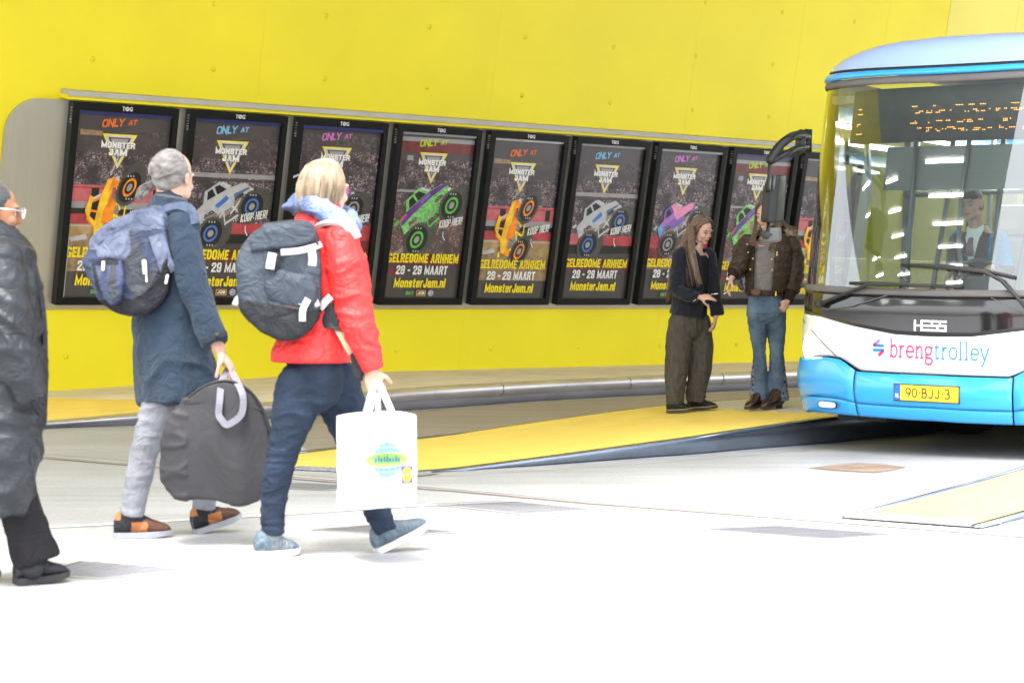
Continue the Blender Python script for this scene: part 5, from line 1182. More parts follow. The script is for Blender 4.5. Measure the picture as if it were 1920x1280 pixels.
# ---- garment bag in his right hand
M_gb = cloth('garment_bag_grey', (.040, .039, .042), rough=.55, var=.12, vscale=3, bump=.15, bscale=12, wrinkle=.16, wscale=6)
M_gbs = mat('garment_bag_webbing', (.17, .17, .20), rough=.6, var=.1, bump=.1, bscale=200); M_pipe = mat('garment_bag_piping', (.02, .02, .022), rough=.5, var=.1)
YG = -.30
gb = empty('garment_bag', mf.p(405, 940, YG), label='folded dark grey garment bag hanging from the man with the ponytail', cat='garment bag')
ol = [(425, 712), (455, 722), (478, 742), (497, 775), (508, 812), (510, 850), (503, 895), (490, 942), (445, 945), (400, 938), (360, 930), (335, 928), (312, 918), (303, 895), (303, 870), (308, 825), (322, 778), (348, 745), (388, 720)]
G0 = [mf.p(x, y, YG) for x, y in ol]
def gb_d(p, n):
    x = (p.x-G0[0].x); z = p.z-G0[0].z
    return .011*math.cos(x*26+z*3)*max(0, min(1, -z*2.5))+.008*noise.noise(Vector((p.x*5, p.y*5, p.z*4)))+(.010*(1-min(1, abs(noise.noise(Vector((p.x*5+p.z*3, 0, p.z*13)))*2.4)))**2 if x < -.17 else 0)
me = outline_blob(G0, .085, .008, 6, disp=gb_d, puff=.028); link('bag_shell', me, M_gb, gb, world=True)
ol2 = [(388, 722), (348, 748), (324, 782), (311, 828), (305, 872), (305, 900), (316, 914), (336, 905), (330, 880), (326, 830), (340, 785), (365, 755)]
me = outline_blob([mf.p(x, y, YG+.07) for x, y in [(q[0]-4, q[1]) for q in ol2]], .05, .007, 5, disp=folds(.008)); link('rear_fold', me, M_gb, gb, world=True)
pp = MB(); pp.tube(catmull([mf.p(x, y, YG-.045) for x, y in ((318, 800), (328, 775), (350, 747), (388, 721), (425, 713), (455, 723), (478, 743), (497, 776), (508, 812), (511, 840))], 4), .006, n=6); pp.build('zip_edge', M_pipe, gb, world=True)
pp = ribbon3([mf.p(x, y, YG-.052) for x, y in ((345, 756), (400, 752), (440, 752), (490, 768))], .006, .004, Vector((0, -1, 0))); pp.build('seam', M_pipe, gb, world=True)
hp_ = ribbon3(catmull([mf.p(*q) for q in ((429, 690, -.25), (416, 714, -.32), (412, 750, -.385), (410, 776, -.395), (416, 787, -.40), (424, 796, -.40), (436, 791, -.40), (448, 782, -.395), (455, 768, -.39), (455, 740, -.38), (444, 715, -.34), (431, 691, -.26))], 4), .030, .005, Vector((.15, -1, .1))); hp_.build('carry_handle', M_gbs, gb, world=True)

# ================================================================== woman in the red jacket
wf = Fig(8.62, (.90, .43))
wom = person(wf, 600, 1040, .05, 'woman with blonde bob in red jacket and dark jeans walking right')
hm2 = rotm((.78, .62), -4); hc2 = wf.p(611, 357, .02); K2 = 1.0
head(wf.mb, hc2, hm2, K2)
wf.limb([(606, 375, 0, .055), (600, 405, 0, .06), (598, 440, 0, .07)])
wf.limb([(600, 430, 0, .09, .07), (600, 450, 0, .16, .095), (596, 520, 0, .15, .10), (592, 600, 0, .15, .10), (586, 670, 0, .135, .095), (590, 705, 0, .14, .10)])
wf.limb([(638, 455, -.16, .05), (660, 575, -.2, .042), (692, 670, -.24, .03), (699, 692, -.24, .026)]); wf.limb([(570, 455, .16, .05), (590, 570, .24, .042), (640, 640, .3, .03)])
wf.limb([(562, 720, -.05, .09), (535, 840, -.03, .055), (513, 975, 0, .034)]); wf.limb([(628, 720, .08, .09), (676, 850, .12, .055), (712, 965, .15, .034)])
wv = wf.p(698, 694, -.24); hand(wf.mb, wv, wf.p(703, 730, -.24)-wv, Vector((.2, 1, -.1)), 1, curl=(1.1, 1.25, .8), k=1.0, thumb=1.0)
wv = wf.p(642, 642, .3); hand(wf.mb, wv, wf.p(672, 660, .32)-wv, Vector((-.2, -.4, -1)), 1, curl=(.4, .5, .4), k=.95)
body(wf, wom, face_paint(hc2, hm2, K2, False, True, False))
M_red = cloth('jacket_red', (.68, .030, .028), rough=.5, var=.10, vscale=7, bump=.2, bscale=40)
jm = MB()
wf.limb([(606, 396, .0, .080, .080), (602, 412, 0, .12, .10), (600, 432, 0, .195, .12), (598, 500, 0, .205, .142), (594, 580, 0, .195, .138), (588, 640, 0, .208, .152), (583, 668, 0, .222, .168), (583, 679, 0, .222, .168)], jm, n=28)
wf.limb([(638, 448, -.15, .080), (650, 500, -.18, .087), (660, 560, -.20, .082), (672, 610, -.22, .072), (690, 660, -.24, .058), (701, 694, -.24, .045)], jm, n=18); wf.limb([(568, 450, .15, .078), (590, 570, .24, .075), (636, 638, .3, .05)], jm)
jc = creases(.010, (7, 7, 15), 3.7)
jacket = wear(wom, 'jacket', jm, M_red, .007, 4, lambda p, n: jc(p, n)*(1.4 if p.x > wf.p(640, 0).x and p.z < 1.30 else .75)*min(1, max(.1, (p.z-.86)*9)))
M_scarf = cloth('scarf_blue', (.075, .10, .20), rough=.6, var=.25, vscale=9, col2=(.19, .25, .40))
sm = MB(); ringp = [wf.p(*q) for q in ((555, 388, .06), (575, 382, -.06), (605, 396, -.14), (638, 416, -.15), (662, 428, -.08), (655, 410, .06), (625, 394, .14), (590, 380, .14))]
sm.tube(catmull(ringp+[ringp[0]], 5)[:-1], [(.034, .044)]*40, n=12, close=True); sm.tube(catmull([wf.p(*q) for q in ((552, 384, .05), (562, 372, .02), (585, 374, -.05), (612, 388, -.09), (640, 406, -.1))], 5), .03, n=10, round_cap=True); sm.ell(wf.p(548, 388, .03), (.045, .05, .022))
wear(wom, 'scarf', sm, M_scarf, .006, 3, creases(.008, (12, 12, 12), 6))
M_navy = cloth('jeans_navy', (.016, .026, .046), var=.25, vscale=10, bump=.25, bscale=150, wrinkle=.3)
tm = MB()
wf.limb([(588, 655, 0, .15, .10), (590, 700, 0, .172, .118), (591, 726, 0, .165, .112)], tm, n=20, dome=True); wf.limb([(562, 722, -.05, .104), (552, 770, -.05, .098), (540, 815, -.04, .079), (529, 850, -.03, .068), (517, 908, -.01, .062), (511, 965, 0, .053), (511, 1002, 0, .049)], tm, n=18); wf.limb([(626, 715, .07, .112), (650, 780, .09, .098), (674, 845, .12, .076), (695, 910, .14, .066), (708, 960, .15, .06), (723, 996, .15, .05)], tm, n=18)
wear(wom, 'jeans', tm, M_navy, .0065, 3, creases(.0055, (8, 8, 24), 5.1))
M_tr = cloth('trainer_grey', (.16, .18, .195), rough=.6, var=.3, vscale=60, bump=.3, bscale=120); M_trb = cloth('trainer_blue', (.10, .135, .165), rough=.6, var=.25, vscale=50); M_ws = mat('sole_white', (.62, .63, .62), rough=.7, var=.05); M_lace = cloth('trainer_lace', (.10, .12, .14))
def tr_fn(h, t):
    d = t-h; L = d.length; d = d.normalized()
    def fn(p, n):
        k = (p-h).dot(d)/L
        if .42 < k < .72 and int(k*30) % 2 == 0 and n.z > -.2: return 2
        return 1 if k < .3 or k > .8 else 0
    return fn
h_, t_ = wf.p(478, 1043, -.02), wf.p(560, 1041, .06); h_.z = t_.z = .002
put_shoe(wom, h_, t_, [M_tr, M_trb, M_lace], M_ws, .10, .105, tr_fn(h_, t_), leg=wf.p(511, 1000, 0))
h_, t_ = wf.p(706, 1037, .15), wf.p(803, 988, .26)
put_shoe(wom, h_, t_, [M_trb, M_trb, M_lace], M_ws, .10, .105, tr_fn(h_, t_), leg=wf.p(722, 996, .15))
M_bl = mat('hair_blonde', (.155, .105, .056), col2=(.33, .25, .155), rough=.5, vscale=14, stretch=(3, 3, .6), bump=.25, bscale=120, sheen=.2)
hb = MB(); e = lambda x, y, z, a, b, d: hb.ell(hc2+hm2 @ (Vector((x, y, z))*K2), (a*K2, b*K2, d*K2), rot=hm2, n=24)
e(0, -.022, .040, .088, .102, .090); e(0, -.042, -.015, .086, .082, .075); e(.05, .0, -.02, .036, .05, .06); e(-.05, .0, -.02, .036, .05, .06); e(0, -.055, -.06, .07, .05, .04)
hair = wear(wom, 'hair', hb, M_bl, .005, 4, lambda p, n: .003*noise.noise(Vector((p.x*50, p.y*50, p.z*9))))
gs = []
for a in np.linspace(-2.7, 2.7, 19):
    x, y = math.sin(a), -math.cos(a); L = .112 if abs(a) < 2.1 else .06
    gs.append([hc2+hm2 @ Vector(q) for q in ((.02*x, .02*y, .135), (.062*x, -.015+.075*y, .105), (.092*x, -.022+.104*y, .035), (.094*x, -.03+.10*y, -.03), (.078*x, -.035+.088*y, -L))])
strands(gs, 320, .0032, .004, 9, seg=8, ends=.1).build('hair_strands', M_bl, hair, world=True)
strands([[wf.p(575, 366, .1), wf.p(560, 364, .08), wf.p(545, 372, .06)], [wf.p(575, 372, .1), wf.p(558, 370, .08), wf.p(550, 378, .06)]], 26, .003, .006, 11, seg=6).build('flyaway_hair', M_bl, hair, world=True)
# ---- her backpack
YB = -.08
M_pb = cloth('pack_slate', (.034, .043, .056), rough=.6, var=.2, vscale=6, bump=.2, bscale=35); M_pk2 = cloth('pack_base_black', (.018, .019, .022), rough=.7); M_web = mat('pack_webbing_white', (.44, .425, .41), rough=.6, var=.06)
pk = empty('backpack', wf.p(540, 634, YB), label='slate and black hiking backpack with white straps on the woman in red', cat='backpack')
ol = [(478, 440), (505, 424), (545, 417), (590, 420), (602, 436), (606, 470), (606, 520), (608, 570), (604, 600), (590, 620), (560, 634), (530, 634), (500, 622), (475, 600), (460, 575), (456, 545), (455, 505), (462, 465)]
me = outline_blob([wf.p(x, y, YB) for x, y in ol], .32, .0055, 40, disp=creases(.013, (6, 6, 5), 8.3), puff=.035)
wz = lambda L: [(wf.p(x, y, YB).x, wf.p(x, y, YB).z) for x, y in L]
base_ = wz([(440, 560), (470, 562), (520, 570), (570, 582), (620, 580), (620, 660), (440, 660)]); sidep = wz([(535, 460), (600, 462), (600, 520), (545, 530), (515, 545)])
paint(me, lambda p, n: 1 if inside(p.x, p.z, base_) else 0); link('pack_body', me, [M_pb, M_pk2], pk, world=True)
me = outline_blob([wf.p(x, y, YB-.15) for x, y in ((512, 500), (545, 512), (590, 518), (598, 560), (585, 578), (545, 575), (505, 562), (498, 530))], .09, .008, 8, disp=creases(.009, (8, 8, 8), 3), puff=.02); sp_ = link('side_pocket', me, M_pb, pk, world=True)
me = outline_blob([wf.p(x, y, YB-.12) for x, y in ((472, 446), (500, 430), (545, 424), (592, 430), (598, 452), (570, 462), (535, 466), (500, 470), (474, 474))], .14, .008, 9, disp=creases(.009, (7, 7, 9), 5), puff=.02); link('top_lid', me, M_pb, pk, world=True)
def strapw(L, w=.026, par=None):
    ribbon3(catmull([wf.p(*q) for q in L], 4), w, .006, Vector((.1, -1, .1))).build('webbing_strap', M_web, par or pk, world=True)
strapw([(527, 473, -.30), (560, 470, -.30), (585, 464, -.27), (602, 458, -.22)]); strapw([(584, 470, -.27), (586, 485, -.27), (585, 498, -.265)], .034); strapw([(511, 474, -.30), (508, 490, -.30), (506, 504, -.30)], .036)
strapw([(518, 543, -.285), (540, 555, -.285), (566, 566, -.28)], .026); strapw([(578, 560, -.285), (568, 580, -.285), (567, 602, -.28)], .028); strapw([(455, 552, -.10), (445, 560, -.1), (440, 572, -.1)], .024); strapw([(466, 456, -.24), (482, 452, -.25), (497, 450, -.26)], .022); strapw([(580, 552, -.27), (590, 560, -.26), (596, 574, -.25)], .022)
strapw([(600, 578, -.22), (610, 566, -.235), (620, 556, -.25)], .03)
ribbon3(catmull([wf.p(*q) for q in ((592, 424, -.12), (612, 414, -.17), (636, 414, -.19), (655, 426, -.2), (666, 448, -.2))], 5), .055, .016, lambda p: Vector((-.1, -.6, .8))).build('shoulder_strap', mat('pack_strap_grey', (.34, .30, .30), rough=.8, var=.15), pk, world=True)
ribbon3(catmull([wf.p(*q) for q in ((598, 592, -.16), (620, 592, -.185), (640, 596, -.2), (650, 600, -.19))], 5), .11, .03, Vector((.3, -1, .05))).build('hip_belt', M_pk2, pk, world=True)
lp = Print()
for i in range(5): lp.oval(.1+.2*i, .5+.12*(i % 2), .09, .32, 'w', ri=.45)
pe = [wf.p(560, 512, -.275), wf.p(583, 503, -.27)]
lp.build('pack_badge', lambda x, y, z: pe[0]+(pe[1]-pe[0])*x+Vector((0, -.012-z, .03*(y-.5))), {'w': M_web}, pk, eps=.0004)
pp = MB(); pp.tube(catmull([wf.p(*q) for q in ((528, 470, -.285), (520, 500, -.285), (512, 525, -.28), (503, 545, -.275))], 4), .006, n=6); pp.build('pocket_zip', M_pk2, pk, world=True)
pp = MB(); pp.tube(catmull([wf.p(*q) for q in ((457, 562, -.12), (480, 564, -.22), (520, 570, -.268), (570, 580, -.262), (602, 588, -.2))], 4), .005, n=6); pp.build('base_piping', mat('piping_brown', (.16, .09, .08), rough=.7), pk, world=True)
# ---- crossbody purse
pu = empty('purse', wf.p(672, 715, -.20), label='small black crossbody purse at the hip of the woman in red', cat='purse')
me = outline_blob([wf.p(x, y, -.19) for x, y in ((655, 652), (668, 648), (680, 668), (684, 700), (678, 716), (668, 714), (660, 690))], .07, .006, 6, disp=folds(.004)); link('purse_body', me, M_pk2, pu, world=True)
ribbon3(catmull([wf.p(*q) for q in ((630, 608, -.19), (640, 626, -.215), (652, 648, -.225), (660, 662, -.225))], 4), .034, .006, Vector((.2, -1, 0))).build('purse_strap', mat('strap_tan', (.36, .24, .15), rough=.7, var=.1), pu, world=True)
# ---- white shopping bag
M_tote = cloth('tote_cotton', (.68, .67, .64), rough=.9, var=.03, vscale=5, bump=.2, bscale=9)
YT = -.36
tb = empty('shopping_bag', wf.p(705, 960, YT), label='white cotton shopping bag with blue globe print held by the woman in red', cat='bag')
T = {}
def tp(u, v, w):
    """u 0..1 across the front, v 0..1 up, w 0 front .. 1 back"""
    x = 671+u*(784-671)+(3-u*2)*(1-v)*0; y = 960-(1-v)*0-v*(960-778)-u*11*(1-v)+ (6*math.sin(math.pi*u) if False else 0)
    top = v**6*8*math.sin(math.pi*u); return wf.p(x-(44)*w*(1), y-top-w*6*(1-v)+w*2*v, YT+.26*w)
rows = []
for j in range(17):
    v = j/16; bul = .014*math.sin(math.pi*v)
    q = [(u, 0) for u in np.linspace(0, 1, 12)]+[(1, w) for w in np.linspace(.15, .85, 5)]+[(u, 1) for u in np.linspace(1, 0, 12)]+[(0, w) for w in np.linspace(.85, .15, 5)]
    row = []
    for u, w in q:
        p = tp(u, v, w); b = bul*math.sin(math.pi*u); f_ = -1 if w == 0 else (1 if w == 1 else 0)
        p = p+Vector((0, f_*b, 0))+(Vector(((-.03+.03*2*0)*math.sin(math.pi*w)*v*(1 if u == 0 else -1)*-1, 0, 0)) if w not in (0, 1) else Vector())
        n_ = .006*noise.noise(p*9)+.008*(1-min(1, abs(noise.noise(Vector((p.x*10, p.y*4, p.z*5))))*2.5)); row.append(p+Vector((n_*.5, -n_ if w < .5 else n_, 0)))
    rows.append(row)
mb = MB(); mb.rings(rows, cap=False); mb.add(rows[0], [tuple(range(len(rows[0])))[::-1]], 0, False)
me = apply_mods(mb.mesh(), [('SUBSURF', dict(levels=1, render_levels=1)), ('SOLIDIFY', dict(thickness=.004))]); me.polygons.foreach_set('use_smooth', [True]*len(me.polygons)); link('bag_cloth', me, M_tote, tb, world=True)
mb = MB(); inner_ = [tp(u, .86, w) for u, w in ((.04, .08), (.96, .08), (.96, .92), (.04, .92))]; mb.add(inner_, [(0, 1, 2, 3)], 0, False); mb.build('contents', M_tote, tb, world=True)
gripp = wf.p(702, 716, -.26)
for L in (((690, 782, YT-.004), (696, 752, YT+.04), (700, 722, -.27), (706, 716, -.25), (712, 722, -.27), (726, 752, YT+.03), (738, 780, YT-.004)), ((683, 782, YT+.25), (692, 750, YT+.14), (700, 722, -.23), (704, 717, -.22), (706, 722, -.23), (708, 752, YT+.14), (709, 782, YT+.25))):
    ribbon3(catmull([wf.p(*q) for q in L], 4), .026, .004, Vector((.15, -1, .1))).build('bag_handle', M_tote, tb, world=True)
tpz = Print()
tpz.oval(.49, .53, .23, .185, 'b', n=32)
for k in (-.6, -.2, .2, .6): tpz.line([(.49+.23*k, .53-.185*math.sqrt(1-k*k)), (.49+.23*k*1.12, .53), (.49+.23*k, .53+.185*math.sqrt(1-k*k))], .008, 'l')
for k in (-.7, .7): tpz.rect(.49-.15, .53+.185*k-.004, .49+.15, .53+.185*k+.004, 'l')
tpz.oval(.49, .53, .37, .082, 'g2', n=32).oval(.49, .53, .34, .068, 'g', n=32)
for i in range(9):                                   # illegible dark lettering across the band
    x = .29+.048*i; h_ = (.05, .075, .05, .07, .08, .05, .05, .075, .05)[i]; tpz.rect(x, .505, x+.03, .505+h_, 'd')
for i in range(14): tpz.rect(.28+.036*i, .338, .28+.036*i+.022, .350, 's') if i not in (5, 9) else None
tpz.rect(.73, .27, .915, .455, 'lb').oval(.8225, .3625, .084, .084, 'lr', n=26).oval(.8225, .3625, .078, .078, 'ly', n=26); tpz.block('L', .755, .345, .785, .395, 'lb', w=.3, asp=1.6); tpz.line([(.798, .345), (.815, .39)], .014, 'lr'); tpz.block('d', .823, .345, .852, .395, 'lb', w=.3, asp=1.6); tpz.block('l', .860, .345, .875, .395, 'lb', w=.25, asp=1.6)
tm_ = {'b': mat('print_sky', (.09, .22, .42), var=.08), 'l': mat('print_pale', (.30, .45, .58)), 'g': mat('print_lime', (.17, .42, .05), var=.08), 'g2': mat('print_lime_pale', (.32, .52, .18)), 'd': mat('print_dkgreen', (.02, .09, .05), var=.2), 's': mat('print_grey_txt', (.42, .42, .40)), 'lb': mat('print_navy', (.05, .06, .24)), 'ly': mat('print_sun', (.62, .42, .01)), 'lr': mat('print_red', (.55, .05, .04))}
tpz.build('bag_print', lambda x, y, z: tp(x, y, 0)+Vector((0, -.014*math.sin(math.pi*y)*math.sin(math.pi*x)-.016-z, 0)), tm_, tb, eps=.0003, world=True)

# ================================================================== woman in the long black coat at the left edge
lf = Fig(7.75, (.92, .39))
lw = person(lf, 20, 1095, .0, 'woman with glasses in long black padded coat at the left edge')
hm3 = rotm((.93, .37), -4); hc3 = lf.p(-10, 398, 0); K3 = .98
head(lf.mb, hc3, hm3, K3)
lf.limb([(-18, 425, 0, .055), (-20, 450, 0, .06)]); lf.limb([(-18, 470, 0, .13, .09), (0, 560, 0, .15, .10), (0, 700, 0, .15, .10), (0, 800, 0, .15, .11)])
lf.limb([(0, 490, -.16, .05), (14, 610, -.22, .042), (42, 715, -.16, .032)]); lf.limb([(-40, 490, .16, .05), (-30, 610, .22, .042), (10, 715, .25, .032)])
wv = lf.p(40, 716, -.14); hand(lf.mb, wv, lf.p(44, 770, -.08)-wv, Vector((.1, 1, 0)), 1, k=.95); wv = lf.p(12, 718, .25); hand(lf.mb, wv, lf.p(20, 760, .25)-wv, Vector((.1, -1, 0)), -1, k=.95)
lf.limb([(-20, 800, .08, .085), (-10, 930, .05, .05), (-45, 1030, .1, .034)]); lf.limb([(15, 800, -.06, .085), (35, 930, -.02, .05), (58, 1030, 0, .034)])
body(lf, lw, face_paint(hc3, hm3, K3, brow=False), skin=M_skinb)
M_puff = cloth('padded_coat_black', (.020, .022, .025), wrinkle=.3, rough=.42, var=.25, vscale=6, bump=.3, bscale=26)
pm2 = MB()
lf.limb([(-16, 432, 0, .085, .085), (-14, 452, 0, .14, .11), (-8, 480, 0, .215, .14), (2, 540, 0, .225, .150), (6, 620, 0, .225, .158), (6, 720, 0, .225, .165), (0, 820, 0, .235, .165), (-8, 900, 0, .235, .150), (-12, 955, 0, .22, .138)], pm2, n=28)
lf.limb([(2, 490, -.17, .088), (12, 560, -.2, .092), (18, 620, -.23, .09), (36, 690, -.235, .082), (58, 742, -.20, .066)], pm2, n=18); lf.limb([(-45, 490, .17, .085), (-30, 620, .22, .085), (20, 740, .24, .06)], pm2)
lf.limb([(-20, 420, 0, .085, .08), (-16, 444, 0, .12, .11), (-12, 460, 0, .14, .12)], pm2, n=20)
pc = creases(.012, (6, 6, 11), 6.6)
def puff_d(p, n):
    k = 1.0 if p.z > .62 else max(.1, 1-(.62-p.z)*5)
    return pc(p, n)*1.1+k*.010*(abs(math.sin(math.pi*(p.z+.09*noise.noise(p*2.4)+.25*p.x)/.15))**.7-.7)
coat3 = wear(lw, 'padded_coat', pm2, M_puff, .009, 4, puff_d)
pkt = MB(); pkt.tube([lf.p(40, 735, -.225), lf.p(60, 752, -.205), lf.p(74, 775, -.17)], .010, n=8, round_cap=True); pkt.build('pocket_edge', M_pblk, coat3, world=True)
zs_ = ribbon3(catmull([lf.p(*q) for q in ((52, 470, -.06), (70, 520, -.07), (82, 600, -.06), (84, 700, -.06), (80, 800, -.05))], 4), .02, .012, Vector((.7, -.7, 0))); zs_.build('zip_placket', M_pblk, coat3, world=True)
M_bp = cloth('trousers_black', (.010, .009, .011), bump=.3, bscale=60)
tm = MB(); lf.limb([(10, 800, -.06, .085), (28, 910, -.03, .078), (46, 980, 0, .080), (66, 1040, .02, .088), (70, 1052, .02, .088)], tm, n=18); lf.limb([(-30, 800, .08, .085), (-40, 940, .06, .075), (-62, 1055, .08, .08)], tm)
wear(lw, 'trousers', tm, M_bp, .008, 3, creases(.010, (12, 12, 3), 3.3))
h_, t_ = lf.p(28, 1100, .0), lf.p(128, 1083, .12); h_.z = max(.002, h_.z); put_shoe(lw, h_, t_, [M_sh3], M_rub, .10, .10, leg=lf.p(62, 1065, 0))
h_, t_ = lf.p(-80, 1100, .1), lf.p(0, 1098, .16); h_.z = t_.z = .002; put_shoe(lw, h_, t_, [M_sh3], M_rub, .10, .10, leg=lf.p(-45, 1065, .1))
M_hk = mat('hair_black', (.018, .016, .016), rough=.5, var=.5, vscale=40, bump=.4, bscale=140, sheen=.2)
hb = MB(); e = lambda x, y, z, a, b, d: hb.ell(hc3+hm3 @ (Vector((x, y, z))*K3), (a*K3, b*K3, d*K3), rot=hm3, n=24)
e(0, -.022, .040, .082, .098, .088); e(0, -.045, -.005, .076, .072, .07); wear(lw, 'hair', hb, M_hk, .005, 4, lambda p, n: .002*noise.noise(p*60))
gm = MB(); 
for s_ in (-1, 1):
    c_ = hc3+hm3 @ Vector((.034*s_, .108, .0)); gm.tube([c_+hm3 @ Vector((.026*math.cos(a), 0, .024*math.sin(a))) for a in np.linspace(0, 2*math.pi, 22)[:-1]], .0022, n=6, close=True); gm.tube([hc3+hm3 @ Vector(q) for q in ((.060*s_, .106, .008), (.078*s_, .06, .012), (.080*s_, -.01, .012))], .0022, n=6)
gm.tube([hc3+hm3 @ Vector(q) for q in ((-.009, .11, .006), (0, .114, .009), (.009, .11, .006))], .002, n=6)
gl_ = gm.build('spectacles', mat('wire_silver', (.6, .6, .58), rough=.3, metal=.8), lw, world=True)
for s_ in (-1, 1):
    lm = MB(); c_ = hc3+hm3 @ Vector((.034*s_, .1085, .0)); lm.add([c_+hm3 @ Vector((.025*math.cos(a), 0, .023*math.sin(a))) for a in np.linspace(0, 2*math.pi, 22)[:-1]], [tuple(range(21))], 0, False); lm.build('lens', glass_mat('lens_glass', (.98, .98, .98), refl=2.5), gl_, world=True)
er = MB(); er.ell(hc3+hm3 @ Vector((.080, -.010, -.048)), (.009, .009, .013), n=10); er.build('earring', M_bolt, lw, world=True)
# ================================================================== two young women on the boarding island
gf = Fig(17.6, (.80, -.60), floor=.14)
g1 = person(gf, 1300, 770, 0, 'young woman with very long brown hair in dark blazer looking at her cigarette'); 
hmg = rotm((.66, -.75), -22, 4); hcg = gf.p(1316, 432, -.02); KG = 1.0
head(gf.mb, hcg, hmg, KG, .72)
gf.limb([(1311, 440, 0, .046), (1308, 462, 0, .05), (1303, 480, 0, .06)]); gf.limb([(1303, 470, 0, .10, .06), (1302, 482, 0, .16, .085), (1299, 520, 0, .14, .10), (1298, 560, 0, .125, .09), (1295, 600, 0, .155, .11)])
gf.limb([(1277, 480, -.1, .045), (1267, 540, -.16, .038), (1306, 557, -.26, .026), (1313, 557, -.27, .024)]); gf.limb([(1327, 480, .08, .045), (1338, 540, .05, .038), (1343, 588, .0, .027), (1342, 594, -.01, .025)])
gf.limb([(1280, 600, -.06, .08), (1268, 690, -.06, .05), (1266, 738, -.04, .034)]); gf.limb([(1308, 600, .06, .08), (1312, 690, .05, .05), (1306, 734, .07, .034)])
wv = gf.p(1313, 557, -.27); hand(gf.mb, wv, gf.p(1342, 556, -.30)-wv, Vector((.1, .7, -.7)), -1, curl=(.35, .5, .4), k=.92, thumb=.9, spread=.0, point=[(.2, .35, .3), (.3, .45, .3), (.6, .8, .5), (.8, .9, .6)])
wv = gf.p(1342, 594, -.01); hand(gf.mb, wv, gf.p(1339, 612, -.02)-wv, Vector((-.6, .2, 0)), 1, curl=(.3, .5, .4), k=.95)
body(gf, g1, face_paint(hcg, hmg, KG), voxel=.0045)
M_blz = cloth('blazer_navy', (.007, .0085, .016), rough=.85, var=.2, bump=.15, bscale=200, sheen=.12)
M_btop = cloth('top_black', (.008, .008, .009), rough=.8)
M_pw = cloth('trousers_charcoal', (.060, .054, .044), var=.25, vscale=22, stretch=(2, 2, .5), bump=.3, bscale=130)
def gx(px, py, dy=0): return gf.p(px, py, dy)
tpm = MB(); gf.limb([(1305, 473, 0, .10, .075), (1303, 484, 0, .165, .105), (1301, 520, 0, .15, .122), (1299, 560, 0, .135, .112), (1297, 595, 0, .14, .11)], tpm, n=22)
me = blob(tpm, .006, 3, folds(.003)); 
tops = split(me, lambda p, n: 0 if p.z < gf.p(0, 479).z or (p-gx(1307, 470)).dot(gf.f) < .02 else 1, 2); link('top', tops[0], M_btop, g1, world=True)
bzm = MB()
gf.limb([(1301, 468, .0, .10, .075), (1301, 478, .0, .175, .105), (1298, 500, 0, .185, .128), (1297, 540, 0, .170, .135), (1293, 575, 0, .18, .145), (1290, 592, 0, .19, .15)], bzm, n=24)
gf.limb([(1276, 478, -.1, .066), (1270, 510, -.13, .062), (1267, 542, -.16, .060), (1285, 552, -.22, .056), (1308, 558, -.265, .044)], bzm, n=16); gf.limb([(1328, 478, .08, .064), (1335, 520, .06, .060), (1340, 560, .03, .058), (1345, 590, .0, .052)], bzm, n=16)
me = blob(bzm, .006, 4, creases(.008, (9, 9, 7), 1.9))
vtop, vbot = gx(1307, 465).z, gx(1310, 600).z
def bz_fn(p, n):
    q = p-gf.p(1300, 540); fx = q.dot(gf.f); rx = q.dot(gf.r); t = (p.z-vbot)/(vtop-vbot)
    if fx < .055 or n.dot(gf.f) < .15 or rx > .19 or rx < -.19: return 0
    w = .035+.045*max(0, t)**1.2 if t > .2 else .05+.10*(.2-t)
    return 1 if abs(rx+.015) < w and not (fx > .22 and rx > .05) else 0
bs = split(me, bz_fn, 2); link('blazer', solid(bs[0], .006, 1), M_blz, g1, world=True)
bn = MB(); 
for x, y in ((1304, 562), (1301, 564)): bn.ell(gx(x, y, -.315), (.006, .004, .006), n=8)
bn.build('cuff_button', M_bolt, g1, world=True)
tm = MB()
gf.limb([(1293, 583, 0, .165, .115), (1293, 616, 0, .172, .122)], tm, n=20, dome=True)
gf.limb([(1277, 606, -.06, .112), (1272, 640, -.06, .112), (1269, 690, -.06, .104), (1266, 730, -.05, .088), (1265, 757, -.04, .078)], tm, n=18); gf.limb([(1309, 606, .06, .112), (1313, 650, .06, .112), (1312, 690, .05, .104), (1306, 730, .06, .092), (1304, 752, .07, .082)], tm, n=18)
wear(g1, 'trousers', tm, M_pw, .007, 3, creases(.010, (9, 9, 4), 2.7))
M_bsh = cloth('shoe_matt_black', (.012, .012, .012), rough=.55, bump=.1); M_wsole = mat('welt_sole', (.03, .024, .016), rough=.6); M_welt = mat('welt_stitch', (.42, .33, .12), rough=.7)
zi = lambda p: iz(p.x)+.007
for h_, t_, lg_ in ((gf.p(1251, 771, -.02), gf.p(1299, 772, -.10), gf.p(1265, 752, -.04)), (gf.p(1290, 766, .14), gf.p(1345, 767, .05), gf.p(1304, 748, .08))):
    h_.z = zi(h_); t_.z = zi(t_); put_shoe(g1, h_, t_, M_bsh, M_wsole, .105, .11, leg=lg_)
    u_, so_ = shoe(h_, t_, .107, .11); wl_ = MB(); n_ = len(so_.v)//2; top_ = [Vector(q) for q in so_.v[n_:]]; wl_.tube([q+Vector((0, 0, .002)) for q in top_], .0028, n=5, close=True); wl_.build('welt', M_welt, g1, world=True)
M_hbr = mat('hair_brown', (.050, .024, .013), col2=(.155, .082, .045), rough=.45, vscale=30, stretch=(3, 3, .35), bump=.3, bscale=160, sheen=.2, coat=.15)
hb = MB(); e = lambda x, y, z, a, b, d: hb.ell(hcg+hmg @ (Vector((x, y, z))*KG), (a*KG, b*KG, d*KG), rot=hmg, n=22)
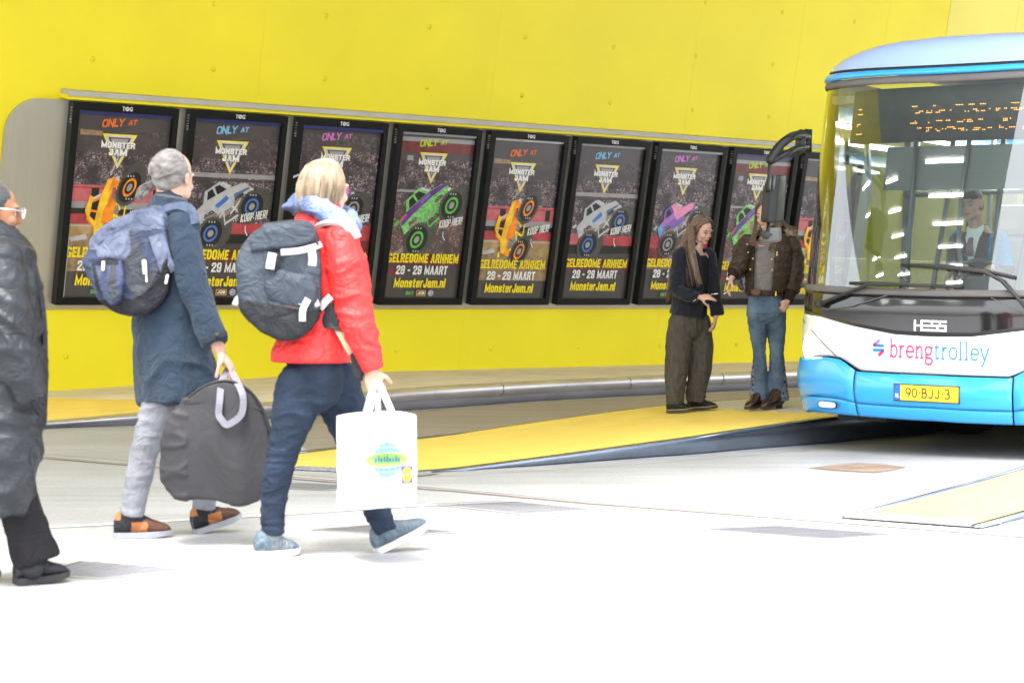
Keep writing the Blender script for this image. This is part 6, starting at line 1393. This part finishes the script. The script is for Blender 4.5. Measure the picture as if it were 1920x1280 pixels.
e(0, -.024, .040, .082, .098, .084); e(0, -.05, -.01, .076, .064, .075); e(-.062, -.01, .01, .022, .05, .05); e(.062, -.012, .01, .022, .048, .05)
gf.limb([(1303, 425, .06, .07, .06), (1292, 450, .05, .075, .05), (1276, 478, .06, .075, .05), (1264, 510, .07, .055, .045), (1257, 540, .06, .035, .03), (1253, 556, .05, .018, .018)], hb, n=14)
gf.limb([(1297, 428, -.07, .025, .03), (1296, 450, -.12, .035, .028), (1299, 480, -.20, .040, .026), (1306, 510, -.23, .034, .022), (1311, 532, -.24, .016, .014)], hb, n=12)
hair = wear(g1, 'hair', hb, M_hbr, .005, 3, lambda p, n: .004*noise.noise(Vector((p.x*55, p.y*55, p.z*4))))
H = lambda x, y, z: hcg+hmg @ (Vector((x, y, z))*KG)
gs = [[H(.0, .06, .115), H(-.05, .05, .10), H(-.088, .02, .03), gf.p(1293, 450, -.1), gf.p(1296, 480, -.20), gf.p(1303, 510, -.235), gf.p(1309, 541, -.24)],
      [H(.0, .03, .125), H(-.06, .02, .105), H(-.092, -.01, .02), gf.p(1291, 452, -.11), gf.p(1298, 485, -.21), gf.p(1308, 510, -.24), gf.p(1315, 532, -.25)],
      [H(.0, .0, .13), H(-.065, -.02, .10), H(-.09, -.04, .0), gf.p(1281, 462, -.05), gf.p(1267, 495, -.06), gf.p(1259, 535, -.04), gf.p(1254, 564, -.03)],
      [H(.0, -.03, .13), H(-.06, -.06, .09), H(-.075, -.085, -.02), gf.p(1278, 465, .02), gf.p(1263, 500, .02), gf.p(1255, 540, .02), gf.p(1250, 567, .02)],
      [H(.0, -.06, .12), H(-.03, -.105, .06), H(-.04, -.11, -.04), gf.p(1280, 462, .07), gf.p(1266, 500, .07), gf.p(1259, 540, .06), gf.p(1252, 563, .05)],
      [H(.02, -.05, .12), H(.05, -.10, .06), H(.04, -.11, -.04), gf.p(1286, 470, .1), gf.p(1272, 505, .1), gf.p(1264, 540, .08), gf.p(1258, 560, .07)]]
strands(gs, 420, .0042, .007, 21, seg=10, ends=.12).build('hair_strands', M_hbr, hair, world=True)
gs2 = [[H(.0, .07, .112), H(.045, .06, .098), H(.078, .03, .04), H(.078, .0, -.05), H(.07, -.02, -.12)], [H(.0, .02, .128), H(.06, .01, .10), H(.088, -.02, .03), H(.085, -.04, -.06), H(.07, -.06, -.14)]]
strands(gs2, 90, .0036, .004, 22, seg=8).build('hair_strands', M_hbr, hair, world=True)
M_cig = mat('cigarette_paper', (.75, .73, .68), rough=.8); M_cork = mat('cigarette_tip', (.55, .28, .10), rough=.8)
cg = empty('cigarette', gf.p(1338, 551, -.32), label='lit cigarette between the fingers of the woman in the dark blazer', cat='cigarette')
mb = MB(); mb.tube([gf.p(1333, 552, -.31), gf.p(1339, 551, -.325)], .0045, n=8); mb.build('filter', M_cork, cg, world=True); mb = MB(); mb.tube([gf.p(1339, 551, -.325), gf.p(1346, 550.5, -.34)], .0042, n=8); mb.build('paper', M_cig, cg, world=True)

# ---- second young woman
kf = Fig(17.3, (-.35, -.94), floor=.175)
g2 = person(kf, 1435, 768, 0, 'young woman in brown padded jacket and flared jeans, face half behind the bus mirror')
hmk = rotm((-.62, -.78), -14); hck = kf.p(1437, 404, -.02)
head(kf.mb, hck, hmk, 1.0, .75)
kf.limb([(1440, 415, 0, .046), (1441, 438, 0, .05), (1442, 460, 0, .06)]); kf.limb([(1442, 448, 0, .10, .06), (1443, 462, 0, .165, .085), (1440, 500, 0, .14, .10), (1436, 545, 0, .13, .095), (1436, 570, 0, .15, .10)])
kf.limb([(1404, 458, .0, .045), (1387, 500, -.02, .038), (1374, 518, -.10, .026), (1372, 521, -.105, .025)]); kf.limb([(1482, 460, .02, .045), (1488, 512, .0, .038), (1478, 560, -.06, .028), (1476, 565, -.07, .026)])
kf.limb([(1418, 590, 0, .075), (1424, 665, -.02, .045), (1424, 720, 0, .034)]); kf.limb([(1455, 590, 0, .075), (1456, 665, -.02, .045), (1456, 720, -.02, .034)])
wv = kf.p(1372, 521, -.105); hand(kf.mb, wv, kf.p(1362, 548, -.12)-wv, Vector((.8, -.2, -.2)), 1, curl=(.25, .45, .3), k=1.02, thumb=.5)
wv = kf.p(1476, 565, -.07); hand(kf.mb, wv, kf.p(1466, 585, -.10)-wv, Vector((-.3, .6, .1)), -1, curl=(.9, 1.1, .7), k=1.0, thumb=.9)
body(kf, g2, face_paint(hck, hmk, 1.0), voxel=.0045)
M_bj = cloth('jacket_brown', (.036, .024, .016), rough=.45, var=.2, vscale=9, bump=.25, bscale=40); M_rib = cloth('ribbed_cuff', (.022, .013, .012), rough=.9, stretch=(1, 1, 1)); M_gsh = cloth('shirt_grey', (.165, .155, .145), rough=.85, var=.08)
M_jean = cloth('jeans_blue', (.026, .046, .082), col2=(.11, .165, .23), vscale=4.5, bump=.3, bscale=150); M_belt = cloth('belt_brown', (.05, .024, .012), rough=.5); M_gold = mat('gold_metal', (.75, .52, .14), rough=.3, metal=1, var=.05)
M_leo = bpy.data.materials.new('leopard_cloth'); M_leo.use_nodes = True; nt = M_leo.node_tree; bs_ = nt.nodes['Principled BSDF']; bs_.inputs['Roughness'].default_value = .9
vo = nt.nodes.new('ShaderNodeTexVoronoi'); vo.inputs['Scale'].default_value = 30; tc = nt.nodes.new('ShaderNodeTexCoord'); rp_ = nt.nodes.new('ShaderNodeValToRGB'); rp_.color_ramp.interpolation = 'CONSTANT'; rp_.color_ramp.elements[0].color = (.01, .01, .014, 1); rp_.color_ramp.elements[1].position = .42; rp_.color_ramp.elements[1].color = (.13, .14, .19, 1)
nt.links.new(tc.outputs['Object'], vo.inputs['Vector']); nt.links.new(vo.outputs['Distance'], rp_.inputs[0]); nt.links.new(rp_.outputs[0], bs_.inputs['Base Color'])
shm = MB(); kf.limb([(1442, 462, 0, .13, .085), (1441, 480, 0, .160, .118), (1438, 510, 0, .142, .122), (1435, 535, 0, .138, .115), (1434, 552, 0, .142, .115)], shm, n=22); wear(g2, 'shirt', shm, M_gsh, .006, 3, creases(.006, (7, 7, 20), 1.1))
jm = MB()
kf.limb([(1444, 440, .01, .09, .08), (1444, 450, .0, .165, .11), (1443, 470, 0, .195, .135), (1440, 505, 0, .19, .15), (1436, 540, 0, .178, .15), (1436, 548, 0, .17, .145)], jm, n=26)
kf.limb([(1402, 456, .0, .072), (1392, 480, -.01, .074), (1385, 502, -.02, .07), (1377, 511, -.07, .058)], jm, n=16); kf.limb([(1484, 458, .02, .072), (1489, 490, .02, .080), (1489, 518, .0, .078), (1483, 545, -.03, .064)], jm, n=16)
kf.limb([(1425, 440, .09, .03), (1445, 436, .13, .045), (1470, 440, .09, .045), (1480, 446, .02, .03)], jm, n=12)
jq = creases(.009, (8, 8, 16), 4.4); me = blob(jm, .006, 4, lambda p, n: jq(p, n)+.006*(abs(math.sin(math.pi*p.z/.085))**.6-.7))
zt0, zb0 = kf.p(0, 452).z, kf.p(0, 552).z
def jk_fn(p, n):
    q = p-kf.p(1440, 500); fx, rx = q.dot(kf.f), q.dot(kf.r); t = (p.z-zb0)/(zt0-zb0)
    return 1 if fx > .04 and n.dot(kf.f) > .1 and -.075-.02*t < rx-(.015-.02*t) < .085+.01*t and t < 1.2 else 0
jk = link('jacket', solid(split(me, jk_fn, 2)[0], .012, .6), M_bj, g2, world=True)
cu = MB(); cu.tube([kf.p(1378, 509, -.07), kf.p(1372, 519, -.10)], [.050, .042], n=16); wear(g2, 'cuff', cu, M_rib, .005, 2, parent=jk); cu = MB(); cu.tube([kf.p(1484, 543, -.03), kf.p(1477, 564, -.065)], [.056, .044], n=16); wear(g2, 'cuff', cu, M_rib, .005, 2, parent=jk)
for x, y, dy in ((1405, 432, -.10), (1403, 473, -.15), (1412, 485, -.17), (1407, 505, -.17), (1447, 486, -.175), (1448, 506, -.175), (1401, 458, -.12)):
    q = MB(); q.ell(kf.p(x, y, dy), (.009, .006, .009), n=8); q.build('snap_button', M_gold, jk, world=True)
for x, y, dy in ((1457, 474, -.16), (1455, 549, -.17)):
    q = MB(); q.ell(kf.p(x, y, dy), (.008, .006, .016), n=8); q.ell(kf.p(x, y+4, dy), (.011, .006, .012), n=8); q.build('zip_pull', M_gold, jk, world=True)
M_fur = mat('fur_trim', (.36, .25, .15), col2=(.62, .50, .36), rough=.9, vscale=60); rn = random.Random(3); fm, fm2 = MB(), MB()
for _ in range(420):
    t = rn.random(); c_ = catmull([kf.p(1399, 425, -.02), kf.p(1404, 418, .1)], 2)[0] if t < .18 else kf.p(1474+rn.random()*17, 432+rn.random()*12, -.03+.1*rn.random())
    if t < .18: c_ = kf.p(1402+rn.random()*10, 414+rn.random()*20, .0)
    d_ = Vector((rn.gauss(.3, .5), rn.gauss(-.4, .5), rn.gauss(.1, .5))).normalized(); (fm2 if t < .18 else fm).tube([c_, c_+d_*.018, c_+d_*.034+Vector((0, 0, -.006))], [.003, .0022, .0008], n=4)
fm.build('fur_trim', M_fur, jk, world=True); fm2.build('fur_trim', M_fur, jk, world=True)
tm = MB()
kf.limb([(1435, 556, 0, .150, .11), (1435, 586, 0, .165, .120)], tm, n=20, dome=True)
kf.limb([(1419, 582, 0, .092), (1421, 620, -.01, .078), (1424, 662, -.02, .056), (1424, 690, -.02, .066), (1424, 725, 0, .080), (1424, 750, .0, .088)], tm, n=18); kf.limb([(1454, 582, 0, .092), (1456, 620, -.01, .080), (1456, 662, -.02, .060), (1457, 690, -.02, .070), (1458, 725, -.01, .086), (1459, 751, -.01, .096)], tm, n=18)
jn = wear(g2, 'jeans', tm, M_jean, .006, 2, creases(.0055, (9, 9, 18), 8.1))
zk_, xr_, xl_ = kf.p(0, 668).z, kf.p(1465, 0, -.02).x, kf.p(1412.5, 0, -.02).x; xs_ = kf.p(1474, 0).x-kf.p(1464, 0).x
jn.data.materials.append(M_leo)
paint(jn.data, lambda p, n: 1 if p.z < zk_ and (p.x > xr_+xs_*.6*(p.z-kf.p(0, 746).z)/(zk_-kf.p(0, 746).z) or p.x < xl_) else 0)
bl = MB(); rows = []
ringb = [kf.p(1435, 549, 0)+kf.r*(.156*math.cos(a))+kf.f*(.124*math.sin(a)) for a in np.linspace(0, 2*math.pi, 40, endpoint=False)]; bl.rings([[q+Vector((0, 0, -.024)) for q in ringb], [q*1+Vector((0, 0, .024)) for q in ringb]], cap=False); link('belt', solid(bl.mesh(), .008, 1), M_belt, g2, world=True)
bk = MB(); c_ = kf.p(1424, 548, 0)+kf.f*.138; bk.ell(c_, (.045, .012, .034), rot=rotm(kf.f), n=18); bk.build('belt_buckle', cloth('buckle_leather', (.09, .05, .025), rough=.35), g2, world=True)
M_boot = mat('boot_oxblood', (.030, .010, .010), rough=.18, var=.2, vscale=10, coat=.5)
for h_, t_, lg_ in ((kf.p(1437, 757, .02), kf.p(1400, 764, -.14), kf.p(1426, 738, 0)), (kf.p(1466, 759, -.04), kf.p(1430, 766, -.20), kf.p(1457, 738, -.02))):
    t_.z = zi(t_); h_.z = zi(h_)+.045; put_shoe(g2, h_, t_, M_boot, M_wsole, .095, .12, leg=lg_, name='boot')
    d_ = (t_-h_); d_.z = 0; d_.normalize(); q = MB(); hb_ = h_+d_*.035; q.tube([Vector((hb_.x, hb_.y, zi(hb_))), hb_+Vector((0, 0, .012))], [.028, .034], n=14); q.build('boot_heel', M_wsole, g2, world=True)
hb = MB(); e = lambda x, y, z, a, b, d: hb.ell(hck+hmk @ Vector((x, y, z)), (a, b, d), rot=hmk, n=22)
e(0, -.024, .040, .082, .098, .084); e(0, -.05, -.01, .078, .066, .08); e(.064, -.01, .0, .022, .05, .06); e(-.064, -.01, .0, .022, .05, .06)
hair = wear(g2, 'hair', hb, M_hbr, .005, 3, lambda p, n: .004*noise.noise(Vector((p.x*55, p.y*55, p.z*6))))
H = lambda x, y, z: hck+hmk @ Vector((x, y, z))
gs = [[H(0, .06, .115), H(.05, .055, .10), H(.085, .03, .03), kf.p(1415, 425, -.05), kf.p(1410, 445, -.10), kf.p(1405, 460, -.14)], [H(0, .03, .125), H(.06, .02, .10), H(.09, -.01, .0), kf.p(1418, 430, -.06), kf.p(1416, 455, -.14), kf.p(1421, 462, -.16)]]
strands(gs, 130, .0042, .006, 31, seg=9, ends=.15).build('hair_strands', M_hbr, hair, world=True)
gs = [[H(0, .03, .125), H(-.06, .02, .10), H(-.09, -.01, .0), kf.p(1458, 425, -.08), kf.p(1452, 448, -.15), kf.p(1440, 470, -.17)], [H(0, .0, .13), H(-.065, -.01, .10), H(-.09, -.03, .0), kf.p(1464, 425, -.06), kf.p(1456, 450, -.15), kf.p(1443, 468, -.17)]]
strands(gs, 90, .0042, .006, 32, seg=9, ends=.15).build('hair_strands', M_hbr, hair, world=True)
gs = [[H(0, -.05, .12), H(-.06, -.08, .06), kf.p(1470, 418, .02), kf.p(1485, 424, .0), kf.p(1496, 428, -.02)], [H(0, -.08, .1), H(-.06, -.09, .0), kf.p(1470, 424, .0), kf.p(1486, 432, -.02), kf.p(1495, 455, -.04)]]
strands(gs, 60, .004, .008, 33, seg=8, ends=.3).build('windblown_hair', M_hbr, hair, world=True)
sb = empty('shoulder_bag', kf.p(1393, 545, .1), label='glossy black shoulder bag under the arm of the woman in the brown jacket', cat='bag')
me = outline_blob([kf.p(x, y, .06) for x, y in ((1400, 497), (1392, 504), (1384, 520), (1381, 532), (1387, 543), (1396, 547), (1406, 546), (1408, 510))], .10, .006, 6, disp=folds(.006, (12, 12, 12))); link('bag_shell', me, mat('bag_patent_black', (.012, .011, .012), rough=.2, coat=.4), sb, world=True)
ribbon3(catmull([kf.p(*q) for q in ((1398, 500, .04), (1398, 480, .0), (1402, 460, -.06), (1406, 447, -.06), (1410, 446, .02))], 4), .022, .005, Vector((-.4, -1, .1))).build('bag_strap', M_pblk, sb, world=True)
cg = empty('cigarette', kf.p(1363, 548, -.13), label='lit cigarette in the lowered hand of the woman in the brown jacket', cat='cigarette')
mb = MB(); mb.tube([kf.p(1365, 547, -.125), kf.p(1361, 549, -.13)], .0045, n=8); mb.build('filter', M_cork, cg, world=True); mb = MB(); mb.tube([kf.p(1361, 549, -.13), kf.p(1357, 551, -.135)], .0042, n=8); mb.build('paper', M_cig, cg, world=True)

# ================================================================== the driver behind the windscreen
df = Fig(15.1, (-.574, -.819), floor=.4)
dr = person(df, 1830, 520, .3, 'bus driver in dark jacket, white shirt and tie behind the windscreen')
hmd = rotm((-.60, -.80), -8); hcd = df.p(1822, 384, .0)
head(df.mb, hcd, hmd, 1.02)
df.limb([(1826, 396, .02, .054), (1830, 422, .06, .058), (1832, 440, .08, .07)]); df.limb([(1832, 436, .08, .11, .07), (1834, 450, .08, .185, .095), (1834, 500, .08, .16, .11), (1834, 560, .1, .16, .12), (1834, 600, .1, .17, .13)])
df.limb([(1796, 448, .1, .05), (1788, 500, .0, .042), (1806, 512, -.22, .03), (1812, 508, -.28, .028)]); df.limb([(1876, 452, .02, .05), (1888, 505, -.08, .042), (1868, 515, -.30, .03), (1862, 510, -.34, .028)])
df.limb([(1815, 595, .1, .08), (1795, 590, -.25, .065), (1790, 680, -.3, .04)]); df.limb([(1855, 595, .05, .08), (1845, 590, -.3, .065), (1842, 690, -.35, .04)])
for wx, dy, sd in ((1812, -.28, 1), (1862, -.34, -1)):
    wv = df.p(wx, 509, dy); hand(df.mb, wv, Vector((-.45, -.75, .45)), Vector((0, -.5, -.8)), sd, curl=(.7, .9, .6), k=1.0, thumb=.8)
body(df, dr, face_paint(hcd, hmd, 1.02), voxel=.005)
M_dj = cloth('driver_jacket', (.045, .045, .05)); M_dblue = cloth('driver_blue', (.02, .22, .45)); M_shirt = cloth('shirt_white', (.72, .72, .72), var=.04); M_tie = cloth('tie_mauve', (.20, .12, .15))
dm = MB(); df.limb([(1832, 436, .08, .10, .08), (1833, 447, .08, .19, .11), (1834, 490, .08, .195, .14), (1834, 560, .1, .19, .15), (1834, 600, .1, .19, .15)], dm, n=22)
df.limb([(1796, 447, .1, .066), (1788, 500, .0, .06), (1804, 512, -.20, .046)], dm); df.limb([(1876, 450, .02, .066), (1888, 505, -.08, .06), (1870, 515, -.28, .046)], dm)
me = blob(dm, .007, 3, folds(.006))
def dj(p, n):
    q = p-df.p(1833, 470, .08); fx, rx = q.dot(df.f), q.dot(df.r); t = (q.z+.10)/.26
    if fx > .03 and abs(rx) < .015+.055*max(0, t) and 0 < t < 1.3: return 1
    return 2 if abs(rx) > .125 and q.z > -.12 and fx < .12 else 0
js = split(me, dj, 3); link('jacket', js[0], M_dj, dr, world=True); link('shirt', js[1], M_shirt, dr, world=True); link('shoulder_panel', js[2], M_dblue, dr, world=True)
tb_ = MB(); c_ = df.p(1832, 447, .08)+df.f*.118; tb_.tube([c_+Vector((0, 0, .0)), c_+Vector((0, 0, -.05))+df.f*.03, c_+Vector((0, 0, -.14))+df.f*.045], [(.018, .01), (.028, .008), (.04, .006)], n=8, up=df.f); tb_.build('tie', M_tie, dr, world=True)
cl_ = MB(); cl_.tube([df.p(1831, 437, .07), df.p(1829, 426, .05)], [.078, .066], n=18); link('collar', cl_.mesh(), M_shirt, dr, world=True)
hb = MB(); e = lambda x, y, z, a, b, d: hb.ell(hcd+hmd @ Vector((x, y, z)), (a, b, d), rot=hmd, n=20)
e(0, -.008, .058, .080, .092, .070); e(0, -.05, -.005, .077, .06, .07); wear(dr, 'hair', hb, M_hk, .006, 3, folds(.004, (40, 40, 40)))
tr_ = MB(); df.limb([(1834, 585, .1, .18, .14), (1834, 602, .1, .18, .14)], tr_); df.limb([(1815, 595, .1, .095), (1795, 590, -.25, .08), (1790, 675, -.3, .06)], tr_); df.limb([(1855, 595, .05, .095), (1845, 590, -.3, .08), (1842, 685, -.35, .06)], tr_); wear(dr, 'trousers', tr_, M_dj, .009, 3)
